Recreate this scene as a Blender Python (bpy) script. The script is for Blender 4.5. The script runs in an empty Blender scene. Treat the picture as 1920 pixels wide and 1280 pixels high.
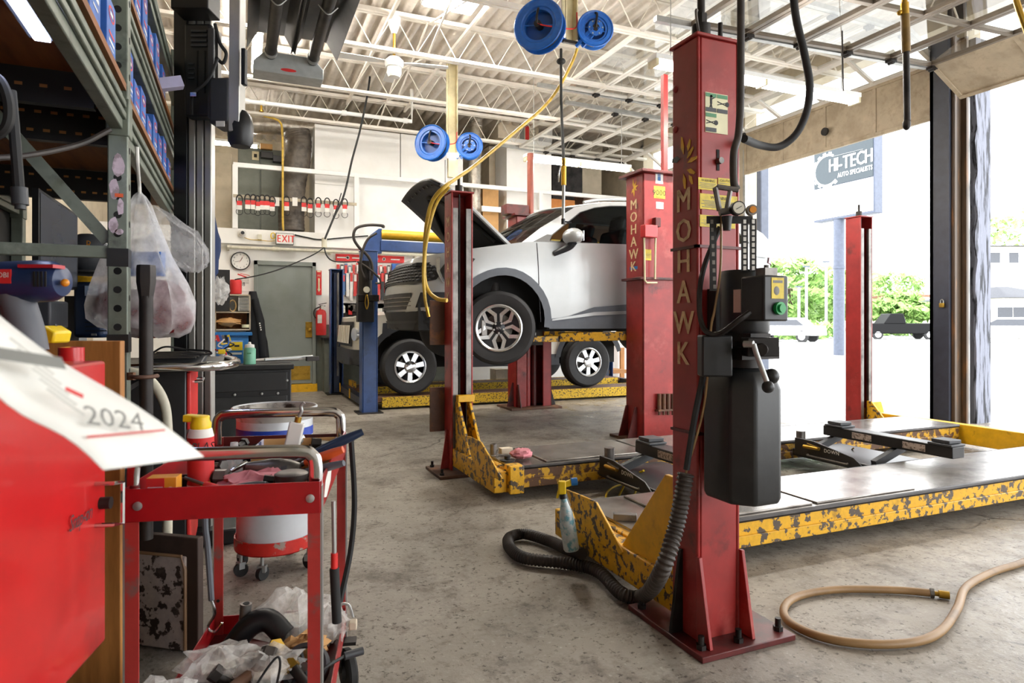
import bpy, bmesh, math, random
from mathutils import Vector, Matrix
from mathutils.geometry import delaunay_2d_cdt
random.seed(7)
SC = bpy.context.scene
COL = SC.collection
V = Vector
rad = math.radians
sin, cos, pi = math.sin, math.cos, math.pi
# ---------------------------------------------------------------- camera frame (survey of the photograph)
FPX, HOR, CH, YAW = 1210.0, 605.0, 1.15, rad(23)
FW = V((sin(YAW), cos(YAW), 0)); RT = V((cos(YAW), -sin(YAW), 0))
def ray(px, py):
    return FW + RT * ((px - 960) / FPX) + V((0, 0, (HOR - py) / FPX))
def D(px, py, d): return V((0, 0, CH)) + ray(px, py) * d          # point at a depth
def Z(px, py, z=0.0):
    r = ray(px, py); return V((0, 0, CH)) + r * ((z - CH) / r.z)
def X(px, py, x):
    r = ray(px, py); return V((0, 0, CH)) + r * (x / r.x)
def Y(px, py, y):
    r = ray(px, py); return V((0, 0, CH)) + r * (y / r.y)
EX, EY, EZ = V((1, 0, 0)), V((0, 1, 0)), V((0, 0, 1))

# ---------------------------------------------------------------- letters
GL = {}
def glyphs():
    cu = bpy.data.curves.new('glyph', 'FONT'); cu.offset = 0.0; cu.resolution_u = 2
    ob = bpy.data.objects.new('glyph', cu); COL.objects.link(ob)
    for ch in 'ABCDEFGHIKLMNOPRSTUVWXYZabdeghilmnoprstuvy0123456789-!/.&%$#':
        cu.body = ch
        bpy.context.view_layer.update()
        ev = ob.evaluated_get(bpy.context.evaluated_depsgraph_get()); me = ev.to_mesh()
        vs = [(v.co.x, v.co.y) for v in me.vertices]; fs = [list(p.vertices) for p in me.polygons]
        ev.to_mesh_clear()
        x0 = min(v[0] for v in vs); x1 = max(v[0] for v in vs)
        GL[ch] = ([(a - x0, b) for a, b in vs], fs, x1 - x0)
    bpy.data.objects.remove(ob); bpy.data.curves.remove(cu)
glyphs()
CAP = max(v[1] for v in GL['H'][0])

# ---------------------------------------------------------------- mesh builder
class M:
    def __init__(s): s.v = []; s.f = []
    def add(s, vs, fs):
        b = len(s.v); s.v += [V(v) for v in vs]; s.f += [[b + i for i in f] for f in fs]; return s
    def box(s, a, b):
        x0, y0, z0 = a; x1, y1, z1 = b
        return s.add([(x0,y0,z0),(x1,y0,z0),(x1,y1,z0),(x0,y1,z0),(x0,y0,z1),(x1,y0,z1),(x1,y1,z1),(x0,y1,z1)],
                     [(0,3,2,1),(4,5,6,7),(0,1,5,4),(1,2,6,5),(2,3,7,6),(3,0,4,7)])
    def ob(s, c, sz, u=EX, v=EY):
        u = V(u).normalized(); v = V(v); v = (v - u * v.dot(u)).normalized(); w = u.cross(v); c = V(c)
        p = [c + u*(sz[0]*i/2) + v*(sz[1]*j/2) + w*(sz[2]*k/2) for k in (-1,1) for i, j in ((-1,-1),(1,-1),(1,1),(-1,1))]
        return s.add(p, [(0,3,2,1),(4,5,6,7),(0,1,5,4),(1,2,6,5),(2,3,7,6),(3,0,4,7)])
    def bar(s, p, q, w, t=None, up=EZ):
        p, q = V(p), V(q); u = q - p; n = V(up)
        if abs(u.normalized().dot(n)) > .98: n = EX
        v = n.cross(u)
        return s.ob((p+q)/2, (u.length, w, t or w), u, v)
    def cyl(s, p, q, r, r2=None, n=14, cap=True):
        return s.lathe([(r, 0), (r if r2 is None else r2, (V(q)-V(p)).length)], p, V(q)-V(p), n, cap)
    def lathe(s, prof, o, ax=EZ, n=20, cap=True):
        o = V(o); a = V(ax).normalized(); t = EX if abs(a.x) < .8 else EY
        u = (t - a*a.dot(t)).normalized(); w = a.cross(u); vs = []; fs = []
        for r, z in prof:
            for i in range(n):
                th = 2*pi*i/n; vs.append(o + a*z + u*(r*cos(th)) + w*(r*sin(th)))
        k = len(prof)
        for j in range(k-1):
            for i in range(n):
                i2 = (i+1) % n; fs.append((j*n+i, j*n+i2, (j+1)*n+i2, (j+1)*n+i))
        if cap:
            fs.append(tuple(range(n-1, -1, -1))); fs.append(tuple((k-1)*n+i for i in range(n)))
        return s.add(vs, fs)
    def tube(s, pts, r, n=8, sm=0, closed=False, rf=None, cap=True):
        P = [V(p) for p in pts]
        if sm: P = crom(P, sm, closed)
        k = len(P); vs = []; fs = []; nrm = None
        for i in range(k):
            a = P[i-1] if (i > 0 or closed) else P[i]; b = P[(i+1) % k] if (i < k-1 or closed) else P[i]
            t = (b - a)
            t = t.normalized() if t.length > 1e-9 else EZ
            if nrm is None:
                nrm = EZ if abs(t.z) < .9 else EX
            nrm = (nrm - t*nrm.dot(t)).normalized(); bi = t.cross(nrm)
            rr = rf(i/(k-1 or 1)) * r if rf else r
            for j in range(n):
                th = 2*pi*(j+.5)/n; vs.append(P[i] + nrm*(rr*cos(th)) + bi*(rr*sin(th)))
        for i in range(k if closed else k-1):
            for j in range(n):
                j2 = (j+1) % n; i2 = (i+1) % k; fs.append((i*n+j, i*n+j2, i2*n+j2, i2*n+j))
        if cap and not closed:
            fs.append(tuple(range(n-1, -1, -1))); fs.append(tuple((k-1)*n+j for j in range(n)))
        return s.add(vs, fs)
    def prism(s, poly, o, u, v, d):
        o, u, v = V(o), V(u), V(v); w = u.cross(v).normalized(); k = len(poly)
        vs = [o + u*a + v*b for a, b in poly] + [o + u*a + v*b + w*d for a, b in poly]
        return s.add(vs, [tuple(range(k-1,-1,-1)), tuple(range(k, 2*k))] + [(i, (i+1) % k, k+(i+1) % k, k+i) for i in range(k)])
    def sph(s, c, r, n=12, m=8):
        if not hasattr(r, '__len__'): r = (r, r, r)
        c = V(c); vs = [c + V((0,0,r[2]))]; fs = []
        for j in range(1, m):
            for i in range(n):
                th, ph = 2*pi*i/n, pi*j/m
                vs.append(c + V((r[0]*sin(ph)*cos(th), r[1]*sin(ph)*sin(th), r[2]*cos(ph))))
        vs.append(c - V((0,0,r[2])))
        for i in range(n): fs.append((0, 1+i, 1+(i+1) % n)); fs.append((len(vs)-1, 1+(m-2)*n+(i+1) % n, 1+(m-2)*n+i))
        for j in range(m-2):
            for i in range(n): fs.append((1+j*n+i, 1+(j+1)*n+i, 1+(j+1)*n+(i+1) % n, 1+j*n+(i+1) % n))
        return s.add(vs, fs)
    def quad(s, a, b, c, d, t=0.0):
        a, b, c, d = V(a), V(b), V(c), V(d)
        if not t: return s.add([a,b,c,d], [(0,1,2,3)])
        w = (b-a).cross(d-a).normalized()*t
        return s.add([a,b,c,d,a+w,b+w,c+w,d+w], [(3,2,1,0),(4,5,6,7),(0,1,5,4),(1,2,6,5),(2,3,7,6),(3,0,4,7)])
    def text(s, st, o, u, v, hgt, gap=.1, wx=1.0, ctr=True, d=0.0015, bold=0):
        u, v = V(u).normalized(), V(v).normalized(); w = u.cross(v); k = hgt/CAP; x = 0; items = []
        for ch in st:
            if ch == ' ': x += .32; continue
            g = GL.get(ch)
            if not g: x += .4; continue
            items.append((x, g)); x += g[2] + gap
        o = V(o) - (u*((x-gap)*k*wx/2) if ctr else V((0,0,0))) + w*d
        for x0, (vs, fs, _w) in items:
            for j, e in enumerate((0,) if not bold else (-bold, 0, bold)): s.add([o + w*(.0005*j) + u*((a+x0+e)*k*wx) + v*(b*k) for a, b in vs], fs)
        return s
    def warp(s, fn):
        s.v = [V(fn(v)) for v in s.v]; return s

def crom(P, n, closed=False):
    out = []; k = len(P)
    for i in range(k if closed else k-1):
        p1, p2 = P[i], P[(i+1) % k]
        p0 = P[i-1] if (i > 0 or closed) else p1*2-p2
        p3 = P[(i+2) % k] if (i+2 < k or closed) else p2*2-p1
        for j in range(n):
            t = j/n
            out.append(.5*((2*p1)+(p2-p0)*t+(2*p0-5*p1+4*p2-p3)*t*t+(3*p1-p0-3*p2+p3)*t**3))
    if not closed: out.append(P[-1])
    return out

WL = {}
def link(name, mb, mat, parent=None, bev=0, seg=2, ang=38, kind=None, label=None, solid=0):
    """links a mesh builder as ONE object; geometry is given in world coordinates"""
    me = bpy.data.meshes.new(name)
    vs = mb.v
    if parent is None:
        lo = [min(v[i] for v in vs) for i in range(3)]; hi = [max(v[i] for v in vs) for i in range(3)]
        org = V(((lo[0]+hi[0])/2, (lo[1]+hi[1])/2, lo[2]))
    else: org = V((0, 0, 0))
    me.from_pydata([v - org for v in vs], [], mb.f)
    bm = bmesh.new(); bm.from_mesh(me)
    bmesh.ops.recalc_face_normals(bm, faces=bm.faces); bm.to_mesh(me); bm.free()
    me.polygons.foreach_set('use_smooth', [True]*len(me.polygons)); me.set_sharp_from_angle(angle=rad(ang))
    o = bpy.data.objects.new(name, me); COL.objects.link(o)
    if mat is not None: me.materials.append(mat)
    if parent is not None:
        o.parent = parent; o.location = org - WL[parent]
    else: o.location = org
    WL[o] = org
    if solid:
        m = o.modifiers.new('solid', 'SOLIDIFY'); m.thickness = solid; m.offset = 0
    if bev:
        m = o.modifiers.new('edge', 'BEVEL'); m.width = bev; m.segments = seg; m.limit_method = 'ANGLE'; m.angle_limit = rad(40)
    if kind: o['kind'] = kind
    if label: o['label'] = label
    return o
def tag(o, label, cat, group=None, kind=None):
    o['label'] = label; o['category'] = cat
    if group: o['group'] = group
    if kind: o['kind'] = kind
    return o
def thing(name, label, cat, loc, group=None):
    o = bpy.data.objects.new(name, None); COL.objects.link(o); o.location = V(loc); o.empty_display_size = .1
    WL[o] = V(loc); return tag(o, label, cat, group)
def one(name, mb, mat, label, cat, group=None, **k):
    return tag(link(name, mb, mat, **k), label, cat, group)
def dup(o, loc=None, rz=None, label=None, parent=None, mats=None):
    c = o.copy(); COL.objects.link(c)
    if parent is not None: c.parent = parent
    if loc is not None: c.location = V(loc)
    if rz is not None: c.rotation_euler = rz if hasattr(rz, '__len__') else (0, 0, rz)
    if label: c['label'] = label
    for ch in list(o.children): dup(ch, parent=c)
    return c
def struct(name, mb, mat, **k): return link(name, mb, mat, kind='structure', **k)

# ---------------------------------------------------------------- materials
def S(hx):
    hx = hx.lstrip('#'); r = []
    for i in (0, 2, 4):
        c = int(hx[i:i+2], 16)/255; r.append(c/12.92 if c <= .04045 else ((c+.055)/1.055)**2.4)
    return r
def col(c): return (*(S(c) if isinstance(c, str) else c), 1)
def nodes(name):
    m = bpy.data.materials.new(name); m.use_nodes = True; nt = m.node_tree; nt.nodes.clear()
    return m, nt, nt.nodes.new, nt.links.new
def mk(name, c, r=.5, m=0, c2=None, sc=6, lo=.5, hi=.6, v=.12, bump=0, bsc=None, coat=0, em=0, st=(1,1,1), c3=None, lo3=.55, hi3=.7, sc3=2, r2=None, spec=.5):
    mt, nt, N, L = nodes(name)
    out = N('ShaderNodeOutputMaterial'); b = N('ShaderNodeBsdfPrincipled'); L(b.outputs[0], out.inputs[0])
    tc = N('ShaderNodeTexCoord'); mp = N('ShaderNodeMapping'); mp.inputs['Scale'].default_value = st; L(tc.outputs['Object'], mp.inputs[0])
    def noise(s, det=5, rough=.6):
        n = N('ShaderNodeTexNoise'); n.inputs['Scale'].default_value = s; n.inputs['Detail'].default_value = det; n.inputs['Roughness'].default_value = rough
        L(mp.outputs[0], n.inputs['Vector']); return n.outputs['Fac']
    def ramp(f, a, z):
        q = N('ShaderNodeMapRange'); q.inputs['From Min'].default_value = a; q.inputs['From Max'].default_value = z; L(f, q.inputs['Value']); return q.outputs[0]
    def mix(f, a, z):
        q = N('ShaderNodeMix'); q.data_type = 'RGBA'; L(f, q.inputs['Factor'])
        for i, k in ((6, a), (7, z)):
            if isinstance(k, tuple): q.inputs[i].default_value = k
            else: L(k, q.inputs[i])
        return q.outputs[2]
    cc = col(c)
    base = mix(ramp(noise(sc*1.7, 3), .3, .7), tuple(x*(1-v) for x in cc[:3])+(1,), tuple(min(1, x*(1+v)) for x in cc[:3])+(1,))
    wear = None
    if c2 is not None:
        wear = ramp(noise(sc), lo, hi); base = mix(wear, base, col(c2))
    if c3 is not None: base = mix(ramp(noise(sc3, 6, .7), lo3, hi3), base, col(c3))
    L(base, b.inputs['Base Color']); b.inputs['Roughness'].default_value = r; b.inputs['Metallic'].default_value = m
    b.inputs['Specular IOR Level'].default_value = spec
    if r2 is not None and wear is not None:
        q = N('ShaderNodeMapRange'); q.inputs['To Min'].default_value = r; q.inputs['To Max'].default_value = r2; L(wear, q.inputs['Value']); L(q.outputs[0], b.inputs['Roughness'])
    if coat: b.inputs['Coat Weight'].default_value = coat; b.inputs['Coat Roughness'].default_value = .06
    if em: L(base, b.inputs['Emission Color']); b.inputs['Emission Strength'].default_value = em
    if bump:
        q = N('ShaderNodeBump'); q.inputs['Strength'].default_value = bump; q.inputs['Distance'].default_value = .01
        L(noise(bsc or sc*4), q.inputs['Height']); L(q.outputs[0], b.inputs['Normal'])
    return mt
def mk_glass(name, tint=(.9,.95,.95), refl=1.0, dust=0.0, ior=1.5, rough=.02):
    mt, nt, N, L = nodes(name)
    out = N('ShaderNodeOutputMaterial'); t = N('ShaderNodeBsdfTransparent'); g = N('ShaderNodeBsdfGlossy'); mx = N('ShaderNodeMixShader'); fr = N('ShaderNodeLayerWeight')
    t.inputs[0].default_value = (*tint, 1); g.inputs['Roughness'].default_value = rough; fr.inputs['Blend'].default_value = .5; pw = N('ShaderNodeMath'); pw.operation = 'POWER'; pw.inputs[1].default_value = 5; L(fr.outputs['Facing'], pw.inputs[0]); f0 = ((ior-1)/(ior+1))**2; fr = N('ShaderNodeMapRange'); fr.inputs['To Min'].default_value = f0; L(pw.outputs[0], fr.inputs['Value'])
    g.inputs[0].default_value = (refl, refl, refl, 1)
    L(fr.outputs[0], mx.inputs[0]); L(t.outputs[0], mx.inputs[1]); L(g.outputs[0], mx.inputs[2])
    last = mx
    if dust:
        d = N('ShaderNodeBsdfDiffuse'); d.inputs[0].default_value = (.55,.52,.47,1); m2 = N('ShaderNodeMixShader')
        n = N('ShaderNodeTexNoise'); n.inputs['Scale'].default_value = 4; tc = N('ShaderNodeTexCoord'); L(tc.outputs['Object'], n.inputs['Vector'])
        q = N('ShaderNodeMapRange'); q.inputs['From Min'].default_value = .3; q.inputs['From Max'].default_value = .8; q.inputs['To Max'].default_value = dust; L(n.outputs['Fac'], q.inputs['Value'])
        L(q.outputs[0], m2.inputs[0]); L(mx.outputs[0], m2.inputs[1]); L(d.outputs[0], m2.inputs[2]); last = m2
    L(last.outputs[0], out.inputs[0]); return mt
def mk_film(name, c, dens=.35, rough=.25, sc=14):
    """thin creased plastic film"""
    mt, nt, N, L = nodes(name)
    out = N('ShaderNodeOutputMaterial'); t = N('ShaderNodeBsdfTransparent'); b = N('ShaderNodeBsdfPrincipled'); tl = N('ShaderNodeBsdfTranslucent'); a1 = N('ShaderNodeMixShader'); mx = N('ShaderNodeMixShader')
    b.inputs['Base Color'].default_value = col(c); b.inputs['Roughness'].default_value = rough; tl.inputs[0].default_value = col(c); a1.inputs[0].default_value = .45
    tc = N('ShaderNodeTexCoord'); n = N('ShaderNodeTexNoise'); n.inputs['Scale'].default_value = sc; n.inputs['Detail'].default_value = 4; L(tc.outputs['Object'], n.inputs['Vector'])
    q = N('ShaderNodeMapRange'); q.inputs['From Min'].default_value = .35; q.inputs['From Max'].default_value = .7; q.inputs['To Min'].default_value = dens*.5; q.inputs['To Max'].default_value = min(1, dens*1.7); L(n.outputs['Fac'], q.inputs['Value'])
    bp = N('ShaderNodeBump'); bp.inputs['Strength'].default_value = .8; bp.inputs['Distance'].default_value = .02; L(n.outputs['Fac'], bp.inputs['Height']); L(bp.outputs[0], b.inputs['Normal'])
    L(b.outputs[0], a1.inputs[1]); L(tl.outputs[0], a1.inputs[2]); L(q.outputs[0], mx.inputs[0]); L(t.outputs[0], mx.inputs[1]); L(a1.outputs[0], mx.inputs[2]); L(mx.outputs[0], out.inputs[0])
    return mt
def mk_em(name, c, e):
    mt, nt, N, L = nodes(name); out = N('ShaderNodeOutputMaterial'); em = N('ShaderNodeEmission'); em.inputs[0].default_value = col(c); em.inputs[1].default_value = e; L(em.outputs[0], out.inputs[0]); return mt

red_lift = mk('red lift paint', '#942a28', .38, c2='#4a1f1c', sc=5, lo=.6, hi=.74, v=.18, c3='#b4544c', lo3=.56, hi3=.75, sc3=3, bump=.05)
red_dark = mk('dark red paint', '#5c1d1b', .45, c2='#2a1714', sc=6, lo=.48, hi=.66, v=.2, bump=.05)
red_cart = mk('cart red enamel', '#9c1219', .35, c2='#5a1214', sc=9, lo=.62, hi=.76, v=.14)
red_bright = mk('bright red enamel', '#bf1c1e', .3, c2='#7a1416', sc=4, lo=.6, hi=.85, v=.1, coat=.3)
red_plain = mk('red paint', '#cf2a27', .45)
yellow_chip = mk('chipped yellow paint', '#d9a51c', .45, c2='#4f443a', sc=22, lo=.53, hi=.55, v=.1, c3='#7a5a1c', lo3=.58, hi3=.75, sc3=5, bump=.06)
yellow_worn = mk('rust worn yellow paint', '#c99a22', .5, c2='#5a3d28', sc=14, lo=.47, hi=.52, v=.12, c3='#3f352d', lo3=.55, hi3=.68, sc3=6, bump=.08)
yellow_grip = mk('speckled yellow grip paint', '#d8b028', .7, c2='#5b4a2c', sc=42, lo=.53, hi=.57, bump=.4, bsc=60)
yellow = mk('yellow paint', '#dda916', .45, c2='#8a6a18', sc=10, lo=.6, hi=.75)
yellow_plain = mk('yellow plastic', '#ecc81c', .4)
yellow_hose = mk('yellow hose rubber', '#c9a53a', .5, c2='#8a6d2a', sc=12, lo=.5, hi=.75)
tan_hose = mk('tan hose rubber', '#8c6d45', .5, c2='#57422a', sc=4, lo=.5, hi=.75)
blue_lift = mk('blue lift paint', '#2d4a80', .35, c2='#1d2f52', sc=5, lo=.55, hi=.75, v=.15)
blue_navy = mk('navy paint', '#16233c', .4, v=.2)
blue_reel = mk('blue reel enamel', '#1f5fb4', .35, c2='#5f8fca', sc=9, lo=.6, hi=.8)
blue_box = mk('blue carton', '#2a5cab', .55, c2='#3f78c4', sc=8, lo=.5, hi=.7)
blue_cab = mk('blue cabinet paint', '#1d66a8', .45)
steel_dark = mk('dark worn steel', '#34302e', .5, .6, c2='#1a1817', sc=6, lo=.45, hi=.7, v=.2, bump=.05)
steel_mid = mk('grey worn steel', '#77736f', .42, .75, c2='#4a4542', sc=8, lo=.48, hi=.7, v=.15)
steel_plate = mk('scuffed runway steel', '#98938d', .27, .6, c2='#5e5650', sc=5, lo=.45, hi=.72, v=.12, c3='#6e5138', lo3=.6, hi3=.75, sc3=3, bump=.05)
rust_steel = mk('rusty steel', '#5e4436', .65, .3, c2='#8a5a34', sc=8, lo=.5, hi=.66, c3='#3a302a', lo3=.5, hi3=.7, sc3=4, bump=.15)
galv = mk('galvanised steel', '#a9aaa8', .4, .7, v=.15)
chrome = mk('chrome', '#d8d8d8', .14, 1.0, v=.05)
alu = mk('ribbed aluminium', '#b3b1ab', .38, .6, v=.06)
grey_rack = mk('grey green rack paint', '#6d7468', .42, .2, c2='#3c3f3a', sc=9, lo=.55, hi=.72, v=.14, c3='#8f968a', lo3=.58, hi3=.75, sc3=5, bump=.04)
grey_rack_dark = mk('dark slotted rack steel', '#1c1a19', .5, .2)
black = mk('black plastic', '#161618', .42, v=.25)
black_soft = mk('black rubber', '#1c1c1c', .7, v=.25, bump=.05)
black_tank = mk('dusty black tank plastic', '#1d1e1f', .42, c2='#303030', sc=5, lo=.5, hi=.75, bump=.05)
charcoal = mk('charcoal plastic', '#34363a', .5)
hose_dark = mk('dark ribbed conduit', '#3a322c', .6, c2='#1f1b18', sc=7, lo=.45, hi=.7, bump=.05)
cream = mk('cream ceiling paint', '#f2ece2', .55, c2='#d8ccba', sc=3, lo=.55, hi=.8, v=.05)
cream_dirty = mk('dusty white deck paint', '#eae2d8', .6, c2='#c8bbae', sc=2.2, lo=.5, hi=.8, v=.07, c3='#d6ccc0', lo3=.5, hi3=.7, sc3=9)
white_wall = mk('off white wall paint', '#efeeea', .55, c2='#dad6cd', sc=1.6, lo=.5, hi=.85, v=.03)
white_panel = mk('white panel paint', '#f2f1ee', .5, c2='#e4e1da', sc=1.2, lo=.5, hi=.85, v=.03)
beige_wall = mk('beige wall paint', '#b9ad97', .65, c2='#938870', sc=2, lo=.5, hi=.8)
beige_post = mk('beige post paint', '#d2c7a2', .5, c2='#a89d7c', sc=4, lo=.5, hi=.8)
white = mk('white paint', '#ececea', .45, v=.04)
white_plastic = mk('white plastic', '#e4e2dc', .4, v=.05)
ivory_pipe = mk('ivory pipe', '#cfcab6', .45, c2='#8d836a', sc=8, lo=.58, hi=.8)
grey_door = mk('grey door paint', '#7d837f', .45, c2='#70766f', sc=2, lo=.45, hi=.75, v=.04)
grey_locker = mk('grey green locker paint', '#70756c', .55, v=.1)
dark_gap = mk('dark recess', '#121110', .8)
duct_dark = mk('grey brown duct wrap', '#5d554c', .5, c2='#37312b', sc=7, lo=.45, hi=.7, bump=.4, bsc=16)
duct_silver = mk('silver foil duct', '#b9b3a8', .3, .7, c2='#8d8070', sc=9, lo=.45, hi=.7, bump=.6, bsc=22)
cardboard = mk('cardboard', '#c79a63', .75, v=.08)
card_orange = mk('orange brown board', '#c07a3a', .7)
card_white = mk('pale carton', '#cfc2ac', .7)
wood = mk('plywood', '#a87440', .6, c2='#7d5128', sc=3, lo=.4, hi=.75, st=(1, 9, 9))
wood_dark = mk('stained plywood underside', '#8a5426', .65, c2='#5e3617', sc=3, lo=.4, hi=.7, st=(6, .8, 6))
wood_board = mk('bare wood board', '#b47a3c', .55, c2='#8a5826', sc=2.5, lo=.42, hi=.68, st=(9, 9, 1.2))
wood_weather = mk('weathered white painted timber', '#7d8190', .7, c2='#25272f', sc=3.5, lo=.5, hi=.6, st=(7, 7, .7), bump=.3)
brown_jamb = mk('rust brown jamb steel', '#4a3a2a', .5, c2='#7a5126', sc=3, lo=.55, hi=.75, st=(5, 5, .8), v=.2)
navy_jamb = mk('dark blue jamb steel', '#2b2f3c', .45, v=.2)
panel_door = mk('stained door panel', '#b3a48c', .6, c2='#8f7f68', sc=3, lo=.48, hi=.75, v=.1, c3='#9c8c74', lo3=.5, hi3=.7, sc3=10)
door_rail = mk('brown aluminium rail', '#6e6254', .45, .3, v=.15)
door_rail_white = mk('white aluminium rail', '#dedad2', .4, v=.06)
glass_pane = mk_glass('overhead door glass', (.80, .81, .79), .95, .10, 2.1)
glass_car = mk_glass('car glass', (.34, .38, .38), .4, 0, 1.5)
glass_lamp = mk_glass('lamp lens', (.75, .77, .78), 1, 0, 1.6)
silver = mk('silver car paint', '#b2b5b6', .34, .3, v=.02, coat=.4)
truck_paint = mk('white truck paint', '#d9d5c8', .35, .1, v=.03, coat=.5)
clad = mk('grey cladding', '#5b6068', .55, v=.08)
clad_dark = mk('dark cladding', '#2c2e33', .6, v=.1)
tyre_m = mk('tyre rubber', '#2b2b2c', .75, v=.15, bump=.05)
rim_dark = mk('dark rim paint', '#24262a', .35, .3)
rim_silver = mk('machined rim', '#d3d5d6', .25, .8, v=.04)
brass = mk('brass', '#b8923c', .35, .9, c2='#8a6a28', sc=8, lo=.5, hi=.7)
copper = mk('brown painted pipe', '#8a4a3c', .4, .2, v=.15)
paper = mk('paper', '#f0efe9', .7, v=.03)
label_white = mk('white label', '#e8e6df', .6)
label_red = mk('red label', '#d02b2b', .55)
label_yellow = mk('yellow sticker', '#d8bf3c', .55, c2='#b89e30', sc=20, lo=.5, hi=.7)
label_green = mk('green sticker', '#4e8a62', .55)
label_cream = mk('cream placard', '#d8d3ae', .55)
ink = mk('black ink', '#1d1d1d', .6)
ink_grey = mk('grey ink', '#7c7c78', .6)
letter_cream = mk('worn cream lettering', '#dcbf92', .55, c2='#b08a64', sc=30, lo=.5, hi=.7)
letter_red = mk('exit red', '#c8382f', .5, em=.15)
green_btn = mk('green button', '#1f9a52', .3)
amber = mk('amber lens', '#d88a1e', .3)
gauge_face = mk('gauge face', '#d8d4c4', .4)
tank_blue = mk('dark blue plastic', '#12243f', .35, v=.2)
drill_blue = mk('drill navy shell', '#1c2f55', .38, v=.2)
grey_rubber = mk('grey grip rubber', '#5e6168', .6)
pink = mk('pink rag cloth', '#c98088', .9, v=.2)
rag_red = mk('red shop rags', '#6e1216', .9, v=.3)
orange = mk('orange grip', '#d85a26', .45)
denim = mk('navy cloth', '#1e2f55', .9)
jacket_m = mk('black jacket cloth', '#15171b', .85, v=.2)
film_white = mk_film('milky plastic bag', '#f6f6f8', .52)
film_clear = mk_film('clear plastic bag', '#e6e6e8', .28, .15)
film_parts = mk_film('crumpled parts bag plastic', '#f6f4f0', .46, .15, 26)
green_can = mk('mint green can', '#7fc0a2', .4)
dirt_board = mk('worn flaking board', '#b0a199', .7, c2='#33231c', sc=24, lo=.53, hi=.57, v=.12, c3='#7a6a60', lo3=.5, hi3=.7, sc3=3)
dirt_frame = mk('dark brown frame', '#3d2c24', .7, c2='#22170f', sc=6, lo=.5, hi=.7)
drum_m = mk('dirty white drum paint', '#c9ccd0', .35, .15, c2='#8f9092', sc=5, lo=.55, hi=.8, v=.06)
drum_in = mk('oil stained drum lid', '#b9b6b0', .4, .3, c2='#3a2c24', sc=7, lo=.52, hi=.62)
blue_band = mk('blue band', '#1a3fa8', .4)
screen = mk('dark screen', '#3c3f46', .25, v=.06)
tube_m = mk_em('fluorescent tube', '#fff8ee', 105)
led_m = mk_em('cool led strip', '#cfd8ff', 40)
sky_panel = mk_em('bright ceiling lamp diffuser', '#fff9ee', 110)
lamp_small = mk_em('small work lamp glow', '#fff0d0', 8)
leaf_m = mk('green leaves', '#6d9648', .7, c2='#a3c070', sc=3, lo=.4, hi=.65, v=.3)
bark = mk('bark', '#5a4a3c', .8)
sign_grey = mk('sign slate face', '#2a353b', .5, v=.05)
sign_pole = mk('sign pole paint', '#4b5262', .5, v=.15)
roof_m = mk('grey roof shingle', '#34363d', .8, v=.2)
house_wall = mk('pale siding', '#d8d4c8', .7)
truck_black = mk('black pickup paint', '#060608', .6, spec=.2)
white_car = mk('white car paint', '#e6e8ea', .35)
tail_red = mk('tail lamp red', '#b8202a', .3)
bldg_brick = mk('red brick facade', '#8a5a48', .8, c2='#a07460', sc=9, lo=.5, hi=.6)

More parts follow.
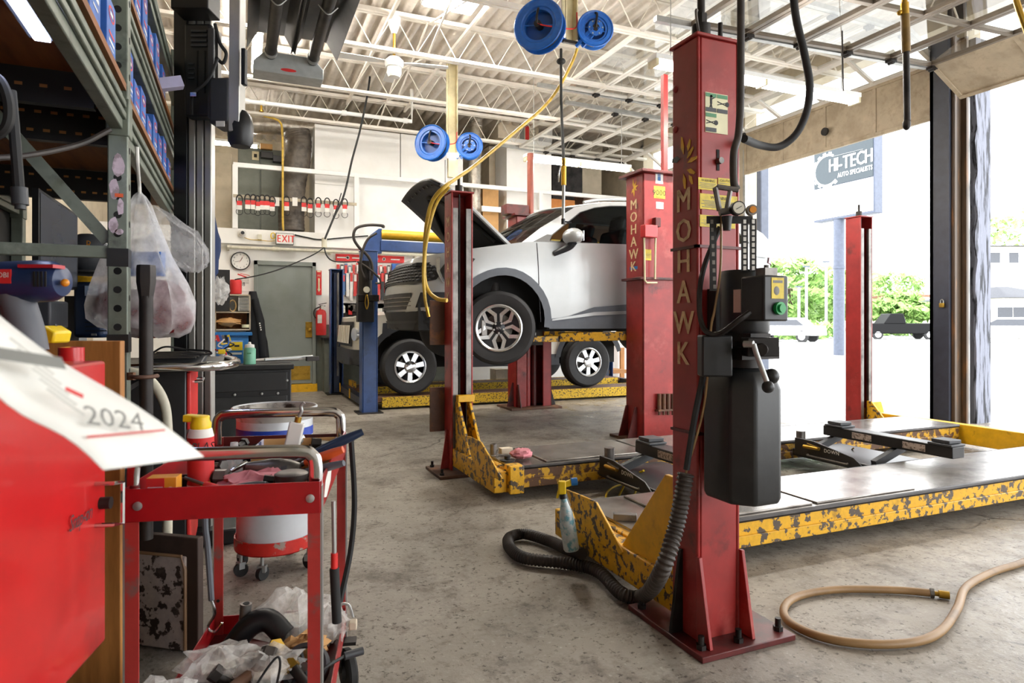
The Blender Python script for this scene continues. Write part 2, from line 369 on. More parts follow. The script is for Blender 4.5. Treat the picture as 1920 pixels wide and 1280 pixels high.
def floor_mat():
    mt, nt, N, L = nodes('stained garage concrete')
    out = N('ShaderNodeOutputMaterial'); b = N('ShaderNodeBsdfPrincipled'); L(b.outputs[0], out.inputs[0]); tc = N('ShaderNodeTexCoord')
    def noise(s, det=8, ro=.65, w=None):
        n = N('ShaderNodeTexNoise'); n.inputs['Scale'].default_value = s; n.inputs['Detail'].default_value = det; n.inputs['Roughness'].default_value = ro; L(w or tc.outputs['Object'], n.inputs['Vector']); return n.outputs['Fac']
    def rg(f, a, z, o0=0., o1=1.):
        q = N('ShaderNodeMapRange'); L(f, q.inputs['Value'])
        for k, x in (('From Min', a), ('From Max', z), ('To Min', o0), ('To Max', o1)): q.inputs[k].default_value = x
        return q.outputs[0]
    def mix(f, a, z):
        q = N('ShaderNodeMix'); q.data_type = 'RGBA'; L(f, q.inputs['Factor'])
        for i, k in ((6, a), (7, z)):
            if isinstance(k, tuple): q.inputs[i].default_value = k
            else: L(k, q.inputs[i])
        return q.outputs[2]
    def math_(op, a, c):
        q = N('ShaderNodeMath'); q.operation = op
        for i, k in ((0, a), (1, c)):
            if isinstance(k, (int, float)): q.inputs[i].default_value = k
            else: L(k, q.inputs[i])
        return q.outputs[0]
    base = mix(rg(noise(1.1), .3, .7), col('#7f786d'), col('#a59e93'))
    base = mix(rg(noise(3.2, 10, .75), .48, .68, 0, .9), base, col('#544a40'))
    base = mix(rg(noise(8, 10, .75), .54, .68, 0, .75), base, col('#463b32'))
    base = mix(rg(noise(48, 5, .7), .6, .72, 0, .55), base, col('#c6c0b5'))
    base = mix(rg(noise(46, 4, .65), .58, .66, 0, .85), base, col('#3f352c'))
    vo = N('ShaderNodeTexVoronoi'); vo.feature = 'DISTANCE_TO_EDGE'; vo.inputs['Scale'].default_value = .42
    nz = N('ShaderNodeTexNoise'); nz.inputs['Scale'].default_value = 2.2; L(tc.outputs['Object'], nz.inputs['Vector'])
    ad = N('ShaderNodeVectorMath'); ad.operation = 'MULTIPLY_ADD'; L(nz.outputs['Color'], ad.inputs[0]); ad.inputs[1].default_value = (.35, .35, 0); L(tc.outputs['Object'], ad.inputs[2]); L(ad.outputs[0], vo.inputs['Vector'])
    crack = rg(vo.outputs['Distance'], .0, .006, 1, 0)
    base = mix(math_('MULTIPLY', crack, rg(noise(.8), .5, .6)), base, col('#2c241e'))
    L(base, b.inputs['Base Color'])
    # worn smoother and damp towards the big door on the right-hand side
    sx = N('ShaderNodeSeparateXYZ'); L(tc.outputs['Object'], sx.inputs[0])
    damp = math_('MULTIPLY', rg(sx.outputs['X'], -1.6, 1.6), rg(noise(5, 8, .7), .35, .65))
    L(rg(damp, 0, 1, .6, .15), b.inputs['Roughness']); L(rg(damp, 0, 1, .4, 1.0), b.inputs['Specular IOR Level'])
    bp = N('ShaderNodeBump'); bp.inputs['Strength'].default_value = .35; bp.inputs['Distance'].default_value = .012
    L(math_('ADD', noise(14, 8, .7), math_('MULTIPLY', noise(55, 3, .6), .5)), bp.inputs['Height']); L(bp.outputs[0], b.inputs['Normal'])
    return mt
floor_m = floor_mat()
ground_m = mk('pale pavement', '#b9b9b6', .85, c2='#a8a7a2', sc=.4, lo=.45, hi=.7)
SKY, EXPO = 5.0, 0.5
# ================================================================ the setting
YB = 11.35          # back wall
XR = 7.7            # door wall
ZC = 5.0            # deck underside
struct('floor', M().box((-2.2, -4.2, -.12), (7.95, 15.2, 0)), floor_m)
struct('ground', M().box((7.95, -90, -.2), (170, 120, -.03)), ground_m)
struct('wall_back', M().box((-2.0, YB, 0), (7.6, YB+.15, 2.42)), white_wall)
struct('wall_left', M().box((-2.1, -4, 0), (-2.0, 15, ZC+.06)), beige_wall)
struct('wall_mezzanine', M().box((-2.0, 14.6, 2.66), (7.7, 14.7, ZC+.06)), beige_wall)
fm = M().box((-2.0, YB-.12, 2.42), (7.6, 14.6, 2.66)); struct('trim_1', fm, white_wall)           # mezzanine edge beam
# front wall behind the camera, its unseen opening added to let in fill light
wf = M().box((-2.1, -4.1, 0), (2.8, -4, ZC+.06)).box((2.8, -4.1, 3.4), (7.7, -4, ZC+.06)).box((7.2, -4.1, 0), (7.7, -4, 3.4))
struct('wall_front', wf, white_wall)
wr = M()
for y0, y1 in ((-4.1, -3.4), (1.0, 1.4), (8.3, 8.55), (YB-.15, 15)): wr.box((XR, y0, 0), (XR+.25, y1, ZC+.06))
wr.box((XR, -3.4, 4.66), (XR+.25, YB, ZC+.06))
wr.box((XR, 4.78, 2.4), (XR+.25, 5.0, ZC))
struct('wall_right', wr, beige_wall)
# jamb between the two bays: dark steel channel and weathered timber outside it
jm = M()
jm.box((7.42, 4.80, 0), (7.46, 5.02, 4.4)).box((7.42, 4.98, 0), (7.62, 5.02, 4.4))
struct('trim_2', jm, navy_jamb)
jm = M().box((7.46, 4.76, 0), (7.50, 4.80, 4.4)).box((7.50, 4.78, 0), (7.72, 4.82, 4.4)).box((7.60, 4.72, 0), (7.64, 4.80, 4.4)).box((7.55, 4.82, 0), (7.72, 4.97, 4.4))
struct('trim_3', jm, brown_jamb, bev=.004)
wv = M(); n = 26
prev = None; vs = []; fs = []
for i in range(n+1):
    z = 4.4*i/n; w = .018*sin(i*1.9)+.012*sin(i*4.1+1)
    for a, b2 in ((7.74+w, 4.70), (8.0, 4.70), (8.0, 4.92), (7.74+w, 4.92)): vs.append((a, b2, z))
    if i:
        for k in range(4): fs.append(((i-1)*4+k, (i-1)*4+(k+1) % 4, i*4+(k+1) % 4, i*4+k))
fs.append((3, 2, 1, 0)); fs.append(tuple(n*4+k for k in range(4)))
struct('trim_4', wv.add(vs, fs), wood_weather)
pl = thing('hanging_padlock', 'small brass padlock hanging on the dark door jamb', 'padlock', X(1766, 572, 7.41))
p0 = X(1766, 572, 7.40)
link('lock_body', M().ob(p0, (.03, .05, .05), EX, EY), brass, pl, bev=.004)
link('shackle', M().tube([p0+V((0, -.016, .02)), p0+V((0, -.016, .05)), p0+V((0, 0, .066)), p0+V((0, .016, .05)), p0+V((0, .016, .02))], .005, 6, 3), galv, pl)

# corrugated deck
prof = []; x = -2.1; per = .19
while x < 7.9:
    prof += [(x, ZC), (x+.085, ZC), (x+.115, ZC+.05), (x+.16, ZC+.05)]; x += per
prof.append((x, ZC)); cm = M(); vs = []
for yy in (-4.1, 15): vs += [(a, yy, b2) for a, b2 in prof]
k = len(prof); cm.add(vs, [(i, i+1, k+i+1, k+i) for i in range(k-1)])
struct('ceiling', cm, cream_dirty, solid=.01)

# open-web roof joists, running left to right
for yj in (11.12, 9.5, 7.9, 6.3, 4.7, 3.1, 1.5, -.1, -1.7, -3.2):
    j = M(); zt, zb = ZC-.05, ZC-.5
    for dy in (-.03, .03):
        j.box((-2, yj+dy-.022, zt-.02), (7.7, yj+dy+.022, zt+.03)); j.box((-2, yj+dy-.02, zb-.02), (7.7, yj+dy+.02, zb+.02))
    pts = []; x = -2; up = 0
    while x < 7.7:
        pts.append((x, yj, zb if up else zt)); up = 1-up; x += .27
    j.tube(pts, .011, 6)
    struct('roof_beam', j, cream)
for xb in (1.72, 2.72, 5.2, -.6):     # bridging along the bay
    struct('roof_beam', M().bar((xb, -4, ZC-.09), (xb, 11.3, ZC-.09), .035, .05), cream)
for xb in (2.2, 5.9):
    b2 = M(); 
    for i in range(8):
        y0 = -1.7+1.6*i; b2.bar((xb, y0, ZC-.07), (xb, y0+1.6, ZC-.48), .02).bar((xb+.03, y0, ZC-.48), (xb+.03, y0+1.6, ZC-.07), .02)
    struct('roof_beam', b2, cream)
# ---------------------------------------------------------------- overhead doors
def sect(p, q): u = V((q[0]-p[0], 0, q[1]-p[1])); return u.normalized(), u.length
def overhead_door(name, y0, y1, prof, solid, cols, rm_out, ztrack=True):
    root = bpy.data.objects.new(name, None); COL.objects.link(root); root.location = (XR, (y0+y1)/2, 0); root['kind'] = 'structure'; WL[root] = V((XR, (y0+y1)/2, 0))
    for i in range(len(prof)-1):
        p, q = prof[i], prof[i+1]; u, L = sect(p, q); a = V((p[0], y0, p[1])); n = u.cross(EY)
        fr = M(); g = .003
        W = y1-y0; mid = a + u*(L/2) + EY*(W/2)
        for s0 in (.025+g, L-.025-g): fr.ob(a+u*s0+EY*(W/2), (W, .05, .045), EY, u)
        for c in range(cols+1):
            yy = .025 + (W-.05)*c/cols; fr.ob(a+u*(L/2)+EY*yy, (.05, L-.1, .04), EY, u)
        s = link('door_section', fr, rm_out if i not in solid else panel_door, root, bev=.003, seg=1)
        for c in range(cols):
            w = (W-.05)/cols - .05; yy = .025+(W-.05)*(c+.5)/cols
            if i in solid: link('panel', M().ob(a+u*(L/2)+EY*yy, (w, L-.1, .012), EY, u), panel_door, s)
            else:
                c0 = a+u*(L/2)+EY*yy; e = EY*(w/2); f2 = u*(L/2-.05)
                link('pane', M().quad(c0-e-f2, c0+e-f2, c0+e+f2, c0-e+f2), glass_pane, s)
        if i:
            for yy in (y0+.02, y1-.02):
                c0 = V((p[0], yy, p[1])) + n*(.04 if n.z < 0 else -.04)
                link('hinge', M().ob(c0, (.07, .09, .03), EY, u).cyl(c0+V((0,-.03,-.015)), c0+V((0,.03,-.015)), .02, n=8), steel_dark, root)
    for yy in (y0-.045, y1+.045):
        pts = [(a, yy, b2) for a, b2 in prof[1:]]
        tr = M(); pts = [V(t2) for t2 in pts]; pts[-1] = pts[-1] + V((-.35, 0, 0))
        tr.tube(pts, .036, 4); 
        tr.bar((XR-.03, yy, 0), (XR-.03, yy, prof[1][1]-.25), .05, .05)
        link('track', tr, galv, root)
    return root
def hz(x0, z0, x1, z1, n): return [(x0+(x1-x0)*i/n, z0+(z1-z0)*i/n) for i in range(n+1)]
dA = overhead_door('door_2', 5.08, 8.22, [(7.62, 3.56)]+[(7.62, 4.24)]+hz(7.08, 4.5, 4.25, 4.52, 5), {0}, 4, door_rail_white)
dB = overhead_door('door_3', 1.45, 4.72, [(7.50, 3.68)]+hz(6.98, 3.97, 3.75, 3.84, 5), {0}, 4, door_rail)
dC = overhead_door('door_4', 8.62, 11.1, [(7.62, 3.4)]+[(7.62, 4.05)]+hz(7.1, 4.40, 4.85, 4.45, 4), {0}, 3, door_rail_white)
pr = X(1548, 247, 7.57); link('peephole', M().cyl(pr, pr+V((-.03, 0, 0)), .055, n=20), steel_dark, dA, label='round dark peephole')
# ---------------------------------------------------------------- exit door in the back wall
ya = YB-.06
def bx(px0, py0, px1, py1, y): a, b2 = Y(px0, py0, y), Y(px1, py1, y); return a, b2
root = bpy.data.objects.new('door_1', None); COL.objects.link(root); root['kind'] = 'structure'
a = Y(484, 497, ya); b2 = Y(583, 727, ya); root.location = (a.x, ya, 0); WL[root] = V(root.location)
xl, xr_ = Y(476, 600, ya).x, Y(592, 600, ya).x; zt = Y(530, 490, ya).z; dl, dr = Y(483, 600, ya).x, Y(585, 600, ya).x
link('frame', M().box((xl, ya-.04, 0), (dl, YB, zt)).box((dr, ya-.04, 0), (xr_, YB, zt)).box((xl, ya-.04, zt-.07), (xr_, YB, zt)), grey_door, root, bev=.004)
link('slab', M().box((dl, ya-.005, .14), (dr, YB, zt-.07)), grey_door, root)
link('threshold', M().box((dl-.05, ya-.06, 0), (xr_+.02, YB, .13)), yellow, root, label='yellow painted step')
k0 = Y(579, 618, ya-.02); pl_ = link('lock_plate', M().ob(k0, (.105, .01, .26), EX, EY), brass, root, bev=.003); link('knob', M().sph(k0+V((.01, -.05, .0)), .034), brass, pl_)
k1 = Y(552, 699, ya-.02); link('kick_plate', M().box((dl+.06, ya-.012, .2), (dr-.03, ya-.004, .43)), brass, root)
struct('trim_5', M().box((xr_, YB-.03, .0), (Y(650, 600, YB).x, YB, 1.12)), grey_locker)      # grey dado below the extinguisher
# mezzanine guard rail and partitions ----------------------------------------
yr = YB-.1
rl = thing('guard_rail', 'white painted guard rail along the edge of the mezzanine', 'railing', (2.6, yr, 2.66))
zr = Y(500, 314, yr).z; xs = Y(437, 330, yr).x
link('top_rail', M().bar((xs, yr, zr), (7.3, yr, zr), .06, .075), white, rl, bev=.005)
zm = Y(960, 395, yr).z
link('mid_rail', M().bar((Y(903, 390, yr).x, yr, zm), (7.3, yr, zm), .05, .1), white, rl, bev=.005)
for px in (441, 668, 1013):
    xx = Y(px, 400, yr).x; link('post', M().box((xx-.04, yr-.04, 2.66), (xx+.04, yr+.04, zr)), white, rl, bev=.004)
zk = Y(500, 372, yr).z
link('belt_rail', M().bar((xs, yr-.03, zk), (Y(668, 380, yr).x, yr-.03, zk), .03, .05), beige_wall, rl)
# white partition box on the mezzanine (front and its shaded left side)
yp = YB+.12
def part_box(name, label, cat, px0, px1, pyt, z0, depth, mt, y=yp, group=None, bev=.004):
    x0, x1 = Y(px0, pyt, y).x, Y(px1, pyt, y).x; zt = Y((px0+px1)/2, pyt, y).z
    return one(name, M().box((x0, y, z0), (x1, y+depth, zt)), mt, label, cat, group, bev=bev)
wb = thing('partition_wall', 'white panelled partition standing on the mezzanine behind the belt rack', 'partition', (Y(720, 400, yp).x, yp, 2.66))
x0, x1, x2 = Y(590, 300, yp).x, Y(751, 300, yp).x, Y(868, 300, yp).x; zt = Y(600, 233, yp).z
link('panel', M().box((x0, yp, 2.66), (x1-.008, yp+.9, zt)), white_panel, wb, bev=.004)
link('panel', M().box((x1+.008, yp, 2.66), (x2, yp+.9, zt)), white_panel, wb, bev=.004)
link('batten', M().box((x0, yp-.02, zt-1.02), (x2, yp, zt-.86)), white_panel, wb, bev=.003)
link('batten', M().box((Y(668, 380, yp).x, yp-.02, zk-.02), (x2, yp, zk+.06)), white_panel, wb, bev=.003)
link('panel', M().box((Y(672, 340, yp).x, yp-.03, 2.66), (x2, yp, 3.72)), white_panel, wb, bev=.004)
wb2 = thing('partition_wall', 'white partition standing on the mezzanine behind the brown hanging pipe', 'partition', (Y(990, 400, yp).x, yp, 2.66))
x0, x1 = Y(950, 300, yp).x, Y(1034, 300, yp).x; link('panel', M().box((x0, yp, 2.66), (x1, yp+.6, Y(990, 262, yp).z)), white_panel, wb2, bev=.004)
link('stile', M().box((Y(1008, 380, yp).x, yp-.03, 2.66), (Y(1014, 380, yp).x, yp, 3.6)), beige_wall, wb2)
part_box('cabinet', 'tall beige cabinet on the mezzanine next to the silver duct', 'cabinet', 917, 944, 275, 2.66, .5, beige_wall, yp+.62)
part_box('cabinet', 'tall beige metal cabinet on the mezzanine beside the aluminium camera post', 'cabinet', 400, 434, 287, 2.66, .5, beige_wall, yp+.6)
lk = thing('locker', 'grey green metal locker on the mezzanine above the exit sign', 'locker', (Y(470, 400, yp+.6).x, yp+.6, 2.66))
x0, x1, x2 = Y(446, 300, yp+.6).x, Y(488, 300, yp+.6).x, Y(530, 300, yp+.6).x
link('body', M().box((x0, yp+.6, 2.66), (x2, yp+1.1, Y(470, 277, yp+.6).z)), grey_locker, lk)
link('door', M().box((x0+.01, yp+.57, 2.7), (x1-.01, yp+.6, Y(470, 282, yp+.6).z)), grey_locker, lk, bev=.005)
link('door', M().box((x1+.01, yp+.57, 2.7), (x2-.01, yp+.6, Y(500, 306, yp+.6).z)), grey_locker, lk, bev=.005)
c0 = Y(479, 292, yp+.56); link('handle_frame', M().box(c0+V((-.055, -.01, -.075)), c0+V((.055, 0, .075))), beige_post, lk, label='small cream frame'); 
link('slot', M().box(c0+V((-.025, -.013, -.03)), c0+V((.025, -.01, .03))), dark_gap, lk)
for (px0, px1, pyt, pyb, mt, nm, lb, ct) in ((488, 511, 268, 280, cardboard, 'carton', 'small cardboard carton above the grey locker on the mezzanine', 'box'), (489, 512, 283, 297, black, 'case', 'black case on the mezzanine beside the dark vent duct', 'case'), (512, 530, 290, 304, charcoal, 'case', 'charcoal case behind the yellow conduit on the mezzanine', 'case')):
    a, b2 = Y(px0, pyt, yp+.5), Y(px1, pyb, yp+.5); one(nm, M().box((a.x, yp+.5, b2.z), (b2.x, yp+.56+.2, a.z)), mt, lb, ct, bev=.006)
# ducts
dv = [Y(556, 246, YB+.3), Y(560, 265, YB+.3), Y(558, 300, YB+.3), Y(549, 345, YB+.3), Y(546, 400, YB+.3), Y(547, 433, YB+.3)]
vd = crom(dv, 14)
one('vent_duct', M().tube(vd, .215, 18, rf=lambda t: 1+.02*sin(t*130)), duct_dark, 'fat grey brown flexible duct standing on the mezzanine', 'duct')
one('vent_duct', M().tube([Y(440, 232, YB+.55), Y(520, 236, YB+.55), Y(590, 242, YB+.55)], .15, 16, 12, rf=lambda t: 1+.03*sin(t*60)), duct_silver, 'silvery flexible duct running level under the roof above the dark duct', 'duct')
sd = [Y(884, 215, YB+.2), Y(893, 228, YB+.2), Y(892, 260, YB+.2), Y(890, 330, YB+.2), Y(891, 432, YB+.2)]
one('vent_duct', M().tube(sd, .12, 16, 16, rf=lambda t: 1+.035*sin(t*170)), duct_silver, 'crinkled silver foil duct rising behind the raised bonnet', 'duct')
for px0, px1, pyt, z0, mt, lb in ((905, 935, 350, 2.66, cardboard, 'tall tan cardboard box on the mezzanine behind the raised bonnet'), (1034, 1078, 374, 2.66, card_orange, 'orange brown box on the mezzanine above the car windscreen'), (1094, 1152, 364, 2.66, rust_steel, 'wide brown board box on the mezzanine above the car roof')):
    part_box('carton', lb, 'box', px0, px1, pyt, z0, .4, mt, yp+.05)
part_box('shelf_cabinet', 'dark open cabinet behind the orange brown box on the mezzanine', 'cabinet', 1036, 1092, 305, 2.66, .6, steel_dark, yp+.6)
part_box('cabinet', 'pale grey cabinet on the mezzanine behind the wide brown board', 'cabinet', 1092, 1128, 300, 2.66, .5, beige_wall, yp+.6)
cb = thing('water_heater_box', 'long pale carton with red and grey marks lying on top of the tall mezzanine partition', 'box', Y(970, 262, yp+.1))
a, b2 = Y(934, 229, yp+.1), Y(1010, 262, yp+.1); z0 = Y(990, 262, yp).z+.002
bxo = link('carton', M().box((a.x, yp+.1, z0), (b2.x, yp+.6, z0+.34)), card_white, cb, bev=.005)
c0 = V((b2.x-.22, yp+.098, z0+.17)); link('mark', M().ob(c0+V((-.14, 0, 0)), (.1, .004, .3), EX, EY), ink_grey, cb); link('mark', M().ob(c0+V((-.03, 0, 0)), (.08, .004, .3), EX, EY), label_red, cb)
bt = M()
for i in range(4): bt.ob(c0+V((.09, 0, -.1+.06*i)), (.12, .004, .008), EX, EY)
for i in range(4): bt.ob(c0+V((.03+.04*i, 0, -.01)), (.006, .004, .19), EX, EY)
link('printed_grid', bt, ink_grey, cb)
# sprinkler and conduit pipes
zp = D(612, 209, 10.1).z; yq = 10.4
sp = thing('sprinkler_pipe', 'white sprinkler pipe running under the roof joists over the mezzanine edge', 'pipe', (1.2, yq, zp))
xe = Y(772, 228, yq).x
link('pipe', M().tube([(-1.8, yq, zp), (xe, yq, zp), (xe, yq, ZC-.02)], .032, 10), white, sp)
for px in (463, 492, 645, 760): 
    q = Y(px, 205, yq); link('fitting', M().cyl((q.x-.035, yq, zp), (q.x+.035, yq, zp), .044, n=12), white, sp)
q = Y(490, 200, yq); link('sprinkler_head', M().cyl((q.x, yq, zp), (q.x, yq, zp-.12), .018, n=8).cyl((q.x, yq, zp-.12), (q.x, yq, zp-.135), .035, n=12), brass, sp)
pp = thing('wall_pipe', 'ivory pipe running along the back wall above the exit door', 'pipe', Y(430, 464, YB-.16))
a, b2 = Y(426, 463, YB-.16), Y(828, 475, YB-.16); zz = a.z
link('pipe', M().cyl(a, (b2.x, a.y, zz), .028, n=10), ivory_pipe, pp)
for px in (517,): q = Y(px, 468, YB-.16); link('coupling', M().cyl((q.x-.05, q.y, zz), (q.x+.05, q.y, zz), .04, n=10), ivory_pipe, pp)
for px in (428, 620, 780): q = Y(px, 468, YB-.16); link('bracket', M().box((q.x-.015, q.y, zz-.04), (q.x+.015, YB-.001, zz+.04)), ivory_pipe, pp)
# ================================================================ near four-post lift
L4 = thing('car_lift', 'low red four-post car lift with two chipped yellow runways near the big doors', 'car lift', (3.6, 3.36, 0))
def post(root, x0, x1, y0, y1, zt, opn, mt, rails=True, bev=.006):
    t = .014; m = M()
    yo = y1 if opn < 0 else y0            # closed wall
    m.box((x0, y0, 0), (x0+t, y1, zt)).box((x1-t, y0, 0), (x1, y1, zt))
    m.box((x0+t, yo-(t if opn < 0 else 0), 0), (x1-t, yo+(0 if opn < 0 else t), zt))
    p = link('post', m, mt, root, bev=bev)
    link('top_plate', M().box((x0-.008, y0-.008, zt), (x1+.008, y1+.008, zt+.012)), mt, p, bev=.003)
    if rails:
        yi = y0 if opn < 0 else y1; s = 1 if opn < 0 else -1
        for xa, xb in ((x0+t, x0+t+.04), (x1-t-.04, x1-t)):
            ya_, yb_ = sorted((yi+.001*s, yi+.03*s)); link('slide_rail', M().box((xa, ya_, .02), (xb, yb_, zt-.12)), steel_mid, p)
        yc_ = yo + (-.03 if opn < 0 else .03); link('lock_strip', M().box(((x0+x1)/2-.02, yc_-.014, .05), ((x0+x1)/2+.02, yc_+.014, zt-.15)), steel_dark, p)
        link('lift_cable', M().cyl(((x0+x1)/2, (y0+y1)/2-.02*s, .3), ((x0+x1)/2, (y0+y1)/2-.02*s, zt), .008, n=6), steel_dark, p)
    return p
pN = post(L4, 1.50, 1.692, 1.85, 1.995, 2.17, 1, red_lift)
pF = post(L4, 1.50, 1.675, 4.72, 4.90, 2.15, -1, red_lift)
pR = post(L4, 5.93, 6.11, 4.74, 4.92, 2.25, -1, red_lift)
def plate(root, poly, mt=steel_dark, t=.022):
    return link('base_plate', M().prism(poly, (0, 0, 0), EX, EY, t), mt, root, bev=.003)
plate(L4, [(1.44, 1.75), (1.86, 1.75), (1.86, 2.20), (1.44, 2.20)], red_dark)
plate(L4, [(1.36, 4.55), (1.70, 4.55), (1.70, 4.95), (1.36, 4.95)], rust_steel)
plate(L4, [(5.85, 4.58), (6.12, 4.58), (6.12, 4.98), (5.85, 4.98)], rust_steel)
def bolt(root, x, y, z=.022, r=.018):
    b = link('bolt', M().cyl((x, y, z), (x, y, z+.016), r, n=6).cyl((x, y, z+.016), (x, y, z+.045), r*.6, n=10), steel_dark, root); return b
for x, y in ((1.475, 1.80), (1.63, 1.79), (1.825, 1.80), (1.47, 2.15), (1.39, 4.60), (1.40, 4.90), (1.66, 4.60)): bolt(L4, x, y)
def gusset(root, o, u, hh, w, mt):
    link('gusset', M().prism([(0, 0), (w, 0), (w*.72, hh*.35), (w*.22, hh), (0, hh)], o, u, EZ, .014), mt, root, bev=.002)
gusset(L4, (1.507, 1.85, .022), -EY, .30, .075, red_lift)
gusset(L4, (1.70, 1.85, .022), -EY, .30, .07, red_lift)
gusset(L4, (1.692, 1.90, .022), EX, .30, .10, red_lift)
gusset(L4, (1.50, 1.93, .022), -EX, .3, .055, steel_dark)
gusset(L4, (1.50, 4.80, .022), -EX, .3, .06, red_lift)
# vertical lettering and marks on the near post (face towards -X)
def vlet(parent, st, x, y, z0, pitch, hgt, mt, wx=.95):
    m = M()
    for i, ch in enumerate(st): m.text(ch, (x, y, z0-i*pitch), -EY, EZ, hgt, wx=wx, bold=.03)
    return link('lettering', m, mt, parent)
zM = X(1285, 395, 1.5).z; zK = X(1285, 683, 1.5).z
vlet(pN, 'MOHAWK', 1.4995, 1.925, zM, (zM-zK)/5, .082, letter_cream, .92)
zO = Y(842, 490, 4.8).z; vlet(pF, 'MOHAWK', 1.4995, 4.80, Y(842, 425, 4.8).z, .117, .075, letter_cream, .9)
hk = M(); c0 = V((1.498, 1.925, X(1283, 305, 1.5).z))
for i, (a, l, dx, dz) in enumerate(((100, .07, .0, .03), (45, .05, .02, .01), (10, .055, .022, -.005), (-25, .05, .02, -.03), (-80, .06, .0, -.04), (-60, .045, .03, -.05), (75, .045, .025, .035))):
    u = V((0, -cos(rad(a)), sin(rad(a)))); w = V((0, sin(rad(a)), cos(rad(a)))); o = c0 + V((0, -dx, dz))
    hk.prism([(0, 0), (l*.4, .010), (l, .002), (l*.9, -.006), (l*.4, -.008)], o, u, w, .001)
link('emblem', hk, yellow, pN, label='yellow bird emblem')
link('emblem_head', M().prism([(0, .0), (.02, .014), (.045, .01), (.05, -.004), (.02, -.012)], c0+V((0, .02, .02)), EY, EZ, .001), charcoal, pN)
def sticker(parent, px0, py0, px1, py1, y, mt, lines=4, name='sticker', head=None, inkm=None, lbl=None, th=.0015, rows=None):
    a = Y(px0, py0, y); b2 = Y(px1, py1, y); w = abs(b2.x-a.x); hh = abs(a.z-b2.z)
    s = link(name, M().box((min(a.x, b2.x), y-th, b2.z), (max(a.x, b2.x), y, a.z)), mt, parent, label=lbl)
    cx = (a.x+b2.x)/2
    if head: link('heading', M().text(head, (cx, y-th, a.z-hh*.32), EX, EZ, hh*.2), inkm or ink, s)
    m = M()
    for i in range(lines):
        zz = a.z - hh*(.45+.5*i/lines); m.ob((cx-w*.02*(i % 3), y-th-.0006, zz), (w*(.86-.1*(i % 2)), .001, hh*.035), EX, EY)
    if lines: link('printing', m, inkm or ink_grey, s)
    return s
yf = 1.849
s = sticker(pN, 1322, 172, 1364, 253, yf, label_cream, 0, 'placard', lbl='cream safety placard with green headings')
a = Y(1322, 172, yf); b2 = Y(1364, 253, yf); w, hh = b2.x-a.x, a.z-b2.z
for i in range(2):
    for j in range(2):
        xx = a.x+w*(.02+.5*i); zz = a.z-hh*(.02+.5*j)
        if not (i and j):
            link('heading_band', M().box((xx, yf-.003, zz-hh*.09), (xx+w*.46, yf-.0016, zz)), label_green, s)
            link('caption_band', M().box((xx, yf-.003, zz-hh*.46), (xx+w*.46, yf-.0016, zz-hh*.36)), charcoal, s)
            c1 = V((xx+w*.23, yf-.002, zz-hh*.22))
            pg = M()
            if i == 0 and j == 0: pg.cyl(c1+V((0, 0, .02)), c1+V((0, -.001, .02)), .006, n=10).bar(c1+V((0,0,.014)), c1+V((0,0,-.006)), .009, .001, up=EY).bar(c1+V((0,0,-.006)), c1+V((-.008,0,-.028)), .005, .001, up=EY).bar(c1+V((0,0,-.006)), c1+V((.006,0,-.028)), .005, .001, up=EY).bar(c1+V((0,0,.01)), c1+V((.018,0,.02)), .004, .001, up=EY)
            else:
                for sg in (-1, 1): pg.bar(c1+V((-.022, 0, sg*.006)), c1+V((.022, 0, -sg*.006)), .003, .001, up=EY)
                pg.cyl(c1+V((.022, 0, 0)), c1+V((.022, -.001, 0)), .009, n=10)
            link('pictogram', pg, ink, s)
sticker(pN, 1309, 332, 1344, 358, yf, label_yellow, 4, head='WARNING')
sticker(pN, 1346, 333, 1375, 358, yf, label_yellow, 3, head='CAUTION')
sticker(pN, 1312, 362, 1382, 397, yf, label_yellow, 5, head='WARNING')
sticker(pN, 1312, 402, 1378, 429, yf, label_yellow, 4)
c0 = Y(1346, 300, yf); link('slot', M().ob(c0, (.012, .004, .075), EX, EY), dark_gap, pN); link('slot_bolt', M().cyl(c0+V((0, 0, -.005)), c0+V((0, -.02, -.005)), .012, n=8), steel_mid, pN)
for pz in (465, 808): 
    zz = X(1285, pz, 1.5).z; link('weld_band', M().box((1.492, 1.842, zz-.005), (1.70, 1.86, zz+.005)).box((1.492, 1.842, zz-.005), (1.505, 1.995, zz+.005)), red_dark, pN)
for pz in (170, 245): zz = X(1262, pz, 1.5).z; link('rivet', M().sph((1.498, 1.975, zz), (.006, .014, .014), 8, 6), red_lift, pN)
ct = V((1.565, 1.91, 2.18)); link('cable_end', M().cyl(ct, ct+V((0, 0, .06)), .034, n=16).cyl(ct+V((0, 0, .06)), ct+V((0, 0, .10)), .022, n=6).cyl(ct+V((0, 0, .10)), ct+V((0, 0, .16)), .014, n=10), steel_dark, pN)
link('threaded_rod', M().cyl((1.645, 1.90, 2.18), (1.645, 1.90, 2.26), .009, n=10).cyl((1.645, 1.90, 2.18), (1.645, 1.90, 2.20), .018, n=6), steel_dark, pN)
link('hook', M().tube([(1.515, 1.86, 2.18), (1.50, 1.855, 2.23), (1.498, 1.855, 2.26), (1.507, 1.86, 2.262)], .005, 6, 4), steel_mid, pN)
for (pa, pt) in ((pR, (6.02, 4.83, 2.262)), (pF, (1.59, 4.81, 2.162))):
    zt = pt[2]; link('cable_end', M().cyl((pt[0], pt[1], zt), (pt[0], pt[1], zt+.06), .03, n=12).cyl((pt[0], pt[1], zt+.06), (pt[0], pt[1], zt+.13), .012, n=10), steel_dark, pa)
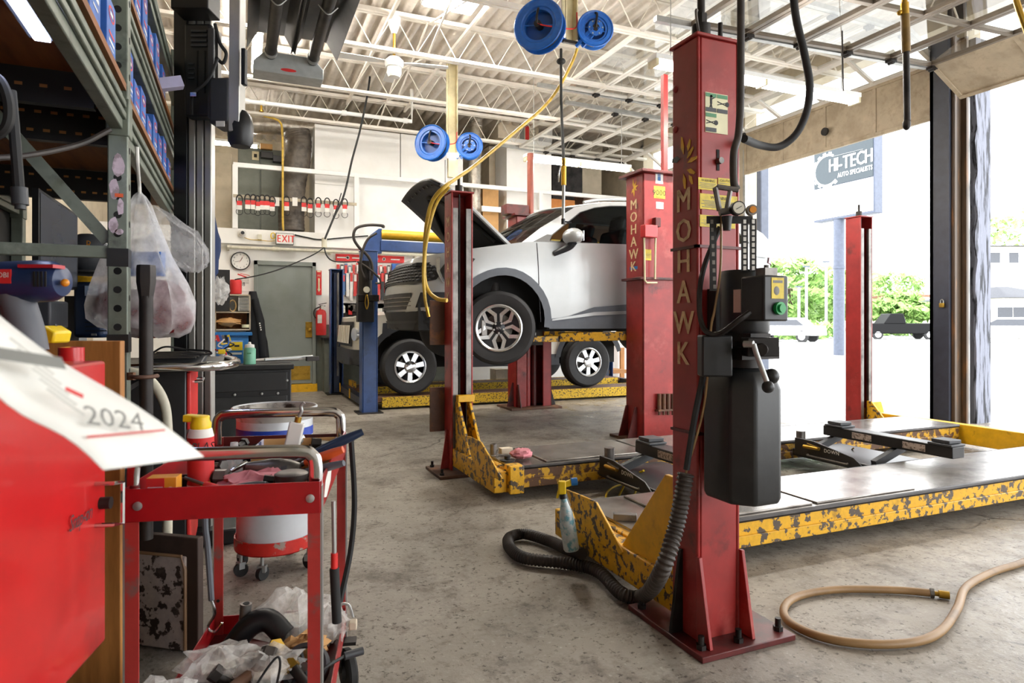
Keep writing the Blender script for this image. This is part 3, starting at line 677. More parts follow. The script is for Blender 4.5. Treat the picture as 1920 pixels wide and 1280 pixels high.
# boards clipped to the far post
for py0, py1 in ((563, 646), (726, 806)):
    a = Y(805, py0, 4.93); b2 = Y(846, py1, 4.93); link('side_plate', M().box((a.x, 4.91, b2.z), (b2.x+.06, 4.925, a.z)), rust_steel, pF, bev=.003)
# runways
def runway(y0, y1, inner):
    zt, zb = .215, .085
    r = link('runway', M().box((1.64, y0, zt-.012), (6.12, y1, zt)), steel_plate, L4)
    for yy, s, mt in ((y0, -1, yellow_chip if inner > 0 else yellow_worn), (y1, 1, yellow_worn if inner > 0 else yellow_chip)):
        a, b3 = sorted((yy, yy-.02*s)); link('side_beam', M().box((1.66, a, zb), (6.11, b3, zt-.013)), mt, r, bev=.004)
        a, b3 = sorted((yy+.012*s, yy-.01*s)); link('lower_flange', M().box((1.70, a, zb-.012), (6.0, b3, zb+.045)), mt, r, bev=.004)
        a, b3 = sorted((yy+.012*s, yy-.016*s)); link('edge_strip', M().cyl((1.7, (a+b3)/2, zt-.012), (6.1, (a+b3)/2, zt-.012), .014, n=8), steel_dark, r)
    link('turn_plate', M().box((1.9, y0+.03, zt), (2.72, y1-.03, zt+.012)), steel_plate, r, bev=.004)
    link('turn_plate', M().box((2.75, y0+.03, zt), (3.5, y1-.03, zt+.010)), steel_plate, r, bev=.004)
    link('end_cap', M().box((1.60, y0-.01, .07), (1.645, y1+.01, .20)), yellow_chip, r, bev=.005)
    return r
rN = runway(2.42, 2.98, 1); rF = runway(3.86, 4.42, -1)
# wheel stops
def stop(pts, xx):
    P = [X(px, py, xx) for px, py in pts]
    m = M(); k = len(P); m.add(P + [p+V((.012, 0, 0)) for p in P], [tuple(range(k-1, -1, -1)), tuple(range(k, 2*k))]+[(i, (i+1) % k, k+(i+1) % k, k+i) for i in range(k)])
    link('wheel_stop', m, yellow_chip, L4, bev=.003)
stop([(1060, 917), (1078, 924), (1116, 940), (1167, 1036), (1160, 1042), (1085, 992)], 1.50)
stop([(873, 817), (880, 818), (901, 828), (940, 897), (936, 901), (888, 872)], 1.48)
# end carriages
link('crossbeam', M().box((1.51, 2.0, .055), (1.60, 2.99, .19)), yellow_chip, L4, bev=.006)
link('crossbeam', M().box((1.51, 3.85, .055), (1.60, 4.72, .19)), yellow_chip, L4, bev=.006)
link('crossbeam', M().box((6.13, 2.0, .04), (6.22, 4.90, .215)).box((6.08, 4.80, .05), (6.14, 4.88, .25)), yellow, L4, bev=.006)
link('corner_block', M().box((1.60, 3.80, .05), (1.70, 3.90, .23)), yellow_chip, L4, bev=.006)
link('carriage_bracket', M().prism([(0, 0), (.40, 0), (.40, .05), (.06, .46), (0, .46)], (1.53, 2.02, .10), EY, EZ, .02), yellow, L4, bev=.003)
link('carriage_bracket', M().prism([(0, 0), (.36, 0), (.36, .06), (.05, .46), (0, .46)], (1.55, 4.71, .09), -EY, EZ, .02), yellow_chip, L4, bev=.003)
link('carriage_bracket', M().prism([(0, 0), (.36, 0), (.36, .06), (.05, .46), (0, .46)], (1.64, 4.71, .09), -EY, EZ, .02), yellow_chip, L4, bev=.003)
link('carriage_bracket', M().prism([(0, 0), (.34, 0), (.05, .32), (0, .32)], (6.03, 4.73, .02), -EY, EZ, .02), yellow_chip, L4, bev=.003)
link('carriage_bracket', M().prism([(0, 0), (.24, 0), (.12, .30), (0, .30)], (6.12, 4.76, .02), EX, EZ, .02), yellow, L4, bev=.003)
link('carriage_bracket_cap', M().box((1.53, 4.64, .55), (1.66, 4.70, .60)), yellow, L4, bev=.003)
# power unit on the near post
PU = link('power_unit', M().box((1.54, 1.80, .62), (1.66, 1.846, 1.27)), steel_dark, L4)
tk = [(1.475, 1.66), (1.53, 1.60), (1.635, 1.60), (1.675, 1.64), (1.675, 1.79), (1.475, 1.79)]
tank = M(); zb, zt = .555, .96; vs = []
cx, cy = 1.575, 1.70
for zz, sc in ((zb, .93), (zb+.02, 1), (zt-.03, 1), (zt+.0, .90), (zt+.035, .62), (zt+.04, .3)):
    vs += [(cx+(a-cx)*sc, cy+(b3-cy)*sc, zz) for a, b3 in tk]
fs = [tuple(range(5, -1, -1)), tuple(30+i for i in range(6))]
for j in range(5):
    for i in range(6): fs.append((j*6+i, j*6+(i+1) % 6, (j+1)*6+(i+1) % 6, (j+1)*6+i))
tank.add(vs, fs); link('oil_tank', tank, black_tank, PU, bev=.008, label='tall black oil tank')
mc = V((1.575, 1.70, 0))
link('motor', M().lathe([(.075, 1.115), (.08, 1.125), (.08, 1.31), (.074, 1.325), (.02, 1.328)], mc, EZ, 28), black, PU)
link('motor_flange', M().cyl(mc+V((0, 0, 1.09)), mc+V((0, 0, 1.115)), .085, n=6).cyl(mc+V((0, 0, 1.0)), mc+V((0, 0, 1.09)), .05, n=18).box((1.50, 1.63, 1.03), (1.66, 1.78, 1.07)), steel_dark, PU)
a = D(1433, 517, 2.02); b2 = D(1478, 602, 2.02)
u = RT; cbx = (a+b2)/2 + FW*.0
link('control_box', M().ob(cbx+V((-.02, .03, 0)), (.10, .10, a.z-b2.z), EX, EY), black, PU, bev=.006)
fy = cbx.y+.03-.0505; fx = cbx.x-.02
def onface(px, py): return Y(px, py, fy)
q0 = onface(1458, 540); link('warning_label', M().ob(q0, (.05, .002, .065), EX, EY), label_yellow, PU); link('label_figure', M().sph(q0+V((-.005, -.001, -.008)), (.012, .0015, .014), 8, 6).ob(q0+V((0, -.0012, .02)), (.038, .001, .008), EX, EY), ink_grey, PU)
q0 = onface(1459, 578); link('start_button', M().cyl(q0, q0+V((0, -.012, 0)), .020, n=20).cyl(q0+V((0, -.012, 0)), q0+V((0, -.02, 0)), .013, n=18), green_btn, PU, label='green start button')
q0 = V((fx, cbx.y+.02, a.z)); link('cable_gland', M().box(q0+V((-.025, -.02, 0)), q0+V((.025, .02, .025))).cyl(q0+V((0, 0, .025)), q0+V((0, 0, .035)), .008, n=8), steel_mid, PU)
q0 = V((1.497, 1.66, X(1362, 565, 1.50).z)); link('motor_label', M().ob(q0+V((.005, -.0, 0)), (.002, .045, .075), EX, EY), mk('pink paper label', '#c9a8a0', .6), PU)
a = D(1312, 628, 2.12); b2 = D(1368, 705, 2.12)
link('pump_cover', M().ob((a+b2)/2, (.1, .06, a.z-b2.z), RT, FW), black, PU, bev=.006)
link('pump_cover_print', M().ob((a+b2)/2 - FW*.032 + V((.012, 0, -.012)), (.03, .001, .006), RT, FW).ob((a+b2)/2 - FW*.032 + V((.014, 0, -.024)), (.036, .001, .004), RT, FW), letter_cream, PU)
l0, l1 = D(1413, 645, 1.98), D(1440, 722, 1.95); link('release_lever', M().cyl(D(1395, 645, 2.0), l0, .011, n=10).tube([l0, D(1420, 668, 1.97), l1], .008, 10, 4), galv, PU); link('lever_ball', M().sph(l1+V((0, 0, -.005)), .019), black, PU); link('filler_cap', M().sph(D(1447, 705, 2.0), .024), black, PU)
link('valve_block', M().ob(D(1425, 650, 2.06), (.1, .06, .06), RT, FW).cyl(D(1428, 655, 2.0), D(1428, 655, 2.03), .02, n=14), steel_dark, PU, bev=.003)
for px0, py0, px1, py1 in ((1334, 408, 1340, 545), (1396, 410, 1396, 508), (1412, 410, 1412, 508)):
    p0, p1 = D(px0, py0, 2.1), D(px1, py1, 2.1); st = link('perforated_strap', M().bar(p0, p1, .022, .003, up=RT) if 0 else M().ob((p0+p1)/2, (.022, .003, (p0-p1).length), RT, FW), grey_rack_dark, PU)
    for i in range(9): 
        c1 = p0.lerp(p1, (i+.5)/9) - FW*.0022; link('slot', M().ob(c1, (.009, .001, .013), RT, FW), steel_mid if px0 < 1350 else white_plastic, st)
link('perforated_strap', M().ob(D(1368, 412, 2.1), (.15, .003, .025), RT, FW), grey_rack_dark, PU)
g0 = D(1380, 392, 2.06); link('gauge', M().cyl(g0, g0-FW*.025, .022, n=20), steel_dark, PU); link('gauge_dial', M().cyl(g0-FW*.0251, g0-FW*.027, .018, n=20), gauge_face, PU); link('gauge_needle', M().ob(g0-FW*.0275, (.02, .001, .002), (RT+EZ*.6), FW), ink, PU)
g0 = D(1407, 395, 2.06); link('knob', M().cyl(g0, g0-FW*.02, .017, n=16), steel_mid, PU); link('knob_face', M().cyl(g0-FW*.02, g0-FW*.024, .011, n=16), amber, PU)
link('air_filter', M().cyl(D(1363, 405, 2.07), D(1363, 432, 2.07), .017, .012, n=16), black, PU)
link('air_pipe', M().tube([D(1349, 395, 2.08), D(1341, 352, 2.08), D(1345, 350, 2.08), D(1384, 356, 2.08)], .009, 8).tube([D(1362, 395, 2.08), D(1369, 358, 2.08)], .008, 8).cyl(D(1349, 398, 2.08), D(1380, 393, 2.08), .012, n=10), steel_mid, PU)
link('motor_hose', M().tube([D(1406, 585, 2.0), D(1385, 600, 2.0), D(1350, 625, 2.04), D(1325, 622, 2.1), D(1313, 595, 2.13), D(1312, 545, 2.14), D(1322, 495, 2.14), D(1350, 425, 2.12)], .009, 8, 8), steel_dark, PU)
link('drain_tube', M().tube([D(1352, 390, 2.1), D(1351, 500, 2.1), D(1340, 580, 2.1), D(1332, 622, 2.1), D(1320, 760, 2.16), D(1285, 890, 2.2)], .004, 6, 8), tan_hose, PU)
# hose dropping down the near post: cables into ribbed conduit on the floor
rc = [D(1322, 690, 2.16), D(1303, 780, 2.17), D(1287, 880, 2.18)]
one('power_cable', M().tube(rc, .011, 8, 8), black_soft, 'black cable hanging down the red post into the ribbed conduit', 'cable')
def GZ(px, py, r): return Z(px, py, r)
cp = [D(1286, 888, 2.18), D(1268, 985, 2.17), D(1236, 1080, 2.16), Z(1203, 1118, .045), Z(1165, 1112, .035), Z(1120, 1070, .035), Z(1060, 1055, .035), Z(985, 1046, .035), Z(957, 1028, .035), Z(955, 1008, .035), Z(985, 1001, .035), Z(1030, 1014, .035), Z(1062, 1028, .06), Z(1092, 1038, .09)]
one('ribbed_conduit', M().tube(cp, .027, 10, 70, rf=lambda t: 1+.10*sin(t*2*pi*150)), hose_dark, 'dark ribbed conduit looping over the floor at the foot of the near red post', 'conduit')
# rolling jacks between the runways
def jack(x0, label):
    j = thing('rolling_jack', label, 'jack', (x0, 3.42, .12))
    b = link('bridge_beam', M().box((x0-.06, 2.72, .27), (x0+.06, 3.72, .345)), black, j, bev=.005)
    for yy in (2.80, 3.62): link('lift_pad', M().box((x0-.07, yy-.08, .345), (x0+.07, yy+.08, .36)).box((x0-.06, yy-.06, .362), (x0+.06, yy+.06, .385)), charcoal, b, bev=.004)
    for yy in (2.98, 3.38): link('beam_label', M().ob((x0-.061, yy, .308), (.002, .16, .045), EX, EY), mk('worn pale label', '#b8a89c', .6, c2='#6a5a50', sc=60, lo=.5, hi=.6), b)
    link('scissor_arm', M().bar((x0-.26, 3.15, .16), (x0+.1, 3.15, .27), .05, .05).bar((x0-.26, 3.65, .16), (x0+.1, 3.65, .27), .05, .05), black, j) if 0 else None
    for yy in (3.14, 3.66): link('scissor_arm', M().bar((x0-.24, yy, .17), (x0+.05, yy, .265), .04, .05), charcoal, j)
    link('base_tray', M().box((x0-.30, 3.04, .115), (x0+.22, 3.80, .17)), black, j, bev=.006)
    sp = M().prism([(0, 0), (.62, 0), (.52, .07), (.18, .13), (0, .13)], (x0-.305, 3.76, .13), -EY, EZ, .012); link('side_plate', sp, black, j, bev=.003)
    link('plate_text', M().text('DOWN', (x0-.3175, 3.42, .195), -EY, EZ, .026), label_white, j)
    link('handle', M().tube([(x0-.325, 3.62, .155), (x0-.34, 3.6, .15), (x0-.34, 3.3, .15), (x0-.325, 3.28, .155)], .006, 6, 4), steel_mid, j)
    link('air_valve', M().cyl((x0-.33, 3.66, .21), (x0-.33, 3.52, .215), .014, n=10), brass, j); link('valve_lever', M().bar((x0-.335, 3.62, .24), (x0-.335, 3.5, .225), .012, .006), chrome, j)
    for yy in (3.0, 3.84):
        yb = 3.04 if yy < 3.2 else 3.80
        link('roller_carriage', M().box((x0-.2, min(yy, yb)-.0, .13), (x0+.12, max(yy, yb), .16)), steel_dark, j, bev=.003)
    link('cylinder', M().cyl((x0-.22, 3.79, .17), (x0-.22, 3.79, .30), .035, n=16), steel_mid, j)
    return j
jack(2.55, 'black rolling bridge jack between the runways just behind the near red post')
jack(4.30, 'black rolling bridge jack with two labels at the door end of the runways')
yh = [Z(1207, 882, .19), Z(1180, 896, .10), Z(1163, 925, .02), Z(1158, 945, .02), Z(1170, 946, .02), Z(1190, 925, .02), Z(1188, 912, .02), Z(1165, 908, .02), Z(1140, 921, .02), Z(1136, 950, .02), Z(1150, 975, .03)]
one('air_hose', M().tube(yh, .007, 8, 10), yellow_plain, 'thin bright yellow air hose coiled on the floor between the two runways', 'hose')
yh = [Z(1600, 840, .19), Z(1585, 855, .06), Z(1592, 862, .02), Z(1610, 858, .02), Z(1606, 872, .02), Z(1622, 868, .02)]
one('air_hose', M().tube(yh, .006, 8, 10), brass, 'short brown hose tangled on the floor beside the door end jack', 'hose')
# things lying on the runways
def onr(px, py): return Z(px, py, .229)
q = onr(925, 852); so = thing('socket', 'upright steel socket standing at the end of the farther runway', 'socket', q)
link('body', M().lathe([(.024, 0), (.024, .075), (.019, .075), (.019, .03)], q, EZ, 18, cap=False).lathe([(.024, 0), (.001, 0.001)], q, EZ, 18), steel_mid, so)
q = onr(948, 850); one('wood_block', M().ob(q+V((0, 0, .022)), (.09, .05, .04), V((1, .1, 0)), EY), card_white, 'pale wooden block on the end of the farther runway', 'block', bev=.003)
q = onr(951, 864); hb = thing('hub_adapter', 'dark flanged hub adapter lying on the end of the farther runway', 'adapter', q)
link('flange', M().lathe([(.05, 0), (.05, .008), (.02, .014), (.02, .035), (.0, .035)], q, EZ, 20), steel_dark, hb)
q = onr(978, 858); rg = M().sph((0, 0, 0), 1, 18, 11); rnd = random.Random(3); rg.v = [v*rnd.uniform(.75, 1.2) for v in rg.v]; rg.warp(lambda v: V((q.x+v.x*.075, q.y+v.y*.06, max(q.z, q.z+.028+v.z*.038))))
one('shop_rag', rg, pink, 'crumpled pink shop rag on the end of the farther runway', 'rag')
q = Z(1172, 975, .215); one('steel_block', M().ob(q+V((0, 0, .016)), (.11, .04, .032), V((1, -.6, 0)), EY), steel_mid, 'grey steel bar lying on the end of the near runway', 'bar', bev=.003)
# spray bottle hanging on the near wheel stop
q = D(1072, 1032, 2.93); sb = thing('spray_bottle', 'spray bottle with yellow trigger and blue nozzle hung on the near wheel stop', 'bottle', q)
ax = (D(1057, 935, 2.95)-q).normalized(); H1 = (D(1057, 935, 2.95)-q).length
link('bottle', M().lathe([(.03, 0), (.036, .01), (.036, .12), (.03, .17), (.018, .21), (.014, .235)], q, ax, 18), mk('cloudy bottle with blue label', '#b9c4c4', .35, c2='#5f9aa8', sc=18, lo=.52, hi=.6), sb)
tp = q+ax*.235; link('collar', M().cyl(tp, tp+ax*.02, .018, n=14), black, sb)
link('trigger_head', M().ob(tp+ax*.05-RT*.0, (.035, .03, .06), RT, FW).bar(tp+ax*.06+RT*.005, tp+ax*.075+RT*.05, .026, .026).bar(tp+ax*.05-RT*.01, tp+ax*.0-RT*.03, .012, .012), yellow_plain, sb, bev=.005)
link('nozzle', M().cyl(tp+ax*.075+RT*.045, tp+ax*.078+RT*.075, .018, n=12), blue_cab, sb)
# tan hose on the floor
th = [Z(2600, 960, .018), Z(2250, 985, .018), Z(1990, 1020, .018), Z(1920, 1053, .018), Z(1862, 1072, .018), Z(1812, 1100, .018), Z(1795, 1140, .018), Z(1765, 1182, .018), Z(1715, 1203, .018), Z(1630, 1207, .018), Z(1545, 1195, .018), Z(1483, 1168, .018), Z(1470, 1140, .018), Z(1498, 1117, .018), Z(1570, 1105, .018), Z(1680, 1106, .018), Z(1742, 1111, .018)]
ho = thing('air_hose', 'thick tan air hose curling over the wet concrete with a brass end', 'hose', Z(1600, 1150, 0))
link('hose', M().tube(th, .0155, 12, 14), tan_hose, ho)
e0, e1 = Z(1744, 1111, .018), Z(1780, 1116, .018); dd = e1-e0
link('clamp', M().cyl(e0, e0+dd*.2, .02, n=8), steel_mid, ho); link('brass_fitting', M().cyl(e0+dd*.2, e0+dd*.45, .010, n=10).cyl(e0+dd*.45, e1, .016, n=10), brass, ho)

# ================================================================ two-post lift (holds the silver car)
L2 = thing('car_lift', 'tall red two-post lift holding up the silver car', 'car lift', (3.8, 6.7, 0))
x0, x1, y0, y1, zt = 3.60, 4.06, 5.24, 5.54, 2.60
c2 = M().box((x0, y0, 0), (x1, y0+.02, zt)).box((x0, y0, 0), (x0+.02, y1, zt)).box((x1-.02, y0, 0), (x1, y1, zt)).box((x0, y1-.02, 0), (x0+.09, y1, zt)).box((x1-.09, y1-.02, 0), (x1, y1, zt))
pC = link('post', c2, red_lift, L2, bev=.008)
link('top_plate', M().box((x0-.05, y0-.06, zt), (x1+.05, y1+.06, zt+.03)), red_dark, pC, bev=.005)
zM2 = X(1184, 392, x0).z; zK2 = X(1184, 508, x0).z
zM2, zK2 = Y(1184, 392, 5.4).z, Y(1184, 508, 5.4).z
vlet(pC, 'MOHAWK', x0-.001, 5.40, zM2, (zM2-zK2)/5, .095, letter_cream, 1.1)
hk2 = M(); c0 = V((x0-.002, 5.40, Y(1181, 352, 5.4).z))
for i, (a, l) in enumerate(((95, .1), (50, .08), (10, .08), (-30, .07), (-85, .09), (-130, .06))):
    u = V((0, -cos(rad(a)), sin(rad(a)))); w = V((0, sin(rad(a)), cos(rad(a)))); hk2.prism([(0, 0), (l*.4, .014), (l, .002), (l*.4, -.012)], c0, u, w, .001)
link('emblem', hk2, yellow, pC, label='yellow bird emblem')
yy = y0-.001
s = sticker(pC, 1229, 322, 1243, 345, yy, label_white, 0); c0 = Y(1236, 333, yy-.002)
hd = M().ob(c0+V((0, 0, -.012)), (.035, .001, .035), EX, EY)
for i in range(4): hd.ob(c0+V((-.014+.009*i, 0, .022)), (.006, .001, .035), EX, EY)
link('hand_mark', hd, blue_cab, s)
s = sticker(pC, 1226, 348, 1247, 373, yy, label_yellow, 0, lbl='yellow capacity sticker'); a = Y(1236, 366, yy-.002); link('capacity', M().text('9000', a, EX, EZ, .05), ink, s); link('heading', M().text('MAXIMUM', Y(1236, 352.5, yy-.002), EX, EZ, .014).text('CAPACITY', Y(1236, 356.5, yy-.002), EX, EZ, .014).text('POUNDS', Y(1236, 371.5, yy-.002), EX, EZ, .014), ink, s)
sticker(pC, 1230, 378, 1244, 392, yy, label_white, 3)
sticker(pC, 1210, 467, 1221, 488, yy, label_yellow, 3)
zz = Y(1200, 521, y0).z; link('weld_band', M().box((x0-.05, y0-.03, zz-.015), (x1+.02, y1+.01, zz+.01)), red_dark, pC, bev=.004)
link('emblem_flag', M().ob((x0-.001, 5.40, Y(1181, 502, 5.4).z), (.002, .13, .03), EX, EY), blue_cab, pC)
a, b2 = Y(1206, 421, yy-.05), Y(1230, 446, yy-.05); lb_ = link('lock_release_box', M().box((a.x, y0-.08, b2.z), (b2.x, y0, a.z)), red_bright, pC, bev=.006)
link('pipe', M().tube([Y(1208, 446, y0-.05), Y(1209, 525, y0-.05), Y(1213, 530, y0-.05), Y(1232, 530, y0-.05)], .009, 8).tube([Y(1229, 446, y0-.05), Y(1228, 523, y0-.05)], .010, 8), beige_post, lb_)
link('junction_box', M().ob(Y(1231, 417, y0-.04), (.06, .06, .09), EX, EY), red_dark, pC, bev=.004)
link('base_foot', M().box((x0-.12, y0-.1, 0), (x1+.1, y1+.12, .025)), rust_steel, L2, bev=.004)
gusset(L2, (x0, 5.34, .025), -EX, .3, .11, red_dark); gusset(L2, (x0, 5.50, .025), -EX, .3, .11, red_dark)
for i in range(4):
    q0 = Y(1236+8.5*i, 738, y0-.03); q1 = Y(1236+8.5*i, 770, y0-.03); link('spare_pin', M().cyl(q0, q1, .020, n=12).cyl(q1, q1+V((0, 0, -.04)), .012, n=10), rust_steel, pC)
link('pin_rack', M().box((Y(1228, 768, y0).x, y0-.06, Y(1230, 770, y0).z), (Y(1266, 768, y0).x, y0, Y(1230, 767, y0).z)), rust_steel, pC)
zt2 = 2.57; x0, x1, y0, y1 = 3.40, 3.92, 7.86, 8.16
c2 = M().box((x0, y1-.02, 0), (x1, y1, zt2)).box((x0, y0, 0), (x0+.02, y1, zt2)).box((x1-.02, y0, 0), (x1, y1, zt2)).box((x0, y0, 0), (x0+.15, y0+.02, zt2)).box((x1-.13, y0, 0), (x1, y0+.02, zt2))
pD = link('post', c2, red_lift, L2, bev=.008)
link('top_plate', M().box((x0-.05, y0-.06, zt2), (x1+.05, y1+.06, zt2+.03)), red_dark, pD, bev=.005)
link('inner_rod', M().cyl((x0+.20, y0+.1, .03), (x0+.20, y0+.1, 2.3), .045, n=14), red_lift, pD); link('inner_rod', M().cyl((x0+.31, y0+.12, .03), (x0+.31, y0+.12, 2.3), .04, n=14), red_dark, pD)
link('carriage', M().box((x0+.16, y0-.02, .85), (x1-.14, y0+.06, 1.75)), steel_dark, pD)
link('base_foot', M().box((x0-.12, y0-.12, 0), (x1+.1, y1+.1, .03)), rust_steel, L2, bev=.004)
gusset(L2, (x0, 7.95, .03), -EX, .32, .1, red_dark); gusset(L2, (x1, 7.95, .03), EX, .25, .1, steel_dark); gusset(L2, (x0+.03, y0, .03), -EY, .3, .11, red_dark)
tp0 = Y(952, 412, 7.86); link('top_bracket', M().box((tp0.x, 7.9, zt2+.03), (x0+.2, 8.1, zt2+.16)).box((x0+.25, 7.95, zt2+.03), (x1+.25, 8.05, zt2+.08)), red_dark, L2, bev=.004)
# pipes rising from the columns to the fixtures above
link('hydraulic_pipe', M().cyl((3.66, 7.98, zt2+.03), (3.66, 7.98, 3.45), .045, n=12), copper, L2)
q = Y(1240, 308, 5.45); link('hydraulic_pipe', M().bar((q.x, 5.40, 2.63), (q.x, 5.40, 3.65), .05, .05), red_lift, L2)
# arms
za = .98
def arm(root, p, q, w, hh, mt): return link('lift_arm', M().bar(p, q, w, hh), mt, root, bev=.006)
a1 = arm(L2, (3.75, 5.56, 1.02), (3.05, 5.93, 1.0), .11, .09, yellow_chip); arm(L2, (3.2, 5.9, .985), (2.55, 6.05, .985), .075, .06, yellow_chip)
link('arm_pad', M().cyl((2.57, 6.04, 1.0), (2.57, 6.04, 1.045), .07, n=16), black, L2); link('arm_pad', M().cyl((2.75, 5.98, 1.02), (2.75, 5.98, 1.05), .05, n=16), galv, L2)
arm(L2, (3.9, 5.56, 1.02), (4.6, 6.0, 1.0), .11, .09, yellow_chip); arm(L2, (3.6, 7.84, 1.0), (2.9, 7.4, .985), .1, .08, yellow_chip); arm(L2, (3.8, 7.84, 1.0), (4.6, 7.4, .985), .1, .08, yellow_chip)
link('arm_knuckle', M().cyl((3.74, 5.62, .92), (3.74, 5.62, 1.1), .07, n=16), steel_dark, L2)

# ================================================================ blue four-post lift with the white truck
LB = thing('car_lift', 'blue four-post lift with speckled yellow runways under the white truck', 'car lift', (4, 9.4, 0))
def bpost(x0, y0, zt, opn):
    p = post(LB, x0, x0+.2, y0, y0+.2, zt, opn, blue_lift, rails=False)
    link('inner_channel', M().box((x0+.06, y0+.02 if opn > 0 else y0+.05, .03), (x0+.14, y0+.15, zt-.05)), blue_navy, p)
    link('base_plate', M().box((x0-.06, y0-.06, 0), (x0+.26, y0+.26, .015)), steel_dark, LB); return p
b1 = bpost(1.44, 8.24, 2.06, 1); b2p = bpost(1.36, 10.62, 2.0, -1); bpost(6.4, 8.24, 2.06, 1); bpost(6.4, 10.6, 2.02, -1)
link('lift_chain', M().cyl((1.47, 10.60, .3), (1.47, 10.60, 1.95), .018, n=6), steel_mid, b2p)
for y0, y1 in ((8.52, 9.02), (9.98, 10.46)):
    r = link('runway', M().box((1.60, y0, .105), (6.35, y1, .16)), rust_steel, LB)
    link('side_beam', M().box((1.75, y0-.02, .03), (6.3, y0, .165)), yellow_grip, r); link('side_beam', M().box((1.75, y1, .03), (6.3, y1+.02, .165)), yellow_grip, r)
    link('wheel_stop', M().box((1.62, y0, .16), (1.66, y1, .25)), yellow_chip, r)
link('crossbeam', M().box((1.50, 8.44, .05), (1.60, 10.62, .15)), blue_navy, LB, bev=.005); link('crossbeam', M().box((6.36, 8.44, .05), (6.46, 10.6, .15)), blue_navy, LB)
for yy in (9.55, 10.5): link('end_marker', M().box((1.495, yy, .05), (1.50, yy+.1, .19)), yellow, LB)
# overhead beam with yellow padded bar
yb = 8.34; p0, p1 = Y(690, 466, yb), Y(712, 466, yb); zb0, zb1 = Y(712, 469, yb).z, Y(712, 447, yb).z
OB = link('overhead_beam', M().box((p1.x, yb-.06, 2.075), (5.2, yb+.08, 2.21)), blue_lift, LB, bev=.006)
link('curved_bracket', M().prism([(-.26, -.02), (0, -.02), (0, .30), (-.04, .30), (-.14, .22), (-.22, .10)], (p1.x+.02, yb+.02, 2.06), EX, EZ, .06), blue_lift, LB, bev=.004)
link('padded_bar', M().cyl((Y(714, 440, yb).x, yb, 2.29), (5.1, yb, 2.29), .062, n=18), yellow, OB, label='yellow padded bar')
q = Y(683, 505, 8.22); b_ = link('power_unit', M().cyl((q.x, 8.16, 1.50), (q.x, 8.16, 1.92), .085, n=20), steel_dark, LB)
link('valve_block', M().box((q.x-.1, 8.08, 1.42), (q.x+.16, 8.22, 1.5)), steel_dark, b_, bev=.004); link('gauge', M().cyl((q.x+.0, 8.07, 1.56), (q.x+.0, 8.05, 1.56), .04, n=14), gauge_face, b_)
link('oil_tank', M().box((q.x-.1, 8.09, 1.16), (q.x+.1, 8.235, 1.42)), black, b_, bev=.006); link('chain_loop', M().tube([(q.x, 8.06, 1.5), (q.x-.02, 8.05, 1.4), (q.x, 8.05, 1.32), (q.x+.02, 8.05, 1.4)], .007, 6, 5, closed=True), brass, b_)
hp = [(665, 440), (664, 430), (672, 424), (690, 422), (718, 424)]
link('hydraulic_hose', M().tube([Y(a, b3, 8.05) for a, b3 in ((718, 427), (717, 423), (690, 422), (668, 428), (663, 445), (672, 462), (690, 480), (698, 500), (697, 525))], .018, 8, 6), hose_dark, LB)
link('hydraulic_hose', M().tube([Y(a, b3, 8.03) for a, b3 in ((706, 437), (690, 448), (680, 470), (676, 500), (683, 520))], .016, 8, 6), hose_dark, LB)
link('hydraulic_hose', M().tube([Y(a, b3, 8.03) for a, b3 in ((670, 490), (690, 502), (710, 520), (713, 530), (704, 531))], .013, 8, 6), hose_dark, LB)
# ================================================================ vehicles
def inpoly(p, poly):
    x, y = p; c = False; j = len(poly)-1
    for i in range(len(poly)):
        xi, yi = poly[i]; xj, yj = poly[j]
        if (yi > y) != (yj > y) and x < (xj-xi)*(y-yi)/(yj-yi)+xi: c = not c
        j = i
    return c
def dens(poly, st):
    out = []
    for i in range(len(poly)):
        a, b = V(poly[i]), V(poly[(i+1) % len(poly)]); n = max(1, int((b-a).length/st))
        out += [tuple(a.lerp(b, k/n)) for k in range(n)]
    return out
def patch(poly, fn, st=.07, holes=()):
    P = dens(poly, st); pts = [V(p) for p in P]; ed = [(i, (i+1) % len(P)) for i in range(len(P))]
    HS = []
    for h in holes:
        hp = dens(h, st); b = len(pts); pts += [V(p) for p in hp]; ed += [(b+i, b+(i+1) % len(hp)) for i in range(len(hp))]; HS.append(hp)
    x0 = min(p[0] for p in P); x1 = max(p[0] for p in P); z0 = min(p[1] for p in P); z1 = max(p[1] for p in P)
    x = x0+st/2
    allp = list(pts)
    while x < x1:
        z = z0+st/2
        while z < z1:
            q = V((x, z))
            if inpoly((x, z), P) and not any(inpoly((x, z), h) for h in HS) and min((q-e).length for e in allp) > st*.45: pts.append(q)
            z += st
        x += st
    r = delaunay_2d_cdt(pts, ed, [], 0, 1e-5)
    vs, fs = r[0], r[2]; out = M(); keep = []
    for f in fs:
        c = sum((vs[i] for i in f), V((0, 0)))/len(f)
        if inpoly(c, P) and not any(inpoly(c, h) for h in HS): keep.append(f)
    out.add([fn(v.x, v.y) for v in vs], keep)
    return out
def arc(cx, cz, r, a0, a1, n=18): return [(cx+r*cos(rad(a0+(a1-a0)*i/n)), cz+r*sin(rad(a0+(a1-a0)*i/n))) for i in range(n+1)]
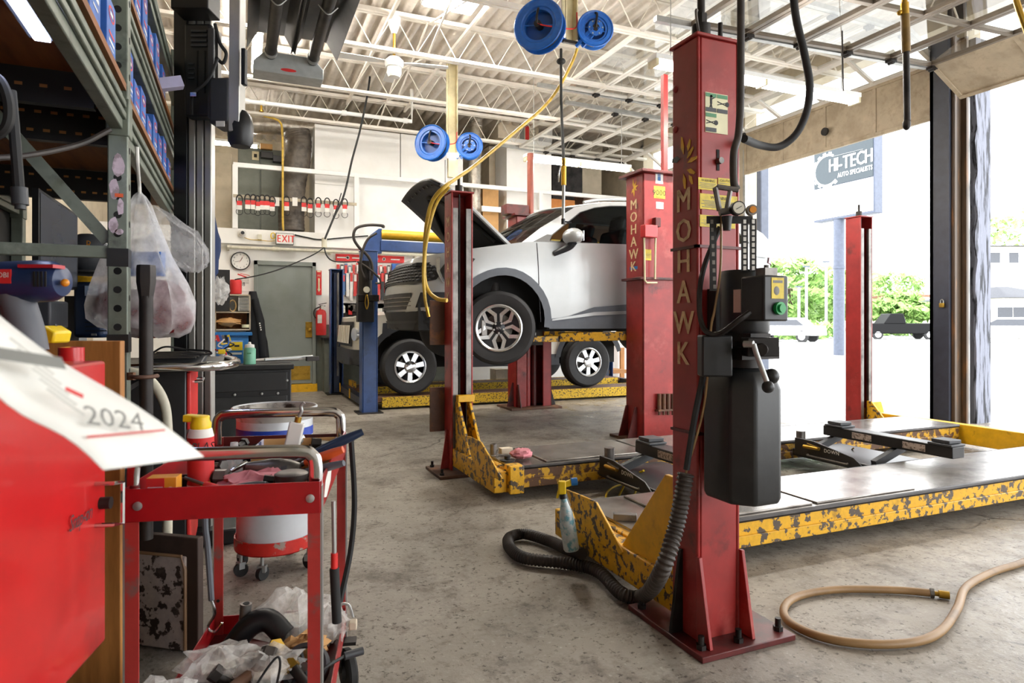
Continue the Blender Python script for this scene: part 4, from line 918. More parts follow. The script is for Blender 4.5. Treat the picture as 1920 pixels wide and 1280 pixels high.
class Body:
    """plan outline of one side from the nose to the tail; (u, z) -> point, facing -X"""
    def __init__(s, plan, x0, yc, z0, dxf, wz):
        s.pl = crom([V((a, b)) for a, b in plan], 8); s.u = [0]
        for i in range(1, len(s.pl)): s.u.append(s.u[-1]+(s.pl[i]-s.pl[i-1]).length)
        s.x0, s.yc, s.z0, s.dxf, s.wz = x0, yc, z0, dxf, wz
    def ux(s, x):
        for i in range(len(s.pl)//8, len(s.pl)-1):
            if s.pl[i].x <= x <= s.pl[i+1].x: return s.u[i]+(s.u[i+1]-s.u[i])*(x-s.pl[i].x)/(s.pl[i+1].x-s.pl[i].x)
        return s.u[-1]
    def at(s, u, z, off=0, sd=-1):
        u = max(0, min(u, s.u[-1]-1e-6)); i = 0
        while i < len(s.u)-2 and s.u[i+1] < u: i += 1
        t = (u-s.u[i])/(s.u[i+1]-s.u[i]); a, b = s.pl[i], s.pl[i+1]; p = a.lerp(b, t); d = (b-a).normalized(); n = V((-d.y, d.x))
        if n.dot(V((-.2, 1))) < 0 and p.x < 2: n = -n
        if p.x >= 2 and n.y < 0 and p.y > .3: n = -n
        p = p + n*off; w = s.wz(z)
        return V((s.x0+p.x+s.dxf(z)*max(0, 1-p.x/1.3)**1.2, s.yc+sd*p.y*w, s.z0+z))
    def both(s, poly, off=0, st=.07, holes=(), sides=(-1, 1)):
        m = M()
        for sd in sides:
            q = patch(poly, lambda u, z: s.at(u, z, off, sd), st, holes); m.add(q.v, q.f)
        return m
def wheel(name, parent, c, R, w, rim_r, style, steer=0, side=-1):
    T = Matrix.Translation(c) @ Matrix.Rotation(steer, 4, 'Z')
    if side > 0: T = T @ Matrix.Rotation(pi, 4, 'Z')
    W = lambda m: m.warp(lambda v: T @ v)
    t = M().lathe([(rim_r, -w/2), (R*.9, -w/2), (R*.975, -w/2+.02), (R, -w/2+.05), (R, w/2-.05), (R*.975, w/2-.02), (R*.9, w/2+.004), (rim_r+.03, w/2), (rim_r, w/2-.015), (rim_r, -w/2)], (0, 0, 0), -EY, 48, cap=False)
    wh = link('wheel', W(t), tyre_m, parent)
    g = M()
    for k in (-.06, -.02, .02, .06): g.lathe([(R+.001, k*w/.2-.006), (R+.002, k*w/.2), (R+.001, k*w/.2+.006)], (0, 0, 0), -EY, 40, cap=False)
    link('tread_groove', W(g), black_soft, wh)
    link('rim_barrel', W(M().lathe([(rim_r, w/2-.012), (rim_r-.012, w/2-.02), (rim_r-.02, w/2-.08), (rim_r-.03, -w/2+.02), (.02, -w/2+.03)], (0, 0, 0), -EY, 40, cap=False)), rim_dark, wh)
    link('brake_disc', W(M().lathe([(.14, -.02), (.14, 0), (.05, 0.01), (0.0, .01)], (0, 0, 0), -EY, 28)), steel_mid, wh)
    m = M(); m2 = M()
    yo = -w/2
    if style == 5:
        for i in range(5):
            a0 = 2*pi*i/5+.35
            def pt(r, da, dy): return V((r*cos(a0+da), yo+dy, r*sin(a0+da)))
            for sg in (-1, 1):
                P = [pt(.055, sg*.25, .03), pt(rim_r*.62, sg*.10, .022), pt(rim_r*.97, sg*.43, .008), pt(rim_r*.97, sg*.60, .008), pt(rim_r*.55, sg*.36, .024), pt(.06, sg*.6, .03)]
                m.add(P+[p+V((0, .022, 0)) for p in P], [(0,1,2,3,4,5), (11,10,9,8,7,6)]+[(i2, (i2+1) % 6, 6+(i2+1) % 6, 6+i2) for i2 in range(6)])
            P = [pt(.055, -.22, .034), pt(rim_r*.62, -.09, .027), pt(rim_r*.97, -.36, .014), pt(rim_r*.97, .36, .014), pt(rim_r*.62, .09, .027), pt(.055, .22, .034)]
            m2.add(P+[p+V((0, .015, 0)) for p in P], [(0,1,4,5), (1,2,3,4), (6,7,10,11), (7,8,9,10)]+[(i2, (i2+1) % 6, 6+(i2+1) % 6, 6+i2) for i2 in range(6)])
        link('spokes_plate', W(m), rim_silver, wh); link('spoke_dark_plate', W(m2), rim_dark, wh)  # dark painted plate between the two arms of each spoke
    else:
        for i in range(7):
            a0 = 2*pi*i/7+.2
            def pt(r, da, dy): return V((r*cos(a0+da), yo+dy, r*sin(a0+da)))
            P = [pt(.07, -.42, .012), pt(rim_r*.96, -.17, .012), pt(rim_r*.96, .17, .012), pt(.07, .42, .012)]
            m.add(P+[p+V((0, .03, 0)) for p in P], [(0,1,2,3), (7,6,5,4)]+[(i2, (i2+1) % 4, 4+(i2+1) % 4, 4+i2) for i2 in range(4)])
        link('spokes_plate', W(m), rim_silver, wh)
    link('rim_lip', W(M().lathe([(rim_r-.022, w/2-.012), (rim_r-.005, w/2+.003), (rim_r+.006, w/2), (rim_r+.006, w/2-.02)], (0, 0, 0), -EY, 40, cap=False)), rim_silver, wh)
    cap = M().lathe([(.062, w/2-.04), (.06, w/2-.022), (.04, w/2-.012), (0, w/2-.010)], (0, 0, 0), -EY, 20) if style == 5 else M().lathe([(.085, w/2-.05), (.08, w/2+.01), (.05, w/2+.02), (0, w/2+.021)], (0, 0, 0), -EY, 22)
    link('hub_cap', W(cap), rim_dark if style == 5 else chrome, wh)
    if style == 5:
        for i in range(5):
            a0 = 2*pi*(i+.5)/5+.35; link('lug_nut', W(M().cyl((.05*cos(a0), yo+.03, .05*sin(a0)), (.05*cos(a0), yo+.005, .05*sin(a0)), .011, n=8)), rim_silver, wh)
        link('cap_emblem', W(M().text('KN', (0, yo+.009, -.012), EX, EZ, .022)), rim_silver, wh)
    else: link('cap_bar', W(M().ob((0, yo-.022, 0), (.13, .006, .035), EX+EZ*.35, EY)), rim_silver, wh)
    return wh

# ---------------------------------------------------------------- silver car on the two-post lift
CX, CYc, CZ = 1.46, 6.70, .84
car = thing('car', 'silver crossover car raised on the red two-post lift with its bonnet open', 'car', (CX+2.3, CYc, CZ+.2))
planS = [(0, 0), (.012, .25), (.05, .48), (.13, .66), (.28, .80), (.5, .875), (.8, .915), (1.2, .93), (2.3, .932), (3.4, .93), (4.0, .90), (4.35, .83), (4.55, .62), (4.62, .3), (4.63, 0)]
def dxf(z):
    return .0 if .45 < z < .62 else ((z-.62)**1.4*.62 if z >= .62 else (.45-z)**1.3*.6)
def wz(z): return 1-.10*max(0, .55-z)**1.5-.13*max(0, z-.82)**1.4
B = Body(planS, CX, CYc, CZ, dxf, wz)
uw, ur, ue = B.ux(.90), B.ux(3.66), B.u[-1]
RA = .46; zc = .33
body = [(0, .40)]+[(B.ux(.42), .40)]+arc(uw, zc, RA, 172, 8)+[(uw+.5, .30), (ur-.5, .30)]+arc(ur, zc, RA, 175, 5)+[(ur+.6, .42), (ue, .42), (ue, 1.10), (B.ux(4.2), 1.20), (B.ux(3.4), 1.16), (B.ux(2.2), 1.135), (B.ux(1.15), 1.11), (B.ux(.9), 1.075), (B.ux(.5), 1.02), (B.ux(.25)*.9, .97), (0, .93)]
link('body_shell', B.both(body, 0, .075), silver, car, ang=50)
chin = [(0, .235), (B.ux(.38), .25), (uw-RA*1.02, .30), (uw-RA*1.0, .42), (B.ux(.42), .42), (0, .42)]
link('lower_bumper', B.both(chin, .012), clad_dark, car, ang=50)
trim = arc(uw, zc, RA+.055, 186, -8)+arc(uw, zc, RA-.02, -8, 186)
at_ = link('arch_trim', B.both(trim, .014, .05, sides=(-1,)), clad, car, ang=50); link('arch_trim', B.both(trim, .014, .05, sides=(1,)), clad, car, ang=50)
trr = arc(ur, zc, RA+.055, 188, -8)+arc(ur, zc, RA-.02, -8, 188)
link('arch_trim', B.both(trr, .014, .05, sides=(-1,)), clad, car, ang=50); link('arch_trim', B.both(trr, .014, .05, sides=(1,)), clad, car, ang=50)
sill = [(uw+RA+.035, .25), (ur-RA-.035, .25), (ur-RA-.035, .56), (uw+1.6, .52), (uw+1.0, .47), (uw+RA+.2, .36), (uw+RA+.035, .35)]
for sd in (-1, 1):
    link('sill_cladding', B.both(sill, .012, .08, sides=(sd,)), clad, car, ang=50)
    link('sill_strip', B.both([(uw+RA+.06, .345), (uw+1.0, .42), (uw+1.9, .455), (uw+1.9, .425), (uw+1.0, .385), (uw+RA+.06, .33)], .02, .08, sides=(sd,)), silver, car)
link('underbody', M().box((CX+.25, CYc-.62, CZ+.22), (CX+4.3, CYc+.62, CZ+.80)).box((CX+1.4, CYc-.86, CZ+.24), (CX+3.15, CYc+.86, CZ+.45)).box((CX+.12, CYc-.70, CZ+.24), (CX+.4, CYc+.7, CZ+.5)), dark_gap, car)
# front details
gr = [(0, .70), (.30, .70), (.62, .68), (.86, .72), (.90, .80), (.70, .885), (.25, .905), (0, .905)]
gl = link('grille', B.both(gr, .012, .06), black, car, ang=50)
hexm = M()
for sd in (-1, 1):
    for j in range(6):
        for i in range(15):
            u = .06*i+(.03 if j % 2 else 0); z = .722+.031*j
            if inpoly((u, z), gr) and u < .84:
                g = .6+u*.6; ring = []
                for k in range(6):
                    a = rad(60*k); ring.append((u+.026*cos(a)*g, z+.014*sin(a)*g))
                P = [B.at(p[0], p[1], .016, sd) for p in ring]; c = B.at(u, z, .030, sd); b = len(hexm.v)
                hexm.add(P+[c], [(k, (k+1) % 6, 6) for k in range(6)])
link('grille_mesh', hexm, charcoal, gl, ang=20)
for sd in (-1, 1):
    hl_ = [(.86, .80), (.93, .70), (1.02, .66), (1.12, .79), (1.19, .92), (1.06, .955), (.92, .93)]
    hl = link('headlamp', B.both(hl_, .010, .05, sides=(sd,)), rim_dark, car)
    inner = M()
    for (u, z, r) in ((1.0, .88, .032), (1.08, .875, .032), (.98, .80, .028), (1.05, .75, .03)):
        inner.sph(B.at(u, z, .018, sd), (r*.5, r*.9, r), 10, 8)
    link('lamp_reflector', inner, rim_silver, hl); link('lamp_lens', B.both(hl_, .035, .05, sides=(sd,)), glass_lamp, hl)
    link('lamp_strip', B.both([(.78, .93), (.84, .80), (.93, .685), (.955, .69), (.875, .80), (.82, .94)], .02, .05, sides=(sd,)), rim_silver, car)
    gi = link('side_intake', B.both([(.62, .455), (1.02, .455), (1.08, .54), (1.0, .60), (.70, .60)], .012, .06, sides=(sd,)), clad_dark, car)
    link('intake_blade', B.both([(.50, .415), (1.1, .44), (1.1, .47), (.66, .455), (.72, .60), (.64, .60)], .02, .06, sides=(sd,)), silver, car)
li = link('lower_grille', B.both([(0, .44), (.55, .44), (.6, .60), (0, .60)], .012, .06), black, car)
bars = M()
for z in (.475, .515, .555):
    for sd in (-1, 1): bars.tube([B.at(.6*i/8, z, .016, sd) for i in range(9)], .007, 5)
link('grille_bars', bars, steel_mid, li)
link('bumper_lip', B.both([(0, .30), (B.ux(.4), .31), (B.ux(.4), .335), (0, .325)], .03, .1), charcoal, car)
# engine bay, bonnet
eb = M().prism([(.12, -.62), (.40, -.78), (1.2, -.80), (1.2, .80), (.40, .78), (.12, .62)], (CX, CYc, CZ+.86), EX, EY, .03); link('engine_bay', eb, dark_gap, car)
em = M().box((CX+.45, CYc-.3, CZ+.88), (CX+.95, CYc+.25, CZ+.99)).box((CX+.4, CYc-.65, CZ+.88), (CX+.6, CYc-.4, CZ+.985)).cyl((CX+.7, CYc-.5, CZ+.9), (CX+.7, CYc-.5, CZ+1.0), .07); link('engine_cover', em, charcoal, car, bev=.01)
cw = M().ob((CX+1.15, CYc, CZ+1.06), (.18, 1.5, .05), V((1, 0, .35)), EY); link('cowl', cw, black, car, bev=.008)
hx, hzz = CX+1.08, CZ+1.10; ha = rad(137); hu = V((cos(ha), 0, sin(ha))); hn = V((-sin(ha), 0, cos(ha)))
hu = V((-.735, 0, .678)); hn = V((.678, 0, .735))
def hoodpt(s, t, off):
    L = 1.05; w = .76-.10*s-.16*max(0, s-.75)**1.5*4; curl = -.16*max(0, s-.6)**2*2.2; L2 = L*s*(1-.04*t*t)
    return V((hx, CYc, hzz)) + hu*L2 + hn*(curl+off+.05*(1-t*t)-.03) + EY*(w*t)
def hoodgrid(off, sc=1.0, n=12, k=14):
    m = M(); vs = [hoodpt(i/n*(sc if sc < 1 else 1)+(.0 if sc == 1 else .02), (-1+2*j/k)*sc, off) for i in range(n+1) for j in range(k+1)]
    return m.add(vs, [(i*(k+1)+j, i*(k+1)+j+1, (i+1)*(k+1)+j+1, (i+1)*(k+1)+j) for i in range(n) for j in range(k)])
bn = link('bonnet', hoodgrid(0), silver, car, solid=.012, ang=60)
link('bonnet_liner', hoodgrid(-.03, .985), clad_dark, bn, solid=.02, ang=60)
for t in (-1, 1): link('bonnet_edge', M().tube([hoodpt(i/10, t*.995, -.012) for i in range(10)], .022, 8, 2), silver, bn)
lm = M()
for i in range(7): lm.cyl(hoodpt(.93, -.75+.25*i, -.055), hoodpt(.93, -.75+.25*i, -.035), .016, n=8)
link('liner_clips', lm, steel_mid, bn)
link('bonnet_seal', M().tube([hoodpt(.12+.7*(1-abs(i-8)/8.0)**.5, -.8+.1*i, -.06) for i in range(17)], .02, 8, 2), black_soft, bn)
# greenhouse
def gh(sd, off=0.0):
    def fn(x, z):
        t = max(0, z-1.08); return V((CX+x, CYc+sd*(.900-.40*t-.12*t*t+off - .04*max(0, x-3.6)), CZ+z))
    return fn
roofl = [(1.08, 1.08), (1.35, 1.27), (1.80, 1.525), (2.2, 1.615), (2.7, 1.65), (3.4, 1.625), (4.05, 1.55), (4.35, 1.38), (4.52, 1.14)]
outer = [(1.08, 1.08)] + roofl[1:] + [(4.52, 1.08)]
w1 = [(1.40, 1.135), (1.47, 1.20), (1.86, 1.47), (2.05, 1.535), (2.25, 1.57), (2.47, 1.585), (2.45, 1.14)]
w2 = [(2.56, 1.145), (2.57, 1.588), (3.1, 1.585), (3.45, 1.54), (3.5, 1.18)]; w3 = [(3.6, 1.19), (3.53, 1.48), (3.9, 1.42), (4.05, 1.25)]
for sd in (-1, 1):
    link('pillar_frame', patch(outer, gh(sd), .045, (w1, w2, w3)), silver, car, ang=179)
    for ww in (w1, w2, w3):
        c = sum((V(p) for p in ww), V((0, 0)))/len(ww)
        link('window_trim', patch([tuple(c+(V(p)-c)*1.06) for p in ww], gh(sd, .004), .12, (ww,)), black, car)
        link('side_window', patch(ww, gh(sd, -.006), .2), glass_car, car)
    link('quarter_trim', patch([(1.22, 1.11), (1.40, 1.11), (1.46, 1.20), (1.40, 1.20)], gh(sd, .012), .1), black, car)
    link('roof_rail', M().tube([gh(sd, -.03)(a, b+.035) for a, b in ((1.95, 1.565), (2.2, 1.62), (2.7, 1.655), (3.4, 1.63), (3.9, 1.575))], .018, 8, 6), silver, car)
def span(prof, k=10, crown=.05):
    m = M(); vs = []
    for a, b in prof:
        p = gh(-1)(a, b); q = gh(1)(a, b)
        for i in range(k+1):
            t = i/k; v = p.lerp(q, t); v.z += crown*(1-(2*t-1)**2); v.x -= crown*2.2*(1-(2*t-1)**2)*(1 if a < 2 else 0); vs.append(v)
    n = len(prof); return m.add(vs, [(i*(k+1)+j, i*(k+1)+j+1, (i+1)*(k+1)+j+1, (i+1)*(k+1)+j) for i in range(n-1) for j in range(k)])
link('windscreen', span([(1.10, 1.09), (1.35, 1.265), (1.6, 1.41), (1.80, 1.52)]), glass_car, car, ang=60)
link('roof', span([(1.80, 1.525), (2.0, 1.575), (2.2, 1.615), (2.7, 1.65), (3.1, 1.642), (3.4, 1.625), (3.8, 1.583), (4.05, 1.55), (4.2, 1.52)]), silver, car, solid=.015, ang=60)
link('headliner', span([(1.85, 1.50), (2.2, 1.575), (2.7, 1.61), (3.1, 1.605), (3.4, 1.585), (3.8, 1.54), (4.05, 1.50)], crown=.03), clad_dark, car, ang=60)
link('rear_screen', span([(4.05, 1.55), (4.35, 1.38), (4.52, 1.14)]), glass_car, car, ang=60)
for sd in (-1, 1): link('shoulder_deck', M().add([B.at(B.ux(x), z, -.0, sd) for x, z in ((1.12, 1.105), (2.2, 1.135), (3.4, 1.16), (4.2, 1.19))]+[gh(sd)(x, 1.085) for x in (1.1, 2.2, 3.4, 4.3)], [(i, i+1, 5+i, 4+i) for i in range(3)]), silver, car)
inn = M().box((CX+1.3, CYc-.7, CZ+.78), (CX+4.3, CYc+.7, CZ+.84)).ob((CX+1.5, CYc, CZ+1.0), (.45, 1.4, .2), EX, EY); link('cabin_floor', inn, clad_dark, car)
for sx in (2.45, 3.45):
    for sy in (-.36, .36):
        st_ = M().ob((CX+sx, CYc+sy, CZ+1.05), (.14, .48, .62), V((1, 0, -.25)), EY).ob((CX+sx+.1, CYc+sy, CZ+1.43), (.1, .26, .18), V((1, 0, -.25)), EY).ob((CX+sx-.28, CYc+sy, CZ+.85), (.5, .5, .14), EX, EY)
        link('seat', st_, charcoal, car, bev=.04)
link('steering_wheel', M().tube([V((CX+1.85, CYc-.36, CZ+1.1))+V((.08*sin(a)*.5, .17*cos(a), .17*sin(a))) for a in [2*pi*i/20 for i in range(20)]], .014, 8, closed=True), black, car)
# doors, mirror, handle
for sd in (-1, 1):
    ud, ub = B.ux(1.28), B.ux(2.62)
    link('door_seam', M().tube([B.at(ud-.02, 1.10, .002, sd), B.at(ud-.01, .9, .002, sd), B.at(ud, .6, .002, sd), B.at(ud+.02, .32, .004, sd)], .004, 5, 5).tube([B.at(ub, 1.12, .002, sd), B.at(ub, .7, .002, sd), B.at(ub-.02, .34, .004, sd)], .004, 5, 5), clad_dark, car)
    hd = link('door_handle', M().tube([B.at(B.ux(2.32), .965, .012, sd), B.at(B.ux(2.37), .97, .035, sd), B.at(B.ux(2.52), .975, .035, sd), B.at(B.ux(2.56), .975, .012, sd)], .014, 8, 5), silver, car)
    link('handle_cup', M().sph(B.at(B.ux(2.44), .955, -.005, sd), (.09, .015, .035), 14, 8), clad, hd)
    link('belt_strip', M().tube([B.at(B.ux(1.2+.25*i), 1.105+.003*i, -.012, sd) for i in range(10)], .008, 6), chrome, car)
    mc_ = V((CX+1.60, CYc+sd*1.04, CZ+1.165))
    mi = link('mirror', M().sph(mc_, (.10, .13, .085), 16, 12).warp(lambda v: V((min(v.x, mc_.x+.075), v.y, max(v.z, mc_.z-.06)))), silver, car)
    link('mirror_arm', M().tube([B.at(B.ux(1.45), 1.0, 0, sd), mc_+V((-.02, -sd*.05, -.10)), mc_+V((.0, 0, -.05))], .038, 8, 4, rf=lambda t: .7+.5*t), clad_dark, mi); link('mirror_glass', M().ob(mc_+V((.077, 0, .005)), (.004, .17, .10), EX, EY), chrome, mi)
    link('tail_lamp', B.both([(ue-.95, 1.02), (ue-.45, 1.0), (ue-.30, 1.08), (ue-.5, 1.10), (ue-.9, 1.10)], .014, .06, sides=(sd,)), tail_red, car)
link('rear_spoiler', M().ob((CX+4.2, CYc, CZ+1.545), (.3, 1.15, .03), V((1, 0, -.12)), EY), black, car, bev=.01)
for yy in (-.80, .80): link('strut', M().cyl((CX+.90, CYc+yy*.78, CZ+.30), (CX+.96, CYc+yy*.66, CZ+.78), .055, n=12).cyl((CX+.92, CYc+yy*.74, CZ+.45), (CX+.95, CYc+yy*.68, CZ+.7), .085, n=12), steel_dark, car)
WZ = 1.10-0
for x, st_ in ((.90, -.36), (3.66, 0)):
    wheel('wheel', car, V((CX+x, CYc-.80, WZ)), .362, .225, .225, 5, st_, -1); wheel('wheel', car, V((CX+x, CYc+.80, WZ)), .362, .225, .225, 5, st_, 1)
link('brake_caliper', M().ob((CX+.74, CYc-.80, WZ-.0), (.07, .07, .16), EX, EY), steel_mid, car, bev=.01)

# ---------------------------------------------------------------- white truck on the blue lift
TX, TYc, TZ = 1.42, 9.55, .165
trk = thing('truck', 'white off road truck standing on the blue four-post lift behind the silver car', 'truck', (TX+2.2, TYc, TZ))
planT = [(0, 0), (.01, .4), (.03, .66), (.09, .78), (.22, .86), (.5, .90), (1.2, .92), (2.4, .925), (3.6, .92), (4.1, .90), (4.3, .84), (4.38, .6), (4.40, 0)]
BT = Body(planT, TX, TYc, TZ, lambda z: .10*max(0, z-.75)+.05*max(0, .5-z), lambda z: 1-.04*max(0, z-.9))
tw, trr_, te = BT.ux(.74), BT.ux(3.52), BT.u[-1]; RB, zt_ = .52, .40
tb = [(0, .62)]+[(tw-RB-.12, .62)]+arc(tw, zt_, RB, 155, 10)+[(tw+.7, .48), (trr_-.7, .48)]+arc(trr_, zt_, RB, 170, 22)+[(te, .60), (te, 1.12), (BT.ux(1.25), 1.14), (BT.ux(.35), 1.09), (.5, 1.06), (0, 1.05)]
link('body_shell', BT.both(tb, 0, .09), truck_paint, trk, ang=50)
link('bonnet', M().add([BT.at(BT.ux(1.28), 1.14, 0, -1), BT.at(.95, 1.06, 0, -1), BT.at(0, 1.05, 0, 1), BT.at(.95, 1.06, 0, 1), BT.at(BT.ux(1.28), 1.14, 0, 1), V((TX+1.28, TYc, TZ+1.20)), V((TX+.3, TYc, TZ+1.13))], [(0, 1, 6, 5), (1, 2, 6), (2, 3, 6), (3, 4, 5, 6)]), truck_paint, trk, ang=60)
link('bumper', BT.both([(0, .40), (tw-RB-.1, .42), (tw-RB+.0, .62), (0, .64)], .05, .09), clad_dark, trk, ang=50)
for sd in (-1, 1): link('fender_flare', BT.both(arc(tw, zt_, RB+.07, 170, 0)+arc(tw, zt_, RB-.01, 0, 170), .03, .06, sides=(sd,)), clad_dark, trk); link('fender_flare', BT.both(arc(trr_, zt_, RB+.07, 172, 15)+arc(trr_, zt_, RB-.01, 15, 172), .03, .06, sides=(sd,)), clad_dark, trk)
for sd in (-1, 1): link('sill_cladding', BT.both([(tw+RB+.03, .36), (trr_-RB, .36), (trr_-RB, .52), (tw+RB+.03, .52)], .02, .1, sides=(sd,)), clad_dark, trk)
gb = M()
for sd in (-1, 1):
    for i in range(4): gb.tube([BT.at(.06+.13*i, .70, .03, sd), BT.at(.06+.13*i, .95, .03, sd)], .028, 6)
tg = link('grille', BT.both([(0, .66), (.60, .66), (.60, 1.0), (0, 1.0)], .012, .1), black, trk); link('grille_bars', gb, chrome, tg)
for sd in (-1, 1):
    link('headlamp', M().cyl(BT.at(.70, .83, -.01, sd), BT.at(.70, .83, .03, sd), .09, n=18), rim_silver, trk); link('marker_lamp', BT.both([(.86, .68), (.92, .68), (.92, .98), (.86, .98)], .014, .08, sides=(sd,)), orange, trk)
    link('fender_vent', BT.both([(1.09, .80), (1.19, .80), (1.22, .84), (1.22, .96), (1.19, .99), (1.09, .98)], .012, .08, sides=(sd,)), clad_dark, trk)
link('underbody', M().box((TX+.2, TYc-.55, TZ+.35), (TX+4.2, TYc+.55, TZ+.9)), dark_gap, trk)
cab = M(); 
cp_ = [(1.25, 1.12, .80), (1.55, 1.62, .70), (1.75, 1.72, .66), (3.9, 1.72, .66), (4.2, 1.62, .70), (4.36, 1.12, .80)]
vs = []
for a, b, w in cp_: vs += [(TX+a, TYc-w, TZ+b), (TX+a, TYc+w, TZ+b)]
cab.add(vs, [(2*i, 2*i+1, 2*i+3, 2*i+2) for i in range(5)]+[(0, 2, 4, 6, 8, 10), (1, 3, 5, 7, 9, 11)]); link('cab', cab, truck_paint, trk, bev=.03)
for sd in (-1, 1):
    for a0, a1 in ((1.5, 2.4), (2.5, 3.3), (3.4, 4.1)):
        y0 = TYc+sd*.80; y1 = TYc+sd*.72; dx = .16 if a0 < 2 else 0
        link('side_window', M().quad((TX+a0, y0+sd*.006, TZ+1.18), (TX+a1, y0+sd*.006, TZ+1.18), (TX+a1, y1+sd*.006, TZ+1.58), (TX+a0+dx, y1+sd*.006, TZ+1.58)), screen, trk)
link('windscreen', M().quad((TX+1.28, TYc-.72, TZ+1.19), (TX+1.28, TYc+.72, TZ+1.19), (TX+1.51, TYc+.64, TZ+1.58), (TX+1.51, TYc-.64, TZ+1.58)), screen, trk)
for x in (.74, 3.52):
    wheel('wheel', trk, V((TX+x, TYc-.80, TZ+.385)), .385, .25, .215, 7, 0, -1); wheel('wheel', trk, V((TX+x, TYc+.80, TZ+.385)), .385, .25, .215, 7, 0, 1)
# ================================================================ shelving rack along the left wall
XF = -.335; YU = 2.26
RK = thing('shelving_rack', 'tall grey green slotted steel shelving rack along the left wall', 'rack', (-.7, YU, 0))
def upright(x, y, holes=True):
    u = link('upright', M().box((x-.027, y, 0), (x+.027, y+.06, 2.75)), grey_rack, RK, bev=.004)
    if holes:
        base = None
        for i in range(44):
            zz = .12+.0565*i
            if 1.70 < zz < 1.90: continue
            hm = M().lathe([(.011, 0), (.011, .0015)], (x, y+.0006, zz), -EY, 12)
            if base is None: base = link('bolt_hole', hm, dark_gap, u); z0 = zz
            else: c = dup(base, parent=u); c.location = base.location + V((0, 0, zz-z0))
            if 14 < i < 30 and i % 2:
                c = dup(base, parent=u); c.location = V((0, 0, 0)); c.rotation_euler = (0, 0, 0)
                c.location = base.location + V((0, 0, zz-z0)); 
        for i in range(12):
            zz = 1.0+.113*i; link('side_hole', M().lathe([(.010, 0), (.010, .0015)], (x+.0265, y+.03, zz), EX, 10), dark_gap, u)
    for zz in (1.77, 2.25): link('joint_sleeve', M().box((x-.031, y-.005, zz-.055), (x+.031, y+.065, zz+.06)), grey_rack, u, bev=.004); link('sleeve_hole', M().lathe([(.012, 0), (.012, .0015)], (x, y-.0045, zz-.02), -EY, 12), dark_gap, u)
    return u
up = upright(XF, YU)
for z0, px in ((.47, 0), (1.06, 0), (1.32, 0)): link('black_tape', M().box((XF-.0285, YU-.002, z0), (XF+.0285, YU+.061, z0+.055)), black, up)
pk = M(); rnd = random.Random(6)
for (a, b2, w, hh) in ((.002, 1.625, .034, .075), (-.009, 1.555, .026, .07), (.008, 1.50, .020, .06), (-.010, 1.445, .026, .05), (.004, 1.425, .026, .02)):
    P = [(a+w*.5*cos(t)*rnd.uniform(.75, 1.1), hh*.5*sin(t)*rnd.uniform(.75, 1.1)) for t in [2*pi*i/11 for i in range(11)]]
    pk.prism(P, (XF, YU-.0004, b2), EX, EZ, .0006)
link('torn_label', pk, mk('torn pale label', '#c9b8c4', .7, c2='#9a8a90', sc=30, lo=.5, hi=.6), up); link('warning_tag', M().ob((XF+.004, YU-.002, 1.535), (.022, .001, .011), EX, EY), orange, up)
upright(-1.1, YU, False); upright(XF, 4.25, False); upright(-1.1, 4.25, False); upright(XF, .25, False)
def beam(y0, y1, z0, z1, x=XF):
    b = link('shelf_beam', M().box((x-.02, y0, z0), (x+.014, y1, z1)).box((x+.014, y0, z0+.03), (x+.024, y1, z0+.05)).box((x+.014, y0, z1-.045), (x+.024, y1, z1-.025)), grey_rack, RK, bev=.003); return b
beam(.28, YU, 1.735, 1.845); beam(YU+.06, 4.25, 1.715, 1.83); beam(YU+.06, 4.25, 2.045, 2.16); beam(.28, YU, 2.28, 2.4); beam(YU+.06, 4.25, 2.42, 2.52)
beam(YU+.06, 4.25, 1.735, 1.845, -1.1); beam(.28, YU, 1.735, 1.845, -1.1)
link('shelf_board', M().box((-1.12, .25, 1.85), (XF+.024, YU-.01, 1.872)), wood_dark, RK); link('shelf_board', M().box((-1.12, YU+.07, 1.835), (XF+.024, 4.28, 1.857)), wood_dark, RK); link('shelf_board', M().box((-1.12, YU+.07, 2.165), (XF+.024, 4.28, 2.187)), wood_dark, RK)
def slotted(y, z0, z1, n, rows):
    s = link('slotted_angle', M().box((-1.1, y, z0), (XF-.04, y+.03, z1)), grey_rack_dark, RK); base = None
    for r in range(rows):
        for i in range(n):
            p = V((-1.06+.68*i/n+.02*(r % 2), y-.001, z0+(z1-z0)*(r+.5)/rows)); w = .016 if (i+r) % 2 else .010
            if base is None: base = link('slot', M().ob(p, (.018, .001, .009), EX, EY), wood, s); p0 = p
            else: c = dup(base, parent=s); c.location = base.location + (p-p0)
slotted(2.14, 1.755, 1.85, 12, 1); slotted(2.42, 1.72, 1.835, 16, 2); slotted(3.4, 1.70, 1.83, 16, 2)
link('back_board', M().box((-1.16, .2, .05), (-1.13, 4.3, 2.7)), grey_rack_dark, RK)
zs = Y(100, 468, YU).z; link('end_strut', M().box((-1.1, YU+.005, zs-.018), (XF-.027, YU+.035, zs+.018)), grey_rack, RK, bev=.003)
p0, p1 = Y(203, 452, YU+.02), Y(-60, 158, YU+.02); link('end_diagonal', M().bar(p0, p1, .036, .012, up=EY), grey_rack, RK)
link('lower_shelf_board', M().box((-1.12, 2.34, .90), (XF-.03, 2.98, .92)), steel_dark, RK)
ld = thing('strip_light', 'cool white led strip light under the top rack board', 'light', D(40, 10, 1.4))
p0, p1 = D(12, -30, 1.22), D(80, 62, 1.46); p1.z = p0.z; 
link('housing', M().bar(p0+V((0, 0, .012)), p1+V((0, 0, .012)), .05, .024), charcoal, ld); link('led_lens', M().bar(p0, p1, .03, .008), led_m, ld)
